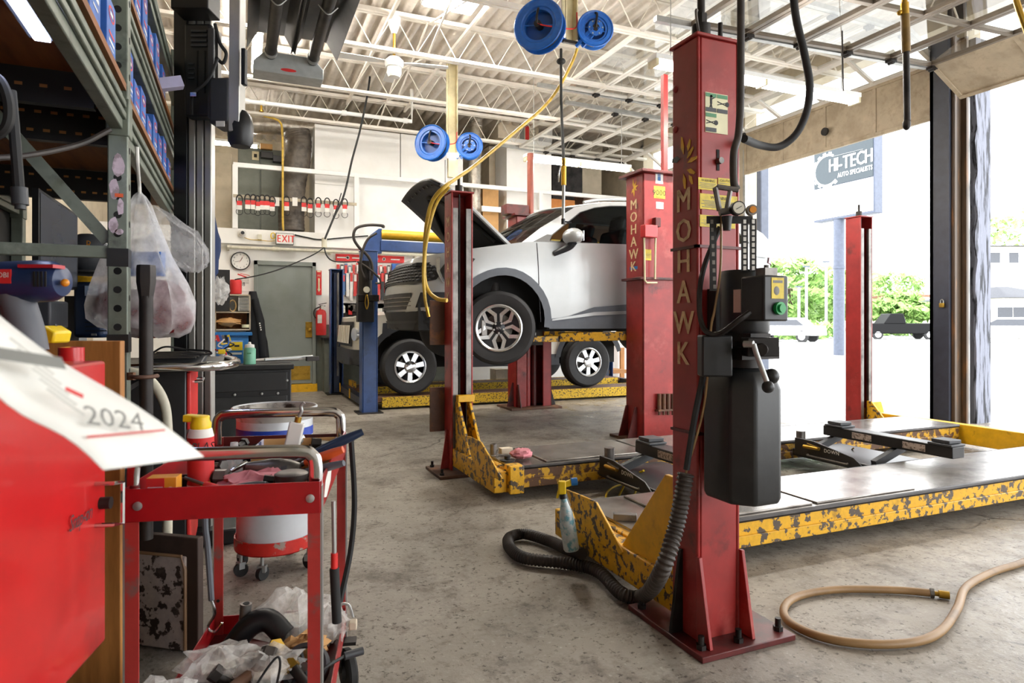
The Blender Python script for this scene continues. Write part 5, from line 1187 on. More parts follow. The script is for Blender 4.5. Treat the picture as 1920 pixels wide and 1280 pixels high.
# cartons on the rack
def carton(px, py, y, w, dpt, hh, label, z0, k):
    x = XF-.0; c = V((XF+.012-dpt/2, y, z0)); t = thing('parts_carton', label, 'box', c, 'blue parts cartons on the rack')
    b = link('carton', M().box((c.x-dpt/2, y-w/2, z0), (c.x+dpt/2, y+w/2, z0+hh)), blue_box, t, bev=.002)
    for (o, u, ww) in ((V((c.x, y-w/2-.0008, z0)), EX, dpt), (V((c.x+dpt/2+.0008, y, z0)), EY, w)):
        n = u.cross(EZ); q = o+V((0, 0, hh*.76)); m = M()
        for i in range(18):
            t0, t1 = 2*pi*i/18, 2*pi*(i+1)/18; m.quad(*[q+u*(ww*.34*r*cos(t2))+EZ*(hh*.12*r*sin(t2)) for r, t2 in ((.75, t0), (1, t0), (1, t1), (.75, t1))])
        link('red_oval', m, label_red, t)
        link('oval_bar', M().ob(q, (ww*.3, .0005, hh*.06), u, n), label_white, t); link('white_printing', M().ob(o+V((0, 0, hh*.30)), (ww*.6, .0005, hh*.045), u, n).ob(o+V((0, 0, hh*.2)), (ww*.45, .0005, hh*.02), u, n), label_white, t); link('red_printing', M().ob(o+V((0, 0, hh*.42)), (ww*.6, .0005, hh*.045), u, n), label_red, t)
    return t
ys = (1.86, 2.08, 2.42, 2.58, 2.74, 2.92, 3.12, 3.3, 3.5, 3.72); hs = (.26, .17, .18, .12, .15, .10, .16, .13, .17, .12)
nm = ['beside the rack upright on the near board', 'just in front of the sleeve joint of the upright', 'just behind the upright, tallest of its row', 'second behind the upright', 'third behind the upright', 'low one in the middle of the long row', 'behind the low carton in the long row', 'shorter one past the middle of the row', 'tall one near the far end of the row', 'last one of the long row by the black camera post']
for i, (y, hh) in enumerate(zip(ys, hs)): carton(0, 0, y, .13, .14, hh, 'blue parts carton '+nm[i], 1.873 if y < 2.26 else 1.858, i)
for i, (y, hh) in enumerate(((2.42, .22), (2.60, .20), (2.79, .21), (2.98, .14), (3.2, .2), (3.45, .16))): carton(0, 0, y, .13, .14, hh, 'blue parts carton on the upper board, '+('nearest the upright', 'second from the upright', 'third from the upright', 'low one with a tilted neighbour', 'fifth from the upright', 'farthest from the upright')[i], 2.188, i)
for i, (y, hh) in enumerate(((2.5, .2), (2.75, .16), (3.0, .2))): carton(0, 0, y, .13, .14, hh, 'blue parts carton on the topmost board, '+('first past the upright', 'middle one', 'last one')[i], 2.53, i)
q = V((XF+.03, 3.35, 2.245)); one('small_carton', M().ob(q, (.14, .05, .05), V((1, .2, .35)), EY), mk('pale lilac carton', '#b9b4cf', .6), 'small pale carton sticking out of the carton row', 'box', bev=.002)
# clutter on and behind the rack
mo = thing('monitor', 'flat black monitor turned aside behind the rack strut', 'monitor', D(98, 545, 2.35))
a, b2, c, d2 = D(60, 352, 2.25), D(135, 402, 2.55), D(135, 543, 2.55), D(60, 548, 2.25)
link('case', M().quad(d2, c, b2, a, .02), black, mo); ctr = (a+b2+c+d2)/4; nn = (c-d2).cross(a-d2).normalized(); nn = nn if nn.dot(ctr) < 0 else -nn
link('screen', M().quad(*[ctr+(p-ctr)*.93+nn*.022 for p in (d2, c, b2, a)]), screen, mo)
link('stand', M().bar(ctr+V((0, 0, -.12))-nn*.03, ctr+V((0, 0, -.35))-nn*.03, .06, .02), black, mo)
ck = thing('trouble_cord', 'thick black cord with a grey connector hanging at the near end of the rack', 'cord', D(35, 390, 1.3))
link('cord', M().tube([D(-30, 130, 1.25), D(2, 155, 1.25), D(17, 200, 1.25), D(10, 240, 1.25), D(-30, 265, 1.25)], .010, 8, 8), black_soft, ck); link('cord', M().tube([D(20, 170, 1.3), D(28, 260, 1.3), D(36, 360, 1.3)], .010, 8, 6), black_soft, ck)
link('connector', M().cyl(D(36, 352, 1.3), D(38, 384, 1.3), .015, n=12).cyl(D(38, 380, 1.3), D(38, 392, 1.3), .010, n=10), charcoal, ck)
one('cable', M().tube([D(-20, 297, 1.6), D(60, 290, 1.7), D(150, 270, 1.85), D(206, 243, 1.92)], .008, 8, 8), hose_dark, 'brown black cable sagging across the rack to the upright', 'cable')
# heat gun style drill on top of the toolbox
dl = thing('drill', 'navy cordless drill with a grey grip lying on the red toolbox', 'drill', D(60, 640, 1.12))
dd_ = 1.13; du = (D(124, 528, dd_)-D(-40, 528, dd_)).normalized()
link('motor_shell', M().lathe([(.0, .0), (.026, .006), (.035, .022), (.037, .05), (.034, .12), (.033, .2)], D(124, 527, dd_), -du, 24), drill_blue, dl)
vm = M()
for i in range(4): vm.ob(D(64+7*i, 523, dd_-.0365), (.003, .002, .026), du, FW)
link('vent_slots', vm, dark_gap, dl)
link('grip', M().tube([D(28, 545, dd_), D(36, 575, dd_), D(50, 620, dd_), D(58, 660, dd_)], .027, 12, 6), grey_rubber, dl); link('trigger_guard', M().tube([D(0, 555, dd_), D(4, 590, dd_), D(20, 640, dd_)], .016, 10, 5), charcoal, dl)
link('brand_label', M().ob(D(2, 518, dd_-.036), (.034, .002, .024), du, FW), label_red, dl); link('brand_text', M().text('OBI', D(6, 520, dd_-.0375), du, EZ, .0085, d=.001), label_white, dl); link('top_slide', M().ob(D(78, 500, dd_-.02), (.06, .03, .006), du, FW), tail_red, dl); link('rear_button', M().sph(D(122, 530, dd_-.012), .007), amber, dl)
yt = thing('hand_tool', 'bright yellow tool body lying behind the drill on the red toolbox', 'tool', D(95, 640, 1.3))
link('body', M().prism([(0, 0), (.075, .0), (.08, .022), (.06, .034), (.01, .034)], D(62, 642, 1.3), RT, EZ, .05), yellow_plain, yt, bev=.004); link('grip_pad', M().ob(D(92, 620, 1.28), (.035, .004, .012), RT+EZ*.5, FW), charcoal, yt)
one('can', M().lathe([(.0, 0), (.022, 0), (.022, .03), (.0, .032)], D(134, 680, 1.25), EZ, 18), red_bright, 'short red can at the back of the red toolbox top', 'can')
hc = thing('cap', 'dark cap with an orange letter lying on the rack behind the upright', 'cap', D(168, 520, 2.7)); link('crown', M().sph(D(166, 478, 2.7), (.1, .1, .09), 16, 10), charcoal, hc); link('letter', M().text('R', D(168, 465, 2.585), RT, EZ, .03), mk('orange thread', '#d08a2a', .7), hc); link('brim', M().sph(D(170, 512, 2.65), (.1, .09, .012), 16, 6), black_soft, hc)
bc = thing('upright_case', 'navy upright case with a pale handle window standing on the rack', 'case', D(178, 633, 2.6))
link('shell', M().ob(D(178, 581, 2.6), (.115, .1, .222), RT, FW), tank_blue, bc, bev=.015); link('window', M().ob(D(171, 545, 2.548), (.05, .002, .04), RT, FW), mk('pale blue panel', '#9db4cf', .3), bc)  # plain pale blue panel on the case front
lv = M()
for i in range(6): lv.ob(D(180, 580+8*i, 2.548), (.085, .003, .004), RT, FW)
link('louvre', lv, black, bc); link('badge', M().ob(D(176, 627, 2.548), (.02, .002, .008), RT, FW), ink_grey, bc)
one('upright_tube', M().cyl(D(105, 556, 2.5), D(106, 612, 2.5), .010, n=10), label_white, 'pale upright tube behind the drill on the rack', 'tube')
one('carton', M().ob(D(142, 600, 2.7), (.06, .05, .2), RT, FW), ink_grey, 'narrow grey carton beside the navy case on the rack', 'box')
one('tool_case', M().ob(D(80, 590, 1.9), (.1, .08, .08), RT, FW), charcoal, 'grey black case behind the drill grip', 'case', bev=.006)
bg2 = thing('shop_bag', 'yellow and black bag lying on the rack behind the dark cap', 'bag', D(165, 525, 2.9)); link('bag', M().sph(D(165, 520, 2.9), (.1, .08, .04), 14, 8), yellow, bg2)
# plastic bags hanging on the upright
pb = thing('hanging_plastic_bag', 'milky white plastic bag of red rags knotted to the rack upright', 'bag', D(270, 625, 2.16))
def bagshape(prof, seed, ny=36, amp=.1):
    rnd = random.Random(seed); ph = [rnd.uniform(0, 6.28) for _ in range(5)]; m = M(); vs = []; n = len(prof)
    for (cx, cy, r, d_, k) in prof:
        c = D(cx, cy, d_)
        for i in range(ny):
            th = 2*pi*i/ny; w = 1+1.5*amp*k*(sin(9*th+ph[0])+.7*sin(15*th+ph[1]+cy*.004)+.5*sin(4*th+ph[2]+cy*.02))
            vs.append(c + RT*(r*w*cos(th)) + FW*(r*.62*w*sin(th)) + EZ*(.012*sin(5*th+ph[3]+cy*.05)*k))
    m.add(vs, [(j*ny+i, j*ny+(i+1) % ny, (j+1)*ny+(i+1) % ny, (j+1)*ny+i) for j in range(n-1) for i in range(ny)]+[tuple((n-1)*ny+i for i in range(ny))])
    return m
link('film', bagshape([(262, 362, .007, 2.16, .3), (262, 372, .018, 2.16, 1), (262, 390, .035, 2.16, 1), (262, 430, .062, 2.16, 1), (264, 480, .092, 2.16, 1), (267, 530, .130, 2.16, .8), (268, 570, .155, 2.16, .6), (268, 600, .158, 2.16, .5), (275, 618, .13, 2.16, .8), (290, 627, .07, 2.16, 1)], 3), film_white, pb, ang=80)
link('tie_strap', M().tube([D(257, 275, 2.04), D(258, 310, 2.06), D(261, 345, 2.16), D(262, 368, 2.16)], .006, 8, 6), white_plastic, pb)
rgm = M()
for (a, b2, r) in ((250, 575, .075), (300, 560, .08), (320, 595, .07), (275, 600, .08), (215, 570, .06)): rgm.sph(D(a, b2, 2.16), (r, r*.6, r*.8), 12, 8)
link('rags', rgm, rag_red, pb); link('blue_card', M().ob(D(275, 495, 2.16), (.11, .03, .08), RT, FW), blue_box, pb)
cb_ = thing('hanging_clear_bag', 'empty clear plastic bag hanging behind the bag of rags', 'bag', D(345, 505, 2.3)); link('film', bagshape([(285, 385, .01, 2.3, .3), (305, 410, .045, 2.3, 1), (330, 440, .075, 2.3, 1), (347, 470, .078, 2.3, 1), (358, 495, .06, 2.3, 1), (362, 506, .02, 2.3, 1)], 9, 28, .07), film_clear, cb_, ang=80)
# breaker bar clipped to the upright
bb = thing('breaker_bar', 'long dark steel bar with a hexagonal socket end clipped beside the rack upright', 'bar', D(275, 830, 1.88))
link('socket_end', M().lathe([(.024, 0), (.0255, .01), (.0255, .05), (.02, .085), (.0185, .10)], D(274, 497, 1.88), -EZ, 6), steel_dark, bb); link('shaft', M().cyl(D(274, 555, 1.88), D(274, 1010, 1.88), .0185, n=18), steel_dark, bb)
q = D(274, 705, 1.88); link('clip', M().tube([D(243, 703, 1.95), q-FW*.03-RT*.02, q-FW*.035+RT*.015, q+RT*.03, q+RT*.02+FW*.02], .006, 8, 5), rust_steel, bb); link('clip_nut', M().cyl(D(246, 712, 1.93), D(246, 698, 1.93), .012, n=6), rust_steel, bb)
one('white_hose', M().tube([D(195, 690, 2.4), D(245, 697, 2.4), D(280, 712, 2.4), D(306, 750, 2.4), D(314, 800, 2.4), D(315, 900, 2.4), D(313, 1040, 2.4)], .0175, 12, 8), ivory_pipe, 'pale bent pipe curving down behind the dark steel bar', 'pipe')
# ================================================================ red toolbox, board and paper
tu, tv = V((.211, .977, 0)), V((.977, -.211, 0)); TP = V((-.226, 1.4, 0))
tb_ = thing('toolbox', 'glossy red tool chest with a chrome handle at the near end of the rack', 'toolbox', TP-tv*.25-tu*.3+V((0, 0, .56)))
link('chest', M().ob(TP-tv*.25-tu*.42+V((0, 0, .82)), (.5, .84, .52), tv, tu), red_bright, tb_, bev=.006)
def tf(px, py): 
    r = ray(px, py); n = tv; k = (TP-V((0, 0, CH))).dot(n)/r.dot(n); return V((0, 0, CH))+r*k
hd = link('handle', M().tube([tf(178, 907), tf(178, 907)+tv*.03, tf(197, 905)+tv*.03, tf(197, 983)+tv*.03, tf(178, 985)+tv*.03, tf(178, 985)], .004, 6), chrome, tb_)
link('lock', M().cyl(tf(188, 943), tf(188, 943)+tv*.018, .011, n=16), steel_dark, tb_)
lu = (tu+EZ*.0).normalized(); link('script_badge', M().text('Snap-on', tf(147, 984)+tv*.002, tu, EZ+tu*.25, .026, gap=.03, wx=.75, d=.002), charcoal, tb_)
one('wood_board', M().ob(D(118, 900, 1.62)+V((0, 0, -.2)), (.30, .02, 1.1), RT, FW), wood_board, 'bare wooden board standing between the red tool chest and the rack upright', 'board', bev=.002)
ps = thing('hanging_notice', 'large blurred white printed sheet sticking out over the red tool chest', 'paper', D(150, 850, .4))
A_, B_, C_, D_ = D(382, 856, .44), D(194, 881, .36), D(-70, 685, .33), D(-70, 542, .41)
sh = M(); n = 10; vs = []
for i in range(n+1):
    for j in range(5):
        a = B_.lerp(C_, i/n); b2 = A_.lerp(D_, i/n); p = a.lerp(b2, j/4); p.z += .003*sin(i*.7); vs.append(p)
sh.add(vs, [(i*5+j, i*5+j+1, (i+1)*5+j+1, (i+1)*5+j) for i in range(n) for j in range(4)]); link('sheet', sh, paper, ps, solid=.0006)
su = (A_-B_).normalized(); sv = (C_-B_).normalized(); sn = su.cross(sv).normalized(); sn = sn if sn.dot(V((0, 0, CH))-B_) > 0 else -sn
def onp(px, py):
    r = ray(px, py); k = (B_-V((0, 0, CH))).dot(sn)/r.dot(sn); return V((0, 0, CH))+r*k+sn*.0035
tx = M(); uu = (onp(265, 800)-onp(150, 786)).normalized(); vv = (onp(195, 765)-onp(205, 805)).normalized()
tx.text('2024', onp(212, 808), uu, vv, (onp(200, 772)-onp(210, 806)).length, gap=.06, wx=1.0, d=.0002); link('year_text', tx, ink_grey, ps)
link('red_rule', M().bar(onp(155, 826), onp(302, 812), .0012, .0003, up=sn), label_red, ps); link('red_mark', M().bar(onp(115, 735), onp(148, 750), .003, .0003, up=sn), label_red, ps)
ln = M()
for i in range(6): ln.bar(onp(10+i*14, 640+i*19), onp(80+i*14, 690+i*19), .0018, .0003, up=sn)
link('printed_lines', ln, mk('faint print', '#c9c8c2', .7), ps)
link('dark_band', M().bar(onp(-20, 668), onp(112, 688), .009, .0003, up=sn), ink_grey, ps)
# ================================================================ alignment console and its camera post
co = thing('console_cabinet', 'black console cabinet with red drawers standing beside the rack', 'cabinet', (-.52, 3.3, 0))
link('carcass', M().box((-.85, 3.02, .10), (-.20, 3.58, .955)), black, co, bev=.006)
for z0, z1 in ((.14, .42), (.44, .68), (.70, .94)):
    d_ = link('drawer', M().box((-.199, 3.03, z0), (-.184, 3.57, z1)), red_plain, co, bev=.004); link('handle', M().tube([(-.184, 3.30, z1-.06), (-.155, 3.30, z1-.06), (-.155, 3.48, z1-.06), (-.184, 3.48, z1-.06)], .007, 8), chrome, d_)
for x in (-.8, -.25):
    for y in (3.08, 3.52): cs = link('caster', M().cyl((x, y-.015, .05), (x, y+.015, .05), .05, n=16), black_soft, co); link('fork', M().box((x-.02, y-.03, .05), (x+.02, y+.03, .10)), steel_mid, cs)
link('tray', M().box((-.75, 2.90, .958), (-.06, 3.5, .985)), steel_dark, co)
rim = [(-.72, 2.84, .975), (-.28, 2.84, .975), (-.10, 2.86, .975), (-.02, 3.0, .975), (-.01, 3.2, .975), (-.05, 3.42, .975)]
link('chrome_rim', M().tube(rim, .019, 10, 8), chrome, co)
kb = thing('keyboard', 'dusty black keyboard on the console tray', 'keyboard', D(330, 683, 2.62)); c = D(330, 676, 2.72); link('body', M().ob(c, (.22, .16, .022), V((1, -.1, 0)), V((.1, 1, .2))), charcoal, kb, bev=.004)
for i in range(5): link('key_row', M().ob(c+V((.01*i-.02, -.055+.027*i, .013+.005*i)), (.2, .018, .006), V((1, -.1, 0)), V((.1, 1, .2))), black, kb, bev=.002)
one('cable', M().tube([D(285, 662, 2.6), D(310, 650, 2.6), D(350, 655, 2.65), D(390, 658, 2.65), D(392, 664, 2.65), D(340, 662, 2.6)], .004, 6, 8), black, 'thin black cable looped over the keyboard', 'cable')
cm_ = thing('camera_post', 'tall ribbed aluminium post with a black drive housing beside the rack', 'post', D(378, 1020, 3.4))
def PD(px, d=3.4): p = D(px, 605, d); p.z = 0; return p
def vbar(px0, px1, z0, z1, dp, mt, name, parent, d=3.4, bev=.002):
    a, b2 = PD(px0, d), PD(px1, d); c = (a+b2)/2; c.z = (z0+z1)/2; return link(name, M().ob(c, ((b2-a).length, dp, z1-z0), RT, FW), mt, parent, bev=bev)
vbar(333, 357, .08, 3.0, .08, black, 'rear_channel', cm_)
for a, b2 in ((357, 370), (372, 385), (387, 400)): vbar(a, b2, .08, 3.0, .05, alu, 'extrusion', cm_, bev=.006)
for a in (371, 386): vbar(a-1, a+1, .08, 3.0, .03, steel_dark, 'groove', cm_)
p = PD(378, 3.42); link('foot', M().ob(p+V((0, 0, .045)), (.35, .3, .08), EX, EY), black, cm_, bev=.01)
def dbox(px0, py0, px1, py1, d, dp, mt, name, parent, bev=.006): a, b2 = D(px0, py0, d), D(px1, py1, d); return link(name, M().ob((a+b2)/2, (abs((b2-a).dot(RT)), dp, abs(a.z-b2.z)), RT, FW), mt, parent, bev=bev)
dh = dbox(352, 50, 402, 222, 3.32, .08, black, 'drive_housing', cm_, .012)
for i in range(4): dbox(358, 56+9*i, 388, 60+9*i, 3.275, .006, charcoal, 'rib', dh, 0)
for i in range(4): dbox(353, 118+9*i, 364, 121+9*i, 3.275, .006, charcoal, 'vent_slit', dh, 0)
dbox(391, 54, 402, 222, 3.27, .02, charcoal, 'side_strip', dh, .003); dbox(369, 95, 371, 175, 3.277, .004, dark_gap, 'groove', dh, 0); dbox(383, 95, 385, 175, 3.277, .004, dark_gap, 'groove', dh, 0)
link('cable', M().tube([D(408, 110, 3.25), D(390, 150, 3.22), D(365, 172, 3.22), D(360, 185, 3.24), D(360, 215, 3.26)], .008, 8, 6).tube([D(403, 45, 3.3), D(412, 80, 3.3), D(424, 100, 3.3), D(418, 118, 3.3), D(405, 108, 3.3)], .009, 8, 6), black_soft, cm_); link('clamp', M().ob(D(364, 178, 3.22), (.03, .02, .02), RT, FW), chrome, cm_)
dbox(333, -20, 402, 28, 3.3, .14, grey_rack_dark, 'top_cover', cm_); mt_ = dbox(404, 155, 443, 240, 3.3, .16, charcoal, 'motor_box', cm_, .015); dbox(405, 227, 421, 237, 3.218, .004, label_white, 'rating_plate', mt_, 0)
dbox(406, 60, 412, 155, 3.34, .04, steel_mid, 'bracket', cm_, 0)
ca = thing('camera_mount', 'grey ribbed aluminium arm with a black moulded end hanging beside the camera post', 'arm', D(447, 275, 3.0))
p0, p1 = D(446, -60, 3.0), D(444, 250, 3.0); link('extrusion', M().ob((p0+p1)/2, (.085, .05, (p0-p1).length), RT, p1-p0) if 0 else M().bar(p0, p1, .05, .07, up=FW), alu, ca, bev=.004)
gv = M()
for k in (-.02, -.007, .007, .02): gv.bar(p0+RT*k-FW*.026, p1+RT*k-FW*.026, .003, .002, up=FW)
link('ribbing', gv, steel_mid, ca)
link('end_boot', M().lathe([(.045, 0), (.055, .02), (.058, .09), (.05, .14), (.03, .165)], D(451, 275, 3.02), EZ, 18), black, ca); dbox(454, 92, 462, 160, 2.96, .03, black, 'side_cover', ca, .004)
# ================================================================ red shop cart
cu, cv = V((.226, .974, 0)), V((.974, -.226, 0)); NR = V((.162, 1.436, 0)); CW_, CL_ = .39, .67
def cp3(a, b, z): return NR - cv*a + cu*b + V((0, 0, z))          # a from the near-right corner to the left, b away
cart = thing('shop_cart', 'red two shelf service cart with chrome rails crammed with tools', 'cart', cp3(CW_/2, CL_/2, 0))
def cbox(a0, a1, b0, b1, z0, z1): return M().ob(cp3((a0+a1)/2, (b0+b1)/2, (z0+z1)/2), (a1-a0, b1-b0, z1-z0), cv, cu)
link('front_panel', cbox(0, CW_, -.002, .002, .742, .810), red_cart, cart, bev=.001); link('rear_panel', cbox(0, CW_, CL_-.002, CL_+.002, .742, .80), red_dark, cart)
sp_ = link('side_panel', cbox(-.002, .002, 0, CL_, .742, .81), red_cart, cart); link('side_panel', cbox(CW_-.002, CW_+.002, 0, CL_, .742, .81), red_cart, cart)
link('side_sticker', M().prism([(0, 0), (.05, -.012), (.14, .005), (.16, .03), (.10, .045), (.03, .03)], cp3(-.0025, .05, .762), cu, EZ, .0005), label_white, sp_)
link('tray', cbox(0, CW_, 0, CL_, .742, .746), red_dark, cart); link('lower_tray', cbox(0, CW_, 0, CL_, .19, .195), red_dark, cart)
for a in (0, CW_): link('lower_lip', cbox(a-.0015, a+.0015, 0, CL_, .19, .25), mk('pinkish worn red', '#b05a58', .5) if 0 else red_cart, cart)
for b in (0, CL_): link('lower_lip', cbox(0, CW_, b-.0015, b+.0015, .19, .25), red_cart, cart)
leg_red = mk('worn red leg paint', '#a8332f', .4, c2='#6d5a54', sc=14, lo=.58, hi=.7)
for a, b, sx in ((.012, .004, 1), (CW_-.016, .004, -1), (.012, CL_-.004, 1), (CW_-.012, CL_-.004, -1)):
    lg = link('leg', cbox(a-.014, a+.014, b-.002, b+.002, .13, .80), leg_red, cart); link('leg_edge', cbox(a-.014*sx-.002, a-.014*sx+.002, b-.002, b+.024, .13, .80), galv, lg)
    link('leg_hole', M().cyl(cp3(a, b-.003, .30), cp3(a, b-.0035, .30), .005, n=10), dark_gap, lg)
for a in (.02, CW_-.03): link('screw', M().lathe([(.009, 0), (.009, .003), (.004, .005)], cp3(a, -.002, .775), -cu, 14), galv, cart)
for b in (.02, CL_-.02):
    pts = [cp3(.012, b, .78), cp3(.012, b, .84), cp3(.02, b, .862), cp3(.05, b, .872), cp3(CW_/2, b, .873), cp3(CW_-.05, b, .872), cp3(CW_-.02, b, .862), cp3(CW_-.012, b, .84), cp3(CW_-.012, b, .78)]
    hm = M(); P = crom(pts, 8); vs = []; fs = []
    for i, p in enumerate(P):
        t = (P[min(i+1, len(P)-1)]-P[max(i-1, 0)]).normalized(); s2 = t.cross(cu).normalized()
        for k in range(10):
            th = 2*pi*k/10; vs.append(p+s2*(.0145*cos(th))+cu*(.006*sin(th)))
    for i in range(len(P)-1):
        for k in range(10): fs.append((i*10+k, i*10+(k+1) % 10, (i+1)*10+(k+1) % 10, (i+1)*10+k))
    link('hand_rail', hm.add(vs, fs), chrome, cart)
for a, b in ((-.01, CL_-.03), (CW_, CL_-.03), (0.0, .03), (CW_, .03)):
    c = cp3(a, b, .065); w = link('caster', M().lathe([(.03, -.014), (.06, -.014), (.065, -.008), (.065, .008), (.06, .014), (.03, .014)], c, cv+cu*.4, 24), black_soft, cart); link('caster_hub', M().cyl(c-cv*.016, c+cv*.016, .028, n=14), charcoal, w); link('caster_fork', M().ob(c+V((0, 0, .05))-cv*.02, (.004, .03, .1), cv, cu).ob(c+V((0, 0, .09)), (.05, .04, .01), cv, cu), steel_dark, w)
# goods in the top tray (z = .746)
def bagblob(c, sx, sy, sz, seed):
    m = M().sph((0, 0, 0), 1, 20, 12); r = random.Random(seed); k = [r.uniform(0, 6) for _ in range(6)]; m.v = [v*r.uniform(.84, 1.14) for v in m.v]
    return m.warp(lambda v: V(c)+V((v.x*sx*(1+.22*sin(5*v.y+k[0])+.12*sin(11*v.z+k[1])), v.y*sy*(1+.22*sin(5*v.x+k[2])+.1*sin(13*v.x+k[3])), (v.z*(1+.3*sin(4*v.x+k[4])*cos(5*v.y+k[5])))*sz)))
def ct(px, py, b=None, z=.746):
    return Z(px, py, z)
def top(a, b): return cp3(a, b, .747)
q = top(.285, .16); bl = thing('spray_can', 'white and red lubricant spray can with a yellow nozzle in the cart tray', 'can', q)
link('can', M().lathe([(0, 0), (.027, 0), (.028, .004), (.028, .142), (.024, .158), (.016, .162)], q, EZ, 24), label_white, bl); link('red_band', M().lathe([(.0285, .018), (.0285, .140)], q, EZ, 24, cap=False), label_red, bl)
link('white_band', M().lathe([(.0288, .0), (.0288, .032)], q, EZ, 24, cap=False), label_white, bl); vdir = (V((0, 0, 0))-V((q.x, q.y, 0))).normalized(); sdir = V((-vdir.y, vdir.x, 0)); sdir = sdir if sdir.dot(RT) > 0 else -sdir
link('yellow_patch', M().ob(q+vdir*.0285+sdir*.010+V((0, 0, .03)), (.02, .003, .02), sdir, vdir), yellow_plain, bl); link('logo_text', M().text('BLAS', q+vdir*.029+sdir*.004+V((0, 0, .112)), sdir, EZ+sdir*.15, .019, gap=.05, wx=.8), ink, bl)
link('yellow_head', M().lathe([(.022, 0), (.023, .012), (.019, .02), (.019, .03), (.0, .031)], q+V((0, 0, .158)), EZ, 18).ob(q+V((0, 0, .182))-RT*.014, (.045, .024, .016), RT-EZ*.05, FW), yellow_plain, bl, bev=.002)
q = top(.335, .075); sx_ = thing('soda_box', 'orange and red baking soda box in the near corner of the cart tray', 'box', q)
link('carton', M().ob(q+V((0, 0, .036)), (.06, .036, .07), cv, cu), mk('orange yellow carton', '#e0962a', .5), sx_, bev=.001); link('red_panel', M().ob(q-cu*.0183-cv*.012+V((0, 0, .036)), (.036, .001, .068), cv, cu), label_red, sx_); link('date_patch', M().ob(q-cu*.019-cv*.012+V((0, 0, .045)), (.03, .001, .014), cv, cu), mk('pale pink patch', '#d8b4c0', .6), sx_); link('date_text', M().text('11', q-cu*.0197-cv*.012+V((0, 0, .042)), cv, EZ, .008, gap=.5), ink, sx_); link('round_badge', M().lathe([(.009, 0), (.009, .0006), (.006, .0007)], q-cu*.0185+cv*.018+V((0, 0, .042)), -cu, 18), label_white, sx_)
q = top(.245, .30); bo = thing('clear_bottle', 'small clear plastic bottle behind the lubricant can', 'bottle', q); link('bottle', M().lathe([(0, 0), (.019, 0), (.02, .01), (.02, .065), (.010, .085), (.009, .10)], q, EZ, 18), film_clear, bo)
q = top(.125, .50); tr = thing('carton_tray', 'open cardboard tray with striped ends at the back of the cart tray', 'box', q)
link('tray', M().ob(q+V((0, 0, .004)), (.21, .16, .004), cv, cu).ob(q+cu*.08+V((0, 0, .03)), (.21, .003, .055), cv, cu).ob(q-cu*.08+V((0, 0, .022)), (.21, .003, .04), cv, cu), cardboard, tr)
for s in (-1, 1): link('striped_end', M().ob(q+cv*(.105*s)+V((0, 0, .03)), (.004, .16, .055), cv, cu), mk('striped carton', '#c9c7da', .6, c2='#3a3f6a', sc=30, lo=.5, hi=.52, st=(1, 1, .1)) if s < 0 else bpy.data.materials['striped carton'], tr)
ptm = M(); rnd = random.Random(2)
for i in range(9): ptm.ob(q+cv*rnd.uniform(-.08, .08)+cu*rnd.uniform(-.06, .05)+V((0, 0, .02)), (.05, .02, .018), V((rnd.uniform(-1, 1), rnd.uniform(-1, 1), .2)), EY)
link('small_packets', ptm, label_white, tr)
q = top(.135, .40); wbt = thing('brush', 'white flat handled brush with a wire hook standing in the cart tray', 'brush', q); ax = (EZ+cv*.22).normalized(); link('handle', M().ob(q+ax*.085, (.04, .02, .10), cv-EZ*.22, cu), white_plastic, wbt, bev=.004); link('ferrule', M().cyl(q+ax*.135, q+ax*.15, .009, n=12), brass, wbt); link('hook', M().tube([q+ax*.15, q+ax*.165+cv*.004, q+ax*.18, q+ax*.19+cv*.006], .005, 8, 4), galv, wbt)
def tool(name, label, cat, p, q, r, mt, r2=None, extra=None): 
    t = thing(name, label, cat, (p+q)/2); mid = p.lerp(q, .55)
    link('handle', M().tube([p, p.lerp(mid, .3), p.lerp(mid, .7), mid], r, 10, 4, rf=lambda k: .8+.35*sin(k*3)), mt, t); link('shaft', M().cyl(mid, q, (r2 or r*.5), n=10), steel_mid, t); return t
def tz(a, b, z): return cp3(a, b, z)
tool('pliers', 'orange handled pliers leaning out over the side of the cart', 'pliers', tz(-.03, .22, .835), tz(.14, .26, .77), .011, orange)
tool('pry_bar', 'pry bar with a dark blue handle sticking out over the side of the cart', 'tool', tz(-.07, .36, .855), tz(.16, .33, .76), .012, tank_blue)
tool('chisel', 'grey handled chisel leaning on the side panel of the cart', 'tool', tz(-.04, .12, .822), tz(.15, .2, .765), .009, grey_rubber)
tool('ratchet', 'steel ratchet with a black grip lying across the cart tray', 'ratchet', tz(.12, .06, .79), tz(.27, .1, .765), .013, charcoal)
tool('screwdriver', 'screwdriver with a red handle beside the soda box', 'screwdriver', tz(.20, .07, .775), tz(.31, .13, .80), .008, label_red)
tool('socket_bar', 'chrome extension bar lying behind the rag in the cart tray', 'bar', tz(.21, .28, .80), tz(.27, .24, .77), .006, chrome)
q = top(.075, .10); jn = thing('jar', 'rust coloured lidded jar near the front rail of the cart', 'jar', q); link('jar', M().lathe([(0, 0), (.033, 0), (.035, .006), (.035, .045)], q, EZ, 22), mk('copper brown jar', '#7a2e22', .35, c2='#c06a3a', sc=30, lo=.5, hi=.6), jn); link('lid', M().lathe([(.036, .045), (.037, .06), (.03, .064), (0, .064)], q, EZ, 22), steel_mid, jn)
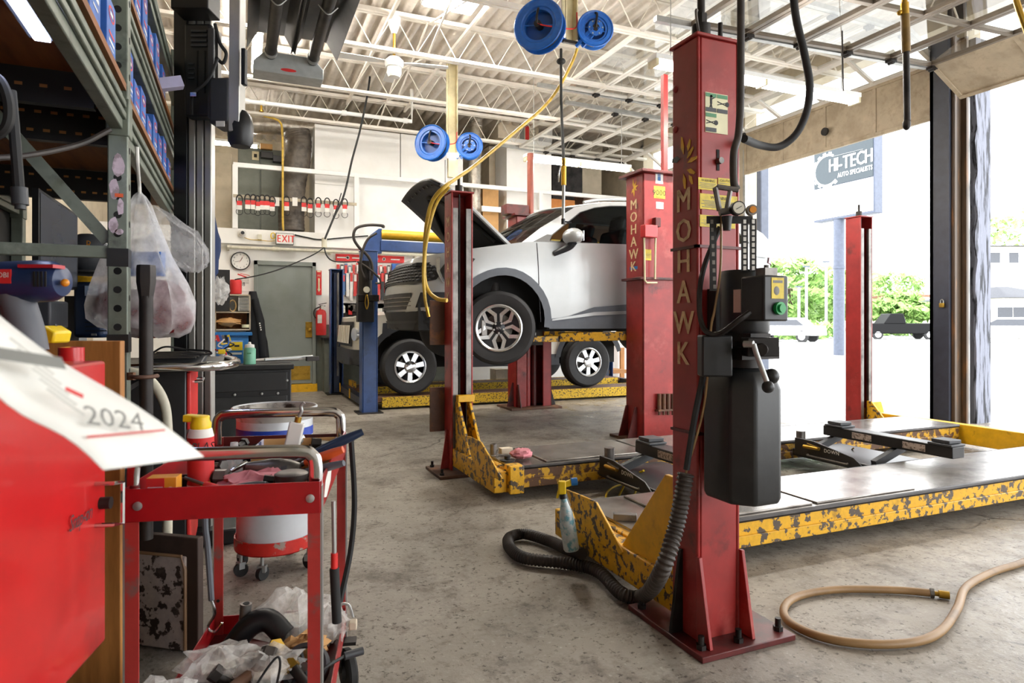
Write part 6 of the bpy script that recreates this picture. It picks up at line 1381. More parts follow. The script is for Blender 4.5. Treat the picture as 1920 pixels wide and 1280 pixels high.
q = top(.12, .22); dr_ = thing('air_tool', 'grey metal air tool lying among the rags in the cart tray', 'tool', q); link('body', M().lathe([(.0, 0), (.022, .005), (.028, .03), (.028, .07), (.018, .10), (.01, .13)], q+V((0, 0, .035))+cv*.05, -cv+EZ*.15, 18), steel_mid, dr_); link('ring', M().cyl(q+V((0, 0, .036))+cv*.02, q+V((0, 0, .036))+cv*.0, .031, n=18), charcoal, dr_)
rg = bagblob(top(.17, .13)+V((0, 0, .03)), .075, .055, .028, 52); q2 = bagblob(top(.13, .2)+V((0, 0, .03)), .05, .04, .022, 53); rg.add(q2.v, q2.f)
one('shop_rag', rg, pink, 'greasy pink rag in the middle of the cart tray', 'rag')
rg = M()
for i in range(5): rg.sph(top(.24+.012*i, .2+.01*(i % 3))+V((0, 0, .02)), (.022, .018, .016), 8, 6)
one('sponge', rg, mk('dirty sponge', '#a89468', .9), 'dirty tan sponge beside the lubricant can', 'sponge')
for i, (a, b, r, hh, mt) in enumerate(((.3, .35, .02, .05, steel_dark), (.33, .45, .018, .05, chrome), (.05, .3, .016, .05, black), (.27, .5, .025, .04, charcoal), (.04, .18, .014, .03, steel_mid), (.35, .25, .02, .03, steel_dark))):
    q = top(a, b); t = thing('socket', ['dark socket at the left side of the cart tray', 'chrome socket near the far left corner of the cart tray', 'black socket beside the blue handled pry bar', 'charcoal canister at the far left of the cart tray', 'small steel socket beside the jar', 'low dark socket behind the soda box'][i], 'socket', q); link('body', M().lathe([(r, 0), (r, hh), (r*.7, hh), (r*.7, hh*.5), (0, hh*.5)], q, EZ, 16), mt, t)
# goods on the lower tray
def low(a, b, z=.2): return cp3(a, b, z)
bl_ = ['crumpled clear parts bag hanging over the near left lip of the lower cart tray', 'crumpled parts bag in the middle of the lower cart tray', 'parts bag with a paper tag behind the wire loop', 'large clear bag at the back of the lower cart tray', 'pale parts bag by the near right leg of the cart', 'small clear bag tucked behind the near right leg', 'parts bag with blue print at the front of the lower tray', 'brown paper bag beside the pulley on the lower tray']
for i, (a, b, z, sx, sy, sz) in enumerate(((.36, .12, .275, .08, .12, .055), (.29, .33, .265, .09, .07, .05), (.16, .30, .27, .075, .06, .04), (.13, .55, .28, .1, .06, .075), (.11, .10, .25, .07, .06, .035), (.03, .52, .27, .05, .05, .05), (.22, .03, .25, .085, .06, .04), (.09, .42, .25, .06, .05, .035))):
    one('parts_bag', bagblob(low(a, b, z), sx, sy, sz, i+1), film_parts if i != 7 else cardboard, bl_[i], 'bag', ang=14)
    if i in (1, 2, 3): one('parts_packet', M().ob(low(a, b, z-.005), (.08, .06, .02), cv+cu*.3, cu), label_white if i != 2 else card_white, ['', 'white packet inside the middle parts bag', 'tan paper tag inside the parts bag behind the wire loop', 'white packet inside the large clear bag'][i], 'packet')
q = low(.22, .50, .25); pe = thing('intake_hose', 'black bent rubber intake hose with a metal eye on the lower cart tray', 'hose', q); link('elbow', M().tube([low(.30, .5, .23), low(.25, .5, .29), low(.20, .5, .30), low(.15, .48, .26)], .032, 12, 6), black, pe); link('eye', M().cyl(low(.27, .52, .28), low(.265, .52, .345), .016, n=14), steel_mid, pe); link('eye_bore', M().cyl(low(.265, .52, .345), low(.265, .52, .347), .009, n=12), dark_gap, pe)
q = low(.075, .32, .25); pu = thing('pulley', 'black spoked pulley lying tilted on the lower cart tray', 'pulley', q); pax = (-cu+EZ*.6-cv*.2).normalized(); link('rim', M().lathe([(.05, -.03), (.058, -.03), (.058, .01), (.048, .01), (.046, -.02)], q, pax, 28, cap=False), charcoal, pu); pu1 = pax.orthogonal().normalized(); pu2 = pax.cross(pu1)
for i in range(6): link('spoke', M().bar(q, q+(pu1*cos(i*pi/3)+pu2*sin(i*pi/3))*.05, .006), charcoal, pu)
link('hub', M().cyl(q-pax*.02, q+pax*.015, .012, n=12), steel_mid, pu)
def wire(label, pts, r, mt, nm='wire'): return one(nm, M().tube(pts, r, 6, 8), mt, label, 'wire')
wire('black wire loop standing up from the lower cart tray', [low(.20, .16, .22), low(.17, .2, .28), low(.13, .22, .33), (low(.12, .22, .31)), low(.13, .2, .25)], .003, black)
wire('coiled black wire at the front of the lower cart tray', [low(.2+.06*cos(t)*.9, .07+.05*sin(t), .25+.008*sin(3*t)) for t in [i*.5 for i in range(22)]], .0035, black)
wire('brown steel pipe bent across the front of the lower cart tray', [low(.25, .05, .255), low(.15, .08, .265), low(.05, .08, .262), low(.02, .05, .25)], .008, rust_steel, 'brake_pipe')
sn_ = thing('sensor', 'black sensor plug on a lead sticking out past the cart leg', 'sensor', low(-.045, .25, .30)); link('lead', M().tube([low(.05, .2, .25), low(.02, .22, .29), low(-.03, .25, .305)], .004, 6, 6), black, sn_); link('plug', M().cyl(low(-.03, .25, .305), low(-.075, .27, .305), .010, n=10), charcoal, sn_)
cn = thing('connector', 'pale plastic connector on a looped lead over the cart side', 'connector', low(-.035, .5, .28)); link('lead', M().tube([low(.03, .5, .27), low(.01, .51, .32), low(-.02, .51, .325), low(-.035, .5, .29)], .004, 6, 6), galv, cn); link('housing', M().ob(low(-.035, .5, .27), (.022, .022, .03), cv, EZ), card_white, cn, bev=.003)
mt2 = thing('starter_motor', 'greasy dark motor part at the front of the lower cart tray', 'motor', low(.25, .0, .21)); link('body', M().cyl(low(.28, .02, .235), low(.2, .0, .235), .035, n=18), steel_dark, mt2); link('shaft', M().cyl(low(.2, .0, .235), low(.15, -.01, .235), .01, n=10), chrome, mt2); link('terminal', M().cyl(low(.26, .02, .265), low(.26, .02, .285), .008, n=8), brass, mt2)
for i, (a, b) in enumerate(((.3, .38), (.33, .22), (.05, .08), (.2, .4), (.06, .55))):
    q = low(a, b, .215); t = thing('metal_part', ['dark cast bracket at the left of the lower cart tray', 'rusty fitting under the clear bag on the lower cart tray', 'black housing by the near right leg on the lower cart tray', 'steel clamp between the parts bags', 'dark clip by the far right leg on the lower cart tray'][i], 'part', q); link('body', M().ob(q, (.07, .05, .035), cv+cu*(.3*i-.5), cu), (steel_dark, rust_steel, black, steel_mid, charcoal)[i], t, bev=.006); link('boss', M().cyl(q+V((0, 0, .015)), q+V((0, 0, .035)), .014, n=12), steel_mid, t)
# things hanging on the cart
st_ = thing('bungee_strap', 'grey black strap with a wire hook hanging at the far left leg of the cart', 'strap', tz(CW_+.02, .6, .3)); link('strap', M().tube([tz(CW_+.01, .62, .72), tz(CW_+.01, .61, .56), tz(CW_, .6, .48), tz(CW_-.01, .6, .33)], .009, 8, 6), grey_rubber, st_); link('hook', M().tube([tz(CW_-.01, .6, .33), tz(CW_-.02, .6, .29), tz(CW_-.0, .6, .25), tz(CW_-.02, .6, .235), tz(CW_-.04, .6, .26)], .004, 8, 6), chrome, st_)
wire('thick black cord hanging down the far right leg of the cart', [tz(-.02, .62, .80), tz(-.03, .63, .6), tz(-.02, .62, .45), tz(.01, .56, .30)], .009, black_soft, 'cord')
an = thing('air_nozzle', 'thin air gun with a black grip hanging beside a right leg of the cart', 'air gun', tz(-.02, .02, .5)); link('tube', M().cyl(tz(-.018, .1, .74), tz(-.02, .1, .62), .005, n=8), galv, an); link('collar', M().cyl(tz(-.02, .1, .62), tz(-.02, .1, .585), .008, n=10), red_plain, an); link('grip', M().cyl(tz(-.02, .1, .585), tz(-.026, .1, .46), .011, n=12), black_soft, an)
# drum on a red dolly
q = Z(516, 1035, 0); dc = D(516, 1045, 3.05); dc.z = 0
dm = thing('waste_drum', 'dirty white steel drum with a blue band on a red wheeled dolly', 'drum', dc)
link('drum', M().lathe([(.165, .13), (.17, .135), (.17, .42), (.174, .43), (.17, .44), (.17, .70), (.168, .725)], dc, EZ, 40, cap=False), drum_m, dm); link('lid_pan', M().lathe([(.17, .70), (.186, .745), (.189, .752), (.184, .755), (.15, .715), (.0, .70)], dc, EZ, 40, cap=False), drum_in, dm); link('rim', M().tube([dc+V((.187*cos(2*pi*i/40), .187*sin(2*pi*i/40), .752)) for i in range(40)], .006, 8, closed=True), drum_m, dm)
link('blue_band', M().lathe([(.1715, .625), (.1715, .665)], dc, EZ, 40, cap=False), blue_band, dm); bt = M()
for i in range(5): th = rad(-100-i*14); n_ = V((cos(th), sin(th), 0)); bt.ob(dc+n_*.1718+V((0, 0, .575)), (.02, .0015, .03), V((-n_.y, n_.x, 0)), n_)
link('worn_lettering', bt, blue_band, dm)
dy = link('dolly_band', M().lathe([(.174, .105), (.180, .11), (.180, .165), (.174, .165), (.174, .105)], dc, EZ, 40, cap=False).lathe([(.178, .105), (.1, .105)], dc, EZ, 40, cap=False), mk('chipped red band', '#c02a22', .4, c2='#9a8a80', sc=14, lo=.56, hi=.6), dm)
for a in (-112, -30, 60, 150, 205):
    n_ = V((cos(rad(a)), sin(rad(a)), 0)); c = dc+n_*.165+V((0, 0, .032)); w = link('caster', M().lathe([(.012, -.011), (.03, -.011), (.032, 0), (.03, .011), (.012, .011)], c, V((-n_.y, n_.x, 0))+n_*.5, 20), black_soft, dm); link('caster_fork', M().ob(c+V((0, 0, .02)), (.03, .03, .035), n_, EZ).cyl(c+V((0, 0, .03)), c+V((0, 0, .10)), .008, n=8), galv, w)
# dirty framed board leaning by the rack
db = thing('framed_board', 'worn flaking board in a dark frame leaning beside the rack upright', 'board', D(310, 1230, 2.2))
a, b2 = D(236, 1000, 2.33), D(376, 992, 2.26); up_ = V((0, 0, 1)); L = (b2-a).length; u = (b2-a).normalized(); u.z = 0; c = (a+b2)/2; n_ = u.cross(EZ)
c.z = .20; link('frame', M().ob(c, (L, .03, .40), u, n_), dirt_frame, db, bev=.004); f2 = c.copy(); link('panel', M().ob(c+n_*.018-u*.012+V((0, 0, -.03)), (L*.80, .012, .33), u, n_), dirt_board, db, bev=.006)
lp = M(); 
P = [c+n_*.022+u*(L*.39*sx_*(1 if sx_ < 0 else .92))+V((0, 0, zz)) for sx_, zz in ((1, -.19), (1, .09), (.86, .135), (-1, .135))]; lp.tube(P, .006, 8); link('beading', lp, mk('tan beading', '#8a6a4c', .5), db)

rnd = random.Random(77)
for i in range(22):
    a, b = rnd.uniform(.04, .34), rnd.uniform(.05, .6); q = top(a, b); t = thing('fitting', 'small loose metal fitting among the tools in the upper cart tray', 'fitting', q, 'loose fittings in the upper cart tray'); u = V((rnd.uniform(-1, 1), rnd.uniform(-1, 1), rnd.uniform(-.2, .5))).normalized(); L = rnd.uniform(.03, .09); r = rnd.uniform(.006, .014); z = rnd.uniform(.02, .05)
    link('barrel', M().cyl(q+V((0, 0, z))-u*L*.5, q+V((0, 0, z))+u*L*.2, r, n=10), (steel_mid, steel_dark, chrome, rust_steel, charcoal)[i % 5], t); link('nut', M().cyl(q+V((0, 0, z))+u*L*.2, q+V((0, 0, z))+u*L*.5, r*1.5, n=6), (steel_dark, steel_mid, galv)[i % 3], t)
for i in range(22):
    a, b = rnd.uniform(.05, .34), rnd.uniform(-.02, .58); q = low(a, b, .2); t = thing('fitting', 'small greasy fitting among the bags on the lower cart tray', 'fitting', q, 'greasy fittings on the lower cart tray'); u = V((rnd.uniform(-1, 1), rnd.uniform(-1, 1), rnd.uniform(-.1, .5))).normalized(); L = rnd.uniform(.05, .12); r = rnd.uniform(.010, .02); z = rnd.uniform(.03, .08)
    link('barrel', M().cyl(q+V((0, 0, z))-u*L*.5, q+V((0, 0, z))+u*L*.2, r, n=10), (steel_dark, black, rust_steel, steel_mid)[i % 4], t); link('nut', M().cyl(q+V((0, 0, z))+u*L*.2, q+V((0, 0, z))+u*L*.45, r*1.4, n=6), (steel_mid, steel_dark, brass)[i % 3], t)
# ================================================================ on and by the back wall
yw = YB-.005
def wallbox(px0, py0, px1, py1, dp, y=yw): a, b2 = Y(px0, py0, y-dp), Y(px1, py1, y-dp); return M().box((a.x, y-dp, b2.z), (b2.x, y, a.z)), a, b2
ye = YB-.13
ex = thing('exit_sign', 'white exit sign with red letters over the grey door', 'sign', Y(533, 459, ye)); m, a, b2 = wallbox(517, 436, 551, 459, .08, ye); link('case', m, ink_grey, ex, bev=.006); link('face', M().box((a.x+.012, ye-.083, b2.z+.012), (b2.x-.012, ye-.079, a.z-.012)), white_plastic, ex); link('letters', M().text('EXIT', (V((a.x+b2.x, 0, a.z*.42+b2.z*1.58))/2+V((.02, ye-.0835, 0))), EX, EZ, (a.z-b2.z)*.6, gap=.14, wx=.74, bold=.025), letter_red, ex)
cl = thing('wall_clock', 'round black rimmed wall clock beside the grey door', 'clock', Y(451, 505, yw)); c = Y(451, 489, yw-.03); R_ = .148
link('rim', M().lathe([(R_, 0), (R_, .035), (R_-.012, .04), (R_-.016, .02)], V((c.x, yw, c.z)), -EY, 36, cap=False), black, cl); link('face', M().cyl((c.x, yw-.015, c.z), (c.x, yw-.018, c.z), R_-.014, n=36), paper, cl)
nm_ = M()
for i in range(12): a_ = rad(90-30*(i+1)); nm_.text(str(i+1), (c.x+.105*cos(a_), yw-.018, c.z+.105*sin(a_)-.010), EX, EZ, .022, gap=.05)
link('numerals', nm_, ink, cl); link('hour_hand', M().bar((c.x, yw-.022, c.z), (c.x+.03, yw-.022, c.z+.06), .007, .001, up=EY), ink, cl); link('minute_hand', M().bar((c.x, yw-.024, c.z), (c.x-.09, yw-.024, c.z-.02), .005, .001, up=EY), ink, cl); link('second_hand', M().bar((c.x-.02, yw-.025, c.z-.03), (c.x+.04, yw-.025, c.z+.09), .002, .001, up=EY), label_red, cl)
sc = thing('security_camera', 'white dome security camera under the mezzanine edge', 'camera', Y(453, 443, ye)); c = Y(454, 437, ye-.03); link('base', M().cyl((c.x, ye, c.z), (c.x, ye-.05, c.z), .065, n=22), white_plastic, sc); link('eyeball', M().sph((c.x, ye-.06, c.z), .048, 18, 12), white_plastic, sc); link('lens', M().cyl((c.x+.005, ye-.09, c.z), (c.x+.008, ye-.112, c.z-.002), .028, n=18), black, sc)
one('junction_box', wallbox(483, 439, 491, 449, .05, ye)[0], ivory_pipe, 'small ivory junction box beside the exit sign', 'box', bev=.005)
one('cord', M().tube([Y(a, b, ye-.03) for a, b in ((458, 445), (470, 449), (487, 450), (505, 452), (516, 451))], .006, 6, 8), yellow_hose, 'yellow flex running from the camera to the exit sign', 'cord'); one('cord', M().tube([Y(512, 442, ye-.04)+V((.035*cos(t), -.01*t*.2, .05*sin(t))) for t in [i*.6 for i in range(14)]], .008, 6), yellow_plain, 'small yellow coil of flex at the left end of the exit sign', 'cord')
po = thing('wall_calendar', 'white calendar sheet with a red mark below the clock', 'poster', Y(456, 546, yw)); m, a, b2 = wallbox(443, 509, 470, 546, .004); link('sheet', m, paper, po); m = M().bar(a+V((.02, -.002, -.04)), a+V((.16, -.002, -.09)), .02, .001, up=EY).bar(a+V((.06, -.002, -.03)), a+V((.2, -.002, -.06)), .01, .001, up=EY); link('red_print', m, label_red, po); link('number', M().text('18', Y(456, 536, yw-.005), EX, EZ, .06), ink, po)
tl = M()
for i in range(5): tl.ob(Y(456, 522+2.2*i, yw-.005), (.17, .001, .006), EX, EY)
link('small_print', tl, ink_grey, po)
rc_ = thing('red_canister', 'red plastic canister below the clock', 'canister', Y(442, 551, yw-.2)); c = Y(442, 551, yw-.2); link('can', M().lathe([(0, 0), (.085, 0), (.09, .02), (.09, .2), (.08, .225), (0, .225)], c, EZ, 22), label_red, rc_)
# wooden wall cabinet with drawers and bits, blue charger cabinet
wc = thing('wall_shelf', 'small open wooden shelf unit left of the exit door', 'shelf', Y(438, 622, yw)); a, b2 = Y(402, 551, yw-.3), Y(470, 619, yw-.3)
xa, xb, za, zb = a.x, b2.x, a.z, b2.z
link('side', M().box((xb-.02, yw-.3, zb), (xb, yw, za)), beige_wall, wc); link('side', M().box((xa, yw-.3, zb), (xa+.02, yw, za)), beige_wall, wc); link('shelf', M().box((xa, yw-.3, zb), (xb, yw, zb+.02)), beige_wall, wc); zmid = Y(438, 584, yw-.3).z; link('shelf', M().box((xa, yw-.3, zmid-.02), (xb, yw, zmid)), beige_wall, wc); link('back', M().box((xa, yw-.01, zb), (xb, yw, zmid)), wood_dark, wc); link('shelf', M().box((xa, yw-.3, za-.02), (xb, yw, za)), beige_wall, wc)
dw = thing('drawer_organiser', 'small white clear fronted drawer organiser on the wall shelf', 'organiser', Y(457, 584, yw-.25)); a, b2 = Y(447, 553, yw-.27), Y(467, 583, yw-.27); link('case', M().box((a.x, yw-.265, b2.z+.002), (b2.x, yw-.05, a.z)), white_plastic, dw)
for i in range(5): z0 = b2.z+(a.z-b2.z)*(i+.1)/5; link('drawer', M().box((a.x+.012, yw-.275, z0), (b2.x-.012, yw-.265, z0+(a.z-b2.z)*.16)), ink_grey, dw, bev=.002)
one('paper_bag', bagblob((Y(427, 606, yw-.25)+Y(429, 600, yw-.25))/2+V((0, 0, -.005)), .16, .09, .06, 31), cardboard, 'crumpled brown paper bag on the lower board of the wall shelf', 'bag', ang=70)
one('tape_roll', M().lathe([(.03, 0), (.06, 0), (.06, .05), (.03, .05), (.03, 0)], Y(461, 614, yw-.25), EZ, 24, cap=False), label_cream, 'pale roll of tape on the lower board of the wall shelf', 'tape'); one('hanging_board', wallbox(404, 505, 431, 582, .03, yw-.3)[0], black, 'black flat board hung left of the red canister', 'board')
one('rope_coil', M().tube([Y(436, 573, yw-.25)+V((.05*cos(t), .02*sin(t*1.3), .09*sin(t))) for t in [i*.5 for i in range(26)]], .010, 6), mk('tan cord', '#b99a68', .7), 'tan coil of cord beside the drawer organiser', 'cord')
bc_ = thing('tool_cabinet', 'bright blue steel cabinet left of the exit door', 'cabinet', Y(440, 700, 10.75)); a, b2 = Y(405, 623, 10.7), Y(466, 660, 10.7); link('body', M().box((a.x, 10.72, 0), (b2.x, 11.2, a.z-.04)), blue_cab, bc_, bev=.008); link('top_lip', M().box((a.x-.02, 10.68, a.z-.05), (Y(473, 623, 10.7).x, 11.22, a.z)), blue_cab, bc_, bev=.006)
for py in (652, 676): link('drawer_front', M().box((a.x+.02, 10.70, Y(440, py+20, 10.7).z), (b2.x-.02, 10.72, Y(440, py, 10.7).z)), blue_cab, bc_, bev=.004)
jk = thing('jacket', 'black jacket hanging on the frame of the exit door', 'jacket', Y(482, 676, yw-.12)); pts = [(474, 546, .05), (476, 570, .09), (479, 600, .12), (482, 640, .15), (484, 672, .155)]; vs = []; m = M(); k = 20
for (px, py, r) in pts:
    c = Y(px, py, yw-.12)
    for i in range(k): th = 2*pi*i/k; vs.append(c+V((r*cos(th)*(1+.18*sin(5*th+py)), r*.5*sin(th), .0)))
m.add(vs, [(j*k+i, j*k+(i+1) % k, (j+1)*k+(i+1) % k, (j+1)*k+i) for j in range(4) for i in range(k)]+[tuple(range(k-1, -1, -1)), tuple(4*k+i for i in range(k))]); link('jacket_body', m, jacket_m, jk, ang=70); link('sleeve', M().tube([Y(478, 560, yw-.2), Y(487, 600, yw-.2), Y(491, 640, yw-.2), Y(493, 668, yw-.2)], .055, 10, 5), jacket_m, jk); pm = M()
for i in range(4): pm.ob(Y(487+.8*i, 606+4*i, yw-.262), (.02, .002, .02), EX, EY)
link('back_print', pm, label_white, jk)
tagf = thing('fire_sign', 'narrow red fire extinguisher arrow sign right of the exit door', 'sign', Y(598, 553, yw)); m, a, b2 = wallbox(593, 507, 603, 553, .006); link('panel', m, label_red, tagf); xm = (a.x+b2.x)/2; link('arrow', M().prism([(-.012, 0), (.012, 0), (.012, -.18), (.026, -.18), (0, -.235), (-.026, -.18), (-.012, -.18)], (xm, yw-.008, a.z-.13), EX, EZ, -.001), label_cream, tagf); link('word', M().text('FIRE', (xm, yw-.007, a.z-.10), EX, EZ, .028, gap=.06, wx=.8), label_cream, tagf); link('top_bar', M().ob((xm, yw-.007, a.z-.015), (.06, .002, .02), EX, EY), label_cream, tagf)
fe = thing('fire_extinguisher', 'red fire extinguisher hanging right of the exit door', 'extinguisher', Y(602, 628, yw-.12)); c = Y(602, 628, yw-.12); link('cylinder', M().lathe([(0, 0), (.082, 0), (.085, .01), (.085, .36), (.07, .41), (.03, .43), (.025, .45)], c, EZ, 26), label_red, fe); link('valve', M().cyl(c+V((0, 0, .45)), c+V((0, 0, .50)), .025, n=14), steel_mid, fe); link('lever', M().bar(c+V((-.04, 0, .51)), c+V((.09, 0, .54)), .02, .012).bar(c+V((-.02, 0, .49)), c+V((.07, 0, .49)), .02, .01), steel_dark, fe); link('hose', M().tube([c+V((-.03, 0, .47)), c+V((-.1, -.02, .43)), c+V((-.12, -.02, .36)), c+V((-.09, -.03, .28))], .012, 8, 5), black, fe); link('label_panel', M().ob(c+V((-.03, -.078, .27)), (.07, .01, .14), EX+EY*-.3, EY), label_white, fe); link('seal_tag', M().ob(c+V((.02, -.05, .46)), (.05, .003, .06), EX, EY), label_white, fe)
# wiper blade display
wd = thing('wiper_display', 'red headed wall display of packed wiper blades behind the blue posts', 'display', Y(690, 560, yw)); m, a, b2 = wallbox(630, 478, 758, 490, .05); 
hz_ = Y(690, 478, yw-.05).z; hb_ = Y(690, 491, yw-.05).z; link('header', M().box((a.x, yw-.05, hb_), (b2.x, yw, hz_)), label_red, wd, bev=.003); link('board', M().box((a.x, yw-.02, Y(690, 585, yw).z), (b2.x, yw, hb_)), white_plastic, wd)
hm = M()
for px in (652, 720): hm.lathe([(.03, 0), (.03, .002), (.02, .002), (.02, 0)], (Y(px, 484, yw-.05).x, yw-.05, (hz_+hb_)/2), -EY, 18)
hm2 = M()
for px in (640, 668, 700, 740): hm2.ob((Y(px, 484, yw).x, yw-.0515, (hz_+hb_)/2), (.16, .001, .022), EX, EY)
link('header_print', hm2, label_white, wd); link('header_rings', hm, label_white, wd)
rnd = random.Random(11); bm_ = [mk('wiper pack red', '#c23a36', .4), mk('wiper pack white', '#dcd9d4', .4), mk('wiper pack blue', '#4b6a94', .4), mk('wiper pack black', '#26262a', .4)]
wn = 0
for row, (py0, py1) in enumerate(((495, 545), (510, 558))):
    for i in range(17):
        px = 634+i*7.3+row*3; 
        if px > 756: continue
        p0, p1 = Y(px, py0+rnd.uniform(-2, 4), yw-.06-.03*row), Y(px+rnd.uniform(-1, 1), py1+rnd.uniform(-6, 6), yw-.06-.03*row); t = thing('hanging_wiper_pack', 'narrow wiper blade pack hanging on the red headed wall display', 'wiper pack', p1, 'wiper packs on the wall display'); link('pack', M().bar(p0, p1, .048, .015, up=EY), bm_[(i*7+row*3+i//3) % 4], t); link('label', M().bar(p0.lerp(p1, .05)+V((0, -.009, 0)), p0.lerp(p1, .35)+V((0, -.009, 0)), .042, .003, up=EY), bm_[(i+row) % 2], t)
bs = thing('blue_sign', 'blue sign with a green arrow behind the car headlamp', 'sign', Y(752, 508, yw-.1)); m, a, b2 = wallbox(735, 494, 771, 508, .02, yw-.1); link('panel', m, blue_box, bs, bev=.003); link('arrow', M().prism([(-.05, -.012), (.01, -.012), (.01, -.03), (.05, 0), (.01, .03), (.01, .012), (-.05, .012)], (a+b2)/2+V((0, -.012, 0)), EX, EZ, .002), green_btn, bs)
# parts bench and bits at the far wall behind the white truck
pb_ = thing('parts_bench', 'dark parts bench against the back wall behind the white truck', 'bench', (1.9, 11.05, 0)); a, b2 = Y(606, 583, 11.0), Y(735, 583, 11.0); link('top', M().box((a.x, 10.95, .86), (3.6, 11.3, .90)), steel_dark, pb_); link('body', M().box((a.x+.02, 11.0, 0), (3.58, 11.3, .86)), grey_locker, pb_)
pgb = thing('peg_board', 'black pegboard of small packets above the parts bench', 'pegboard', Y(690, 640, yw)); m, a, b2 = wallbox(634, 568, 735, 628, .02); link('board', m, steel_dark, pgb); rnd = random.Random(21)
for i in range(26):
    px, py = 640+rnd.uniform(0, 92), 575+rnd.uniform(0, 46); p = Y(px, py, yw-.06); t = thing('hanging_packet', 'small hanging parts packet on the black pegboard', 'packet', p, 'small packets on the pegboard'); link('packet', M().ob(p, (rnd.uniform(.05, .09), .03, rnd.uniform(.07, .13)), EX, EY), (label_white, card_white, charcoal, label_red, steel_mid)[i % 5], t)
# belts on the mezzanine rail
bx_ = [449, 464.5, 475, 483, 492, 501, 510.5, 537.5, 570, 581.5, 597, 613.5, 630, 646.5]
for i, px in enumerate(bx_):
    py = 366+ (px-449)*.045+(2 if i % 3 == 0 else 0); c = Y(px, py+6, yr-.06); t = thing('hanging_drive_belt', 'black drive belt in a red and white sleeve hanging on the mezzanine rail', 'belt', c, 'drive belts on the mezzanine rail')
    link('belt', M().tube([c+V((.045*cos(th), 0, .075*sin(th))) for th in [2*pi*k/18 for k in range(18)]], .010, 6, closed=True), black_soft, t); q = Y(px, py+15.5, yr-.075); link('sleeve_top', M().ob(q+V((0, 0, .025)), (.075, .012, .07), EX, EY), label_red, t); link('sleeve_foot', M().ob(q+V((0, 0, -.045)), (.075, .012, .07), EX, EY), label_white, t); link('belt_tail', M().tube([q+V((.05*cos(th), .01, -.11+.05*sin(th))) for th in [2*pi*k/14 for k in range(14)]], .005, 6, closed=True), black_soft, t)
for px in (519, 553): q = Y(px, 378, yr-.05); one('hanging_card', M().ob(q, (.08, .006, .14), EX, EY), label_white, 'white card hanging on the belt rail '+('left of the lone belt beside the yellow conduit' if px == 519 else 'right of the lone belt beside the yellow conduit'), 'card')
# cables on the back wall
one('conduit', M().tube([Y(a, b, yr-.1) for a, b in ((494, 217), (510, 221), (524, 228), (529, 245), (530, 300), (530, 400), (531, 432))], .018, 8, 8), yellow_hose, 'yellow and grey conduit dropping from the roof beam to the exit sign', 'conduit')
dcb = thing('drop_cord', 'black cord drooping from the roof beam to a hanging socket box', 'cord', Y(608, 462, 10.4)); link('cord', M().tube([Y(a, b, 10.15) for a, b in ((697, 112), (690, 170), (676, 240), (660, 300), (645, 365), (625, 410), (609, 448))], .016, 8, 8), black_soft, dcb); link('socket_box', M().cyl(Y(608, 446, 10.4), Y(608, 464, 10.4), .04, n=10), ivory_pipe, dcb); link('cord_tail', M().tube([Y(a, b, 10.4) for a, b in ((609, 450), (622, 415), (633, 385), (640, 362))], .008, 6, 6), black_soft, dcb)
one('cord', M().tube([Y(a, b, 10.3) for a, b in ((608, 464), (590, 476), (560, 490), (520, 506), (480, 517), (440, 524))], .010, 6, 8), black_soft, 'black cord sagging from the socket box across the exit door', 'cord'); one('cord', M().tube([Y(a, b, 9.6) for a, b in ((608, 464), (612, 478), (622, 488), (640, 491), (668, 490))], .010, 6, 8), black_soft, 'black cord sagging from the hanging socket box to the blue post', 'cord'); one('cord', M().tube([Y(a, b, ye-.01) for a, b in ((552, 440), (575, 445), (600, 449), (640, 446), (690, 442))], .012, 6, 8), black_soft, 'black cable running along the fascia right of the exit sign', 'cord')
# black workbench with a spray can, charger boxes
wbn = thing('workbench', 'black steel work cabinet standing before the exit door', 'workbench', D(474, 800, 5)); a, b2 = D(372, 682, 5.0), D(547, 682, 5.0); c = (a+b2)/2; W_ = (b2-a).length; fu = EX; 
x1 = X(546, 690, D(546, 690, 5.0).x).x; y1 = D(546, 690, 5.0).y; zt = 1.15-(682-605)*5.0/FPX
link('carcass', M().box((x1-1.0, y1, .0), (x1, y1+.5, zt-.04)), black, wbn, bev=.006); link('top', M().box((x1-1.02, y1-.02, zt-.04), (x1+.02, y1+.52, zt)), black_soft, wbn, bev=.008); link('front_panel', M().box((x1-.95, y1-.012, zt-.20), (x1-.03, y1, zt-.06)), black_tank, wbn, bev=.004); link('front_panel', M().box((x1-.95, y1-.012, .12), (x1-.03, y1, zt-.24)), black_tank, wbn, bev=.004)
for px, py in ((538, 713), (440, 740), (491, 738), (521, 737)): q = Y(px, py, y1-.012); link('rivet', M().lathe([(.011, 0), (.008, .006), (0, .007)], q, -EY, 12), galv, wbn)
def onb(px, py): return Z(px, py, zt)
q = onb(468, 683); q.y = max(q.y, y1+.08); q = V((Y(468, 683, y1+.1).x, y1+.1, zt)); gc = thing('spray_can', 'mint green spray can with a white cap on the black work cabinet', 'can', q); link('can', M().lathe([(0, 0), (.044, 0), (.045, .005), (.045, .115), (.035, .128)], q, EZ, 22), green_can, gc); link('cap', M().lathe([(.036, .128), (.034, .15), (.012, .155), (.010, .17), (0, .171)], q, EZ, 18), white_plastic, gc); link('label_print', M().ob(q+V((-.005, -.0455, .085)), (.03, .002, .01), EX, EY), label_green, gc)
q = V((Y(520, 680, y1+.25).x, y1+.2, zt)); wl = thing('metal_brackets', 'pile of flat grey metal brackets on the black work cabinet', 'brackets', q)
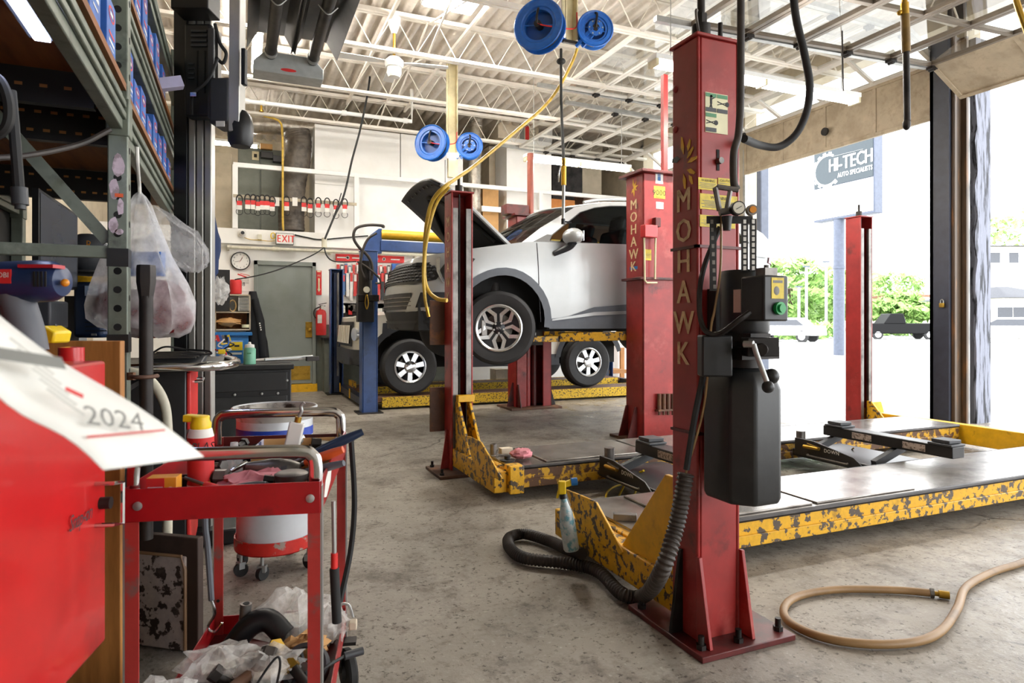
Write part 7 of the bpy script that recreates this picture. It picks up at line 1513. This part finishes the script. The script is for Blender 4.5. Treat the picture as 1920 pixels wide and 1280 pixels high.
link('plate', M().prism([(-.2, 0), (.16, .0), (.22, .06), (.02, .10), (-.15, .06)], q+V((0, 0, .012)), EX, V((0, 1, .22)), .008), steel_mid, wl); link('channel', M().bar(q+V((-.1, -.05, .03)), q+V((.27, .02, .045)), .03, .02), galv, wl, bev=.003); link('hook_plate', M().ob(q+V((.26, -.06, .03)), (.1, .04, .035), EX+EY*.2, EY), steel_dark, wl, bev=.003)
q = V((Y(420, 680, y1+.2).x, y1+.15, zt)); bx2 = thing('charger', 'blue and yellow printed battery charger carton on the black work cabinet', 'box', q); a, b2 = Y(427, 640, y1+.22), Y(456, 682, y1+.22); link('carton', M().box((a.x, y1+.22, zt), (b2.x, y1+.42, a.z)), blue_cab, bx2, bev=.002); link('yellow_panel', M().box((a.x+.01, y1+.217, a.z-.07), (b2.x-.005, y1+.22, a.z-.005)), yellow_plain, bx2); link('car_mark', M().ob(((a.x+b2.x)/2+.01, y1+.2165, a.z-.035), (.035, .001, .015), EX, EY), ink, bx2); link('print_band', M().ob(((a.x+b2.x)/2, y1+.2165, a.z-.095), (.09, .001, .016), EX, EY).ob(((a.x+b2.x)/2-.01, y1+.2165, a.z-.145), (.06, .001, .014), EX, EY), label_white, bx2)
q = V((Y(416, 680, y1+.1).x, y1+.08, zt)); jb = thing('spray_bottle', 'small clear bottle with a yellow trigger on the black work cabinet', 'bottle', q); link('bottle', M().lathe([(0, 0), (.03, 0), (.03, .05), (.012, .08)], q, EZ, 18), film_white, jb); link('trigger', M().ob(q+V((0, 0, .1)), (.05, .025, .035), EX, EY), yellow_plain, jb, bev=.004)
rnd = random.Random(8); lc = ('red', 'blue', 'white', 'black', 'yellow')
for i in range(5):
    q = V((Y(407+5*i, 660, y1+.3).x, y1+.12+.02*i, zt)); t = thing('jumper_lead', 'tangled %s charger lead heaped on the black work cabinet' % lc[i], 'lead', q); link('lead', M().tube([q+V((rnd.uniform(-.05, .07), rnd.uniform(-.03, .05), .02+.03*k+rnd.uniform(-.02, .02))) for k in range(7)], .006, 6, 6), (label_red, blue_box, label_white, black, yellow_plain)[i], t); link('clamp', M().ob(q+V((.01, 0, .2)), (.02, .02, .05), EX+EZ*.3, EY), (label_red, blue_box, steel_mid, black, yellow_plain)[i], t)
one('hanging_cloth', bagblob(D(402, 470, 3.56)+V((-.03, 0, 0)), .05, .08, .25, 44), denim, 'navy cloth hanging behind the aluminium camera post', 'cloth', ang=70); one('hanging_plastic_wrap', bagblob(D(412, 545, 3.62), .04, .05, .07, 47), film_parts, 'crumpled clear bag below the navy cloth', 'bag', ang=70)
# low boxes and timber at the far right behind the truck
for i, (px0, px1, py, dp) in enumerate(((915, 936, 690, .3), (938, 958, 690, .3))): a, b2 = Y(px0, py, 11.0), Y(px1, 700, 11.0); one('carton', M().box((a.x, 10.6, 0), (b2.x, 10.9, a.z)), card_white, ['pale carton seen under the silver car, nearer the post', 'pale carton seen under the silver car, next to the first one'][i], 'box')
tb2 = thing('timber_plank', 'tall brown plank leaning against the back wall past the truck tail', 'plank', Y(1168, 700, 11.2)); link('plank', M().box((Y(1164, 640, 11.2).x, 11.2, 0), (Y(1171, 640, 11.2).x, 11.25, 1.35)), wood_board, tb2)
ml = thing('timber_skid', 'low brown timber skid behind the truck tail', 'skid', Y(1150, 715, 10.8)); link('deck', M().box((Y(1138, 706, 10.7).x, 10.7, .17), (Y(1175, 706, 10.7).x, 11.1, .24)), wood, ml)

# ================================================================ hanging from the roof
def fixture(name, label, p, q, th=.0):
    p, q = V(p), V(q); u = (q-p).normalized(); f = thing(name, label, 'light', (p+q)/2)
    link('housing', M().bar(p+V((0, 0, .05)), q+V((0, 0, .05)), .13, .045), white, f, bev=.005); s = V((-u.y, u.x, 0))
    L = (q-p).length; n = 2 if L > 1.5 else 1
    for k in range(n):
        a, b2 = p+u*(L*k/n+.03), p+u*(L*(k+1)/n-.03)
        for sg in (-1, 1): link('tube', M().cyl(a+s*(.035*sg), b2+s*(.035*sg), .019, n=10), tube_m, f)
    for k in range(n+1): c = p+u*(L*k/n+(.02 if k == 0 else -.02 if k == n else 0)); link('lamp_holder', M().ob(c+V((0, 0, .01)), (.03, .12, .07), u, s), beige_post, f)
    for k in (.08, .92): c = p.lerp(q, k)+V((0, 0, .07)); link('chain', M().cyl(c, V((c.x, c.y, ZC-.02)), .004, n=6), galv, f)
    return f
yy = 8.3; a, b2 = Y(984, 302, yy), Y(1180, 316, yy); a.z = b2.z = (a.z+b2.z)/2; fixture('fluorescent_light', 'long fluorescent fixture hung on chains above the raised bonnet', a, b2)
yy = 4.6; a, b2 = Y(1222, 140, yy), Y(1605, 187, yy); a.z = b2.z = 3.36; fixture('fluorescent_light', 'long fluorescent fixture hung on a chain behind the near red post', a, b2)
fixture('fluorescent_light', 'fluorescent fixture seen end on beside the black tube heater', D(489, -40, 6.6), D(480, 135, 9.1)+V((0, 0, 0)))
yy = 12.6; a, b2 = Y(392, 267, yy), Y(486, 269, yy); fixture('fluorescent_light', 'fluorescent fixture over the lockers on the mezzanine', a, V((b2.x, yy, a.z)))
hb2 = thing('bay_light', 'bright square ceiling lamp under the roof deck', 'light', D(853, 8, 7.4)); c = D(853, 0, 7.4); link('housing', M().box(c+V((-.32, -.32, .03)), c+V((.32, .32, .12))), white, hb2, bev=.01); link('diffuser', M().box(c+V((-.29, -.29, 0)), c+V((.29, .29, .03))), sky_panel, hb2, bev=.01)
for sx in (-.28, .28): link('hanger', M().cyl(c+V((sx, 0, .12)), V((c.x+sx, c.y, ZC)), .006, n=6), galv, hb2)
# tube heater
hx0, hy0, hz0 = D(547, 128, 6.5); th = thing('tube_heater', 'black twin tube radiant heater with a grey burner box under the roof', 'heater', (hx0, hy0, hz0)); 
bxm = M().prism([(-.36, -.07), (.31, -.07), (.31, .03), (.2, .14), (-.25, .14), (-.36, .03)], (hx0, hy0-.0, hz0), EX, EZ, -.25); link('burner_box', bxm, mk('grey enamel', '#a7acad', .4), th, bev=.008); link('name_plate', M().lathe([(.075, 0), (.075, .002), (.05, .0025)], (hx0-.03, hy0-.001, hz0-.025), -EY, 22).warp(lambda v: V((v.x, v.y, hz0-.025+(v.z-hz0+.025)*.22))), label_red, th)
for s, x in ((0, hx0-.20), (1, hx0+.20)):
    link('radiant_tube', M().cyl((x, hy0-.02, hz0+.10), (x, -1.5, hz0+.10), .052, n=18), steel_dark, th); link('tube_clamp', M().cyl((x, hy0-.06, hz0+.10), (x, hy0-.12, hz0+.10), .060, n=18), galv, th)
    pr_ = [(-.22, .0), (-.12, .17), (.12, .17), (.22, .0)]; r = M(); vs = [(x+a, yy_, hz0+.08+b2) for yy_ in (hy0-.16, -1.5) for a, b2 in pr_]; r.add(vs, [(i, i+1, 5+i, 4+i) for i in range(3)]); link('reflector', r, steel_dark, th, solid=.006)
    for yy_ in (5.6, 3.6, 1.6): link('hanger_hook', M().tube([(x-.08, yy_, hz0+.1), (x, yy_, hz0+.03), (x+.08, yy_, hz0+.1)], .006, 6, 4), galv, th)
for yy_ in (6.0, 3.0, 0): link('chain', M().cyl((hx0, yy_, hz0+.1), (hx0, yy_, ZC-.05), .005, n=6).bar((hx0-.2, yy_, hz0+.26), (hx0+.2, yy_, hz0+.26), .02), galv, th)
# ceiling fan
fc = D(739, 122, 8.0); fn_ = thing('ceiling_fan', 'white three bladed ceiling fan under the roof joists', 'fan', fc)
link('motor', M().lathe([(.0, -.03), (.10, -.03), (.115, 0), (.115, .05), (.07, .09), (.03, .1)], fc, EZ, 24), white, fn_); link('light_bowl', M().lathe([(0, -.16), (.07, -.15), (.09, -.1), (.085, -.03)], fc, EZ, 20), white_plastic, fn_); link('rod', M().cyl(fc+V((0, 0, .1)), V((fc.x, fc.y, ZC-.14)), .018, n=10), brass, fn_); link('canopy', M().lathe([(.03, -.22), (.075, -.1), (.08, -.02)], V((fc.x, fc.y, ZC-.05)), EZ, 18), white, fn_)
for a_ in (178, -8, 85): 
    u = V((cos(rad(a_)), sin(rad(a_)), 0)); link('blade', M().prism([(.12, -.03), (.3, -.065), (.66, -.075), (.68, 0), (.66, .06), (.3, .05), (.12, .03)], fc+V((0, 0, .03)), u, (V((-u.y, u.x, .12))).normalized(), .008), white, fn_)
# hose reel posts
def reel(root, c, n, R_, w, side, mt=blue_reel, arm=None):
    n = V(n).normalized(); r = link('reel', M().lathe([(R_, -w/2), (R_*1.0, -w/2+.008), (R_*.98, -w/2+.012), (R_*.62, -w/2+.012), (R_*.6, w/2-.012), (R_*.98, w/2-.012), (R_, w/2-.008), (R_, w/2), (R_*.74, w/2), (R_*.66, w/2-.025), (R_*.64, w/2-.075), (.0, w/2-.08)], c, n, 40).lathe([(R_, -w/2), (0, -w/2)], c, n, 40), mt, root, ang=30)
    link('rim_bead', M().lathe([(R_-.012, w/2), (R_, w/2+.008), (R_+.010, w/2), (R_, w/2-.008)], c, n, 40, cap=False), mt, r); link('dish', M().lathe([(R_*.63, w/2-.072), (0, w/2-.076)], c, n, 36), mk('dark blue dish enamel', '#17468a', .4) if 'dark blue dish enamel' not in bpy.data.materials else bpy.data.materials['dark blue dish enamel'], r); link('hub', M().cyl(c+n*(w/2-.07), c+n*(w/2+.03), .035, n=12), steel_dark, r); u = n.cross(EZ).normalized()
    link('swivel', M().tube([c+n*(w/2+.02), c+n*(w/2+.04)+EZ*.05, c+n*(w/2+.03)+EZ*.13-u*.01, c+n*(w/2-.01)+EZ*.16], .012, 8, 5), steel_dark, r); link('spoke', M().bar(c+n*(w/2-.025)-u*R_*.6-EZ*.02, c+n*(w/2-.025)+u*R_*.6+EZ*.02, .012, .012), mt, r)
    link('hose_pack', M().lathe([(R_*.6, -w/2+.02), (R_*.84, -w/2+.02), (R_*.84, w/2-.02), (R_*.6, w/2-.02)], c, n, 36, cap=False), black_soft if side < 0 else yellow_hose, r)
    return r
def reelpost(label, x, y, zt, zb, cl, Rl, cr, Rr, lamp=None):
    t = thing('hose_reel_post', label, 'hose reel post', (x, y, zb)); link('channel', M().box((x-.07, y-.05, zb), (x-.055, y+.05, zt)).box((x+.055, y-.05, zb), (x+.07, y+.05, zt)).box((x-.07, y+.03, zb), (x+.07, y+.05, zt)), beige_post, t, bev=.003); link('conduit', M().cyl((x-.085, y-.03, zb+.1), (x-.085, y-.03, zt), .017, n=8), beige_post, t)
    nl = -FW*.9-RT*.35; nr = -FW*.95+RT*.1
    reel(t, cl, nl, Rl, .13, -1); link('reel_bracket', M().bar(cl+FW*.02-EZ*.02, V((x-.05, y, cl.z-.08)), .05, .03), blue_reel, t)
    r = reel(t, cr, nr, Rr, .11, 1); n = nr.normalized(); u = n.cross(EZ).normalized(); e = cr - u*0 + n*.07
    link('arm_plate', M().lathe([(Rr*.48, 0), (Rr*.48, .008)], e, n, 8), blue_reel, t); low_ = V((x+.09, y-.02, cr.z-Rr*.95)); 
    for s in (-1, 1): link('guide_arm', M().bar(e+n*.01+u*.03*s, low_+n*.01+u*.03*s+n*.02, .022, .03), blue_reel, t)
    for i in range(6): a_ = i*pi/3; link('arm_bolt', M().cyl(e+n*.008+(u*cos(a_)+EZ*sin(a_))*Rr*.38, e+n*.016+(u*cos(a_)+EZ*sin(a_))*Rr*.38, .008, n=6), galv, t)
    link('cable_loop', M().tube([cl+nl.normalized()*.09, cl+nl.normalized()*.10+RT*.05-EZ*.02, cl+nl.normalized()*.08+RT*.16-EZ*.03, V((x+.03, y-.06, cl.z+.04)), V((x+.05, y-.06, cl.z+.2))], .007, 6, 6), red_plain, t)
    link('foot_rollers', M().bar(V((x-.09, y-.03, zb-.03)), V((x+.09, y-.03, zb-.03)), .03, .03), steel_dark, t); return t
cl_, cr_ = D(1013, 51, 6.35), D(1114, 58, 6.5); px_ = D(1068, 60, 6.5); reelpost('beige reel post with two big blue hose reels near the top of the room', px_.x, px_.y, ZC-.02, D(1068, 76, 6.5).z, cl_, .245, cr_, .175)
cl2, cr2 = D(811, 269, 9.25), D(880, 275, 9.4); px_ = D(848, 280, 9.4); rp = reelpost('beige reel post with two blue hose reels hanging above the raised bonnet', px_.x, px_.y, ZC-.02, D(848, 290, 9.4).z, cl2, .245, cr2, .185)
link('lower_channel', M().box((px_.x-.07, px_.y-.04, D(848, 333, 9.4).z), (px_.x+.07, px_.y+.04, D(848, 298, 9.4).z)), beige_post, rp); link('work_lamp', M().ob(D(849, 291, 9.3), (.16, .07, .05), RT, FW), lamp_small, rp); link('hanging_rod', M().cyl(D(836, 300, 9.3), D(836, 342, 9.3), .018, n=8), galv, rp)
# hoses from the reels
one('air_hose', M().tube([D(1082, 92, 6.35), D(1072, 118, 6.3), D(1050, 160, 6.2), D(1020, 200, 6.0), D(960, 252, 5.6), D(890, 310, 5.2), D(840, 345, 4.62), D(812, 375, 4.65), D(800, 420, 4.7), D(796, 480, 4.7), D(796, 520, 4.7), D(803, 545, 4.7), D(820, 560, 4.62), D(838, 563, 4.58)], .015, 10, 10), yellow_hose, 'long yellow air hose slung from the upper reel down past the far red post', 'hose')
hs2 = thing('air_hose', 'second yellow air hose looping down beside the bonnet with a brass tip', 'hose', D(804, 594, 4.7)); link('hose', M().tube([D(842, 350, 4.62), D(820, 378, 4.66), D(806, 420, 4.66), D(796, 480, 4.64), D(794, 520, 4.64), D(797, 560, 4.64), D(800, 577, 4.64)], .012, 10, 8), yellow_hose, hs2); link('brass_tip', M().cyl(D(800, 576, 4.64), D(804, 594, 4.64), .012, n=10), brass, hs2)
lg_ = thing('lube_gun', 'oil gun with a yellow grip hanging on a black hose over the silver car', 'oil gun', D(1058, 415, 5.6)); link('hose', M().tube([D(1052, 92, 6.3), D(1052, 180, 6.1), D(1055, 260, 5.8), D(1057, 300, 5.65)], .013, 8, 6), black_soft, lg_); link('hose_stop', M().sph(D(1052, 115, 6.25), (.045, .045, .03), 12, 8), black_soft, lg_); link('grip', M().cyl(D(1057, 312, 5.6), D(1057, 347, 5.6), .022, n=14), yellow, lg_); link('swivel', M().cyl(D(1057, 298, 5.62), D(1057, 313, 5.6), .018, n=12), brass, lg_); link('lever', M().tube([D(1052, 310, 5.58), D(1048, 325, 5.57), D(1048, 341, 5.58)], .007, 6, 4), chrome, lg_); link('nozzle_tube', M().cyl(D(1057, 347, 5.6), D(1056, 410, 5.6), .014, n=10), galv, lg_); link('tip', M().cyl(D(1056, 410, 5.6), D(1056, 420, 5.6), .018, n=10).bar(D(1054, 415, 5.6), D(1072, 417, 5.6), .012), black, lg_)
g2 = thing('lube_gun', 'oil gun with a brass brown grip hanging under the open overhead door', 'oil gun', D(1700, 243, 3.4)); link('hose', M().cyl(V((D(1694, -60, 3.4).x, D(1694, -60, 3.4).y, ZC-.05)), D(1696, 8, 3.4), .014, n=10), brass, g2); link('valve', M().cyl(D(1696, 6, 3.4), D(1697, 30, 3.4), .020, n=12).sph(D(1687, 24, 3.4), .014, 10, 8), brass, g2); link('grip', M().cyl(D(1697, 28, 3.4), D(1699, 98, 3.4), .022, n=16), mk('worn brass brown grip', '#7a5e28', .4, c2='#54401a', sc=9, lo=.5, hi=.7), g2); link('tube', M().cyl(D(1699, 98, 3.4), D(1701, 226, 3.4), .0165, n=14), steel_dark, g2); link('tip', M().sph(D(1700, 233, 3.4), (.02, .02, .032), 12, 8), steel_dark, g2)
one('lube_hose', M().cyl(V((D(1894, -40, 3.1).x, D(1894, -40, 3.1).y, ZC-.1)), D(1894, -40, 3.1), .0135, n=10).tube([D(1894, -40, 3.1), D(1908, 10, 3.1), D(1926, 60, 3.1)], .014, 8, 5), brass, 'short brown hose at the upper corner under the overhead door', 'hose')
one('power_pipe', M().cyl(V((D(1389, -60, 2.15).x, D(1389, -60, 2.15).y, ZC-.05)), D(1389, -60, 2.15), .0135, n=10).tube([D(1389, -60, 2.15), D(1389, 100, 2.15), D(1388, 200, 2.15), D(1384, 255, 2.14), D(1376, 285, 2.12), D(1376, 340, 2.11), D(1382, 356, 2.11)], .0125, 10, 8), hose_dark, 'dark pipe dropping beside the near red post to its air regulator', 'pipe')
one('air_line', M().cyl(V((D(1484, -50, 2.5).x, D(1484, -50, 2.5).y, ZC-.05)), D(1484, -50, 2.5), .0135, n=10).tube([D(1484, -50, 2.5), D(1492, 30, 2.5), D(1508, 100, 2.5), D(1518, 160, 2.5), D(1512, 210, 2.5), D(1492, 252, 2.5), D(1460, 275, 2.5), D(1425, 272, 2.45), D(1395, 260, 2.3)], .0145, 10, 10), black_soft, 'thick black air line looping down to the near red post', 'hose')
kk = thing('dead_vine', 'thin grey twig of dead vine on the door jamb', 'vine', X(1750, 480, 7.55)); link('stem', M().tube([X(1757, 468, 7.45), X(1750, 474, 7.5), X(1744, 486, 7.55)], .008, 5, 4), bark, kk)
one('chain', M().cyl(D(1579, 58, 5.7), D(1581, 170, 5.6), .006, n=6), steel_dark, 'thin chain hanging from the overhead door to the light', 'chain')
# ================================================================ outside
sg = thing('street_sign', 'tall grey and white pole sign outside the open garage door', 'sign', X(1572, 640, 20))
xs = 20.0; a, b2 = X(1526, 268, xs), X(1640, 398, xs)
ym, y0_, y1_ = (a.y+b2.y)/2, max(a.y, b2.y), min(a.y, b2.y); zt, zb, zm = a.z+.4, b2.z, X(1580, 343, xs).z
# the board faces the garage
link('cabinet', M().box((xs, y1_, zb), (xs+.4, y0_, zt)), sign_pole, sg, bev=.02)
link('upper_face', M().box((xs-.02, y1_+.05, zm), (xs, y0_-.05, zt-.06)), sign_grey, sg)
link('lower_face', M().box((xs-.02, y1_+.05, zb+.08), (xs, y0_-.05, zm-.03)), white, sg)
tz = X(1590, 316, xs).z; W = y0_-y1_
link('lettering', M().text('HI-TECH', (xs-.03, ym-.13*W, tz+.03), -EY, EZ, .46, gap=.12, wx=.68, bold=.035, d=.004).text('AUTO SPECIALISTS', (xs-.026, ym-.2*W, tz-.24), -EY, EZ, .16, gap=.12, wx=.66, bold=.03, d=.004), white, sg)
gm = M(); cg = V((xs-.022, ym+.26*W, tz+.12)); ri, ro = .52, .60
for i in range(22):
    t0, t1 = rad(60+i*11.5), rad(60+(i+1)*11.5); r = ro+(.07 if i % 2 else 0)
    P = [cg+V((0, -q*cos(t), q*sin(t))) for q, t in ((ri, t0), (r, t0), (r, t1), (ri, t1))]; gm.quad(*P)
gm.bar(cg+V((0, -.3, .45)), cg+V((0, -1.5, .42)), .05, .002)
link('gear_mark', gm, white, sg)
lt = M()
for i in range(6): lt.ob((xs-.021, y0_-.5-.25*i, zb+.45-.07*(i % 2)), (.002, .12, .02), EX, EY)
link('small_print', lt, ink_grey, sg)
pc = X(1573, 420, xs+.2)
link('pole', M().cyl((xs+.2, pc.y, -.03), (xs+.2, pc.y, zb), .19, n=20), sign_pole, sg); link('pole_collar', M().cyl((xs+.2, pc.y, X(1573, 500, xs).z-.05), (xs+.2, pc.y, X(1573, 500, xs).z+.05), .21, n=20), sign_pole, sg)
cp = thing('canopy_post', 'pale wall corner post outside between the far door openings', 'post', X(1427, 500, 9.0)); q = X(1427, 500, 9.0)
link('post', M().box((8.9, q.y-.1, -.03), (9.1, q.y+.1, 4.4)), sign_pole, cp, bev=.02); link('post_base', M().box((8.86, q.y-.15, -.03), (9.14, q.y+.15, .1)), sign_pole, cp)
def tree(px, py0, d, hh, w, label, seed):
    rnd = random.Random(seed); b = D(px, 600, d); b.z = -.03
    t = thing('tree', label, 'tree', b, 'trees across the street')
    link('trunk', M().tube([b, b+V((.2, .1, hh*.35)), b+V((0, -.2, hh*.62))], w*.06, 8, 3, rf=lambda k: 1-.5*k), bark, t)
    m = M()
    for i in range(1500):
        th, ph = rnd.uniform(0, 2*pi), rnd.uniform(-1, 1); rr = rnd.uniform(.55, 1)**.5
        cl = 1+.25*sin(th*3+seed)+.2*sin(ph*7+th*2)
        c = b+V((w*.5*rr*cl*cos(th)*(1-ph*ph*.6), w*.5*rr*cl*sin(th)*(1-ph*ph*.6), hh*.6+hh*.42*ph*rr))
        u = V((rnd.uniform(-1, 1), rnd.uniform(-1, 1), rnd.uniform(-1, 1))).normalized(); v = u.orthogonal().normalized(); s = rnd.uniform(.2, .45)
        m.quad(c-u*s-v*s*.6, c+u*s-v*s*.6, c+u*s+v*s*.6, c-u*s+v*s*.6)
    link('crown', m, leaf_m, t)
for i, (px, d, hh, w) in enumerate(((1478, 62, 7.2, 9), (1512, 74, 6.6, 10), (1553, 86, 7.0, 10), (1592, 98, 9.4, 9), (1672, 112, 9.8, 11), (1692, 66, 4.2, 5), (1895, 95, 17, 15))):
    tree(px, 0, d, hh, w, ['full green tree beside the road sign pole', 'green tree beyond the power unit, seen through the open door', 'low green tree just behind the pale sign pole', 'green tree hidden partly by the farther red post', 'green tree behind the low flat roofed building', 'small round green tree behind the parked pickup', 'tall tree behind the roofed house past the timber jamb'][i], i+3)
rnd = random.Random(5)
for i, (px, d, w) in enumerate(((1485, 46, 4.4), (1530, 51, 4), (1701, 58, 4))):
    b = D(px, 600, d); b.z = -.03; m = M()
    for k in range(700):
        th, r = rnd.uniform(0, 2*pi), rnd.uniform(.3, 1); c = b+V((w*.5*r*cos(th), w*.5*r*sin(th), rnd.uniform(.1, 1.5)*(1.1-r*.6))); u = V((rnd.uniform(-1, 1), rnd.uniform(-1, 1), rnd.uniform(-1, 1))).normalized(); v = u.orthogonal().normalized(); s = rnd.uniform(.1, .22)
        m.quad(c-u*s-v*s*.6, c+u*s-v*s*.6, c+u*s+v*s*.6, c-u*s+v*s*.6)
    one('shrub', m, leaf_m, ['wide pale hedge shrub below the trees near the power unit', 'pale shrub at the foot of the road sign pole', 'small shrub behind the parked pickup tailgate'][i], 'shrub')
for i, px in enumerate((1498, 1512, 1549)):
    p = D(px, 600, 55+.9*i); p.z = -.03; hh = (4.2, 6.0, 6.5)[i]; l = thing('lamp_post', ['short slim lamp post in front of the trees', 'slim lamp post with a wide head among the trees', 'slim lamp post nearest the road sign pole'][i], 'lamp post', p)
    link('pole', M().cyl(p, p+V((0, 0, hh)), .11, n=8), white, l); link('lamp_head', M().ob(p+V((0, 0, hh+.05)), (.5, .3, .12), RT, FW), sign_pole, l)
def house(px0, px1, pyt, d, z1, label):
    a, b2 = D(px0, 600, d), D(px1, 600, d); u = (b2-a).normalized(); w = V((-u.y, u.x, 0)); L = (b2-a).length; a.z = b2.z = 0; c = (a+b2)/2+w*4
    t = thing('house', label, 'house', c)
    link('wall', M().ob(c+V((0, 0, z1/2)), (L-1, 8, z1), u, w), house_wall, t); zr = D(px0, pyt, d).z
    e = [c-u*(L/2)-w*5, c+u*(L/2)-w*5, c+u*(L/2)+w*5, c-u*(L/2)+w*5]; tp = [c-u*(L/2-2)-w*1.5, c+u*(L/2-2)-w*1.5, c+u*(L/2-2)+w*1.5, c-u*(L/2-2)+w*1.5]
    link('roof', M().add([p+V((0, 0, z1)) for p in e]+[p+V((0, 0, zr)) for p in tp], [(3,2,1,0), (4,5,6,7), (0,1,5,4), (1,2,6,5), (2,3,7,6), (3,0,4,7)]), roof_m, t)
    for i in range(4):
        q = c-w*4.03-u*(L*.36-L*.24*i)+V((0, 0, z1-1.3)); f = link('window', M().ob(q, (1.3, .06, 1.4), u, w), white, t); link('pane', M().ob(q-w*.04, (1.1, .03, 1.2), u, w), screen, f)
house(1866, 1990, 534, 48, 3.0, 'pale house with a grey shingle roof across the street')
house(1845, 1990, 455, 75, 10.0, 'tall grey roofed house farther back across the street')
a, b2 = D(1660, 600, 84), D(1716, 600, 84); c = (a+b2)/2; c.z = 0; u = (b2-a).normalized(); w = V((-u.y, u.x, 0))
lb = thing('building', 'low flat roofed brick building behind the parked pickup', 'building', c)
zt = D(1680, 556, 84).z; link('wall', M().ob(c+V((0, 0, zt/2)), ((b2-a).length, 6, zt), u, w), house_wall, lb); link('parapet', M().ob(c+V((0, 0, zt)), ((b2-a).length+.3, 6.3, .3), u, w), bldg_brick, lb)
for i in (-1, 0): q = c-w*3.05+u*(1.4*i+.6)+V((0, 0, 1.9)); link('window', M().ob(q, (1.1, .1, .8), u, w), screen, lb)
def outcar(name, label, px, py, d, L, hh, yawv, paint, pick=False):
    c = D(px, 600, d); c.z = -.03; u = V(yawv).normalized(); w = V((-u.y, u.x, 0)); t = thing(name, label, 'pickup' if pick else 'car', c)
    def P(a, b, z): return c+u*a+w*b+V((0, 0, z))
    def bl(a0, a1, b, z0, z1, t0=0, t1=0): 
        return M().add([P(a0, -b, z0), P(a1, -b, z0), P(a1, b, z0), P(a0, b, z0), P(a0+t0, -b*.92, z1), P(a1-t1, -b*.92, z1), P(a1-t1, b*.92, z1), P(a0+t0, b*.92, z1)], [(0,3,2,1), (4,5,6,7), (0,1,5,4), (1,2,6,5), (2,3,7,6), (3,0,4,7)])
    h2 = L/2
    link('body', bl(-h2, h2, .95, .4, 1.0 if not pick else 1.15, .05, .05), paint, t, bev=.06)
    if pick:
        link('cab', bl(-.2, 1.3, .9, 1.12, hh, .15, .5), paint, t, bev=.05); link('rear_window', bl(-.24, -.1, .75, 1.25, hh-.12, .12, 0), screen, t)
        link('tailgate', bl(-h2-.03, -h2, .8, .7, 1.14), paint, t, bev=.01); link('bumper', bl(-h2-.2, -h2-.02, .92, .45, .62), steel_mid, t, bev=.01)
        for s in (-1, 1): link('tail_lamp', M().ob(P(-h2-.02, s*.85, .93), (.06, .16, .4), u, w), tail_red, t)
        link('number_plate', M().ob(P(-h2-.21, 0, .55), (.02, .4, .15), u, w), white, t)
    else:
        link('cabin', bl(-h2+.7, h2-1.1, .85, .98, hh, .5, .7), paint, t, bev=.06); link('windows', bl(-h2+.75, h2-1.2, .87, 1.02, hh-.12, .45, .6), screen, t)
    for a in (-h2+.85, h2-.9):
        for s in (-1, 1):
            wp = P(a, s*.82, .34); tl_ = link('wheel', M().cyl(wp-w*.1, wp+w*.1, .36, n=20), tyre_m, t); link('hub', M().cyl(wp+w*(.11*s), wp+w*(.12*s), .22, n=16), rim_silver, tl_)
outcar('pickup', 'black and grey pickup parked across the street with its tailgate towards the garage', 1683, 632, 47, 5.2, 1.85, (-.93, .55, 0), truck_black, True)
outcar('car', 'white car parked across the street past the timber jamb', 1893, 638, 38, 4.6, 1.5, (-.4, 1, 0), white_car)
outcar('car', 'white car parked in front of the pale hedge', 1470, 626, 41, 4.6, 1.5, (-.4, 1, 0), white_car)

# ================================================================ light
w_ = bpy.data.worlds.new('overcast sky'); SC.world = w_; w_.use_nodes = True
bg = w_.node_tree.nodes['Background']; bg.inputs[0].default_value = (.96, .98, 1.0, 1); bg.inputs[1].default_value = SKY
def portal(c, sx, sy, rot):
    l = bpy.data.lights.new('sky portal', 'AREA'); l.shape = 'RECTANGLE'; l.size = sx; l.size_y = sy; l.cycles.is_portal = True
    o = bpy.data.objects.new('sky_portal', l); COL.objects.link(o); o.location = c; o.rotation_euler = rot
portal((7.98, 6.65, 1.9), 3.7, 3.3, (0, rad(90), 0)); portal((7.98, 3.1, 1.9), 3.7, 3.4, (0, rad(90), 0)); portal((7.98, -1.2, 1.9), 3.7, 4.4, (0, rad(90), 0)); portal((7.98, 9.9, 1.8), 3.6, 2.6, (0, rad(90), 0))
portal((5.0, -4.15, 1.7), 4.4, 3.4, (rad(-90), 0, 0))
SC.view_settings.view_transform = 'Standard'; SC.view_settings.look = 'None'; SC.view_settings.gamma = 1; SC.view_settings.use_curve_mapping = False
SC.view_settings.exposure = EXPO
SC.cycles.max_bounces = 9; SC.cycles.diffuse_bounces = 5; SC.cycles.glossy_bounces = 4; SC.cycles.transparent_max_bounces = 24; SC.cycles.transmission_bounces = 4
SC.cycles.sample_clamp_indirect = 6; SC.cycles.caustics_reflective = False; SC.cycles.caustics_refractive = False
# ================================================================ camera
cd = bpy.data.cameras.new('camera'); cam = bpy.data.objects.new('camera', cd); COL.objects.link(cam); SC.camera = cam
cam.location = (0, 0, CH); cam.rotation_euler = (rad(90), 0, -YAW); cd.sensor_width = 36; cd.lens = 36*FPX/1920; cd.shift_y = (HOR-640)/1920
cd.clip_start = .05; cd.clip_end = 400
cd.dof.use_dof = True; cd.dof.focus_distance = 4.2; cd.dof.aperture_fstop = 9
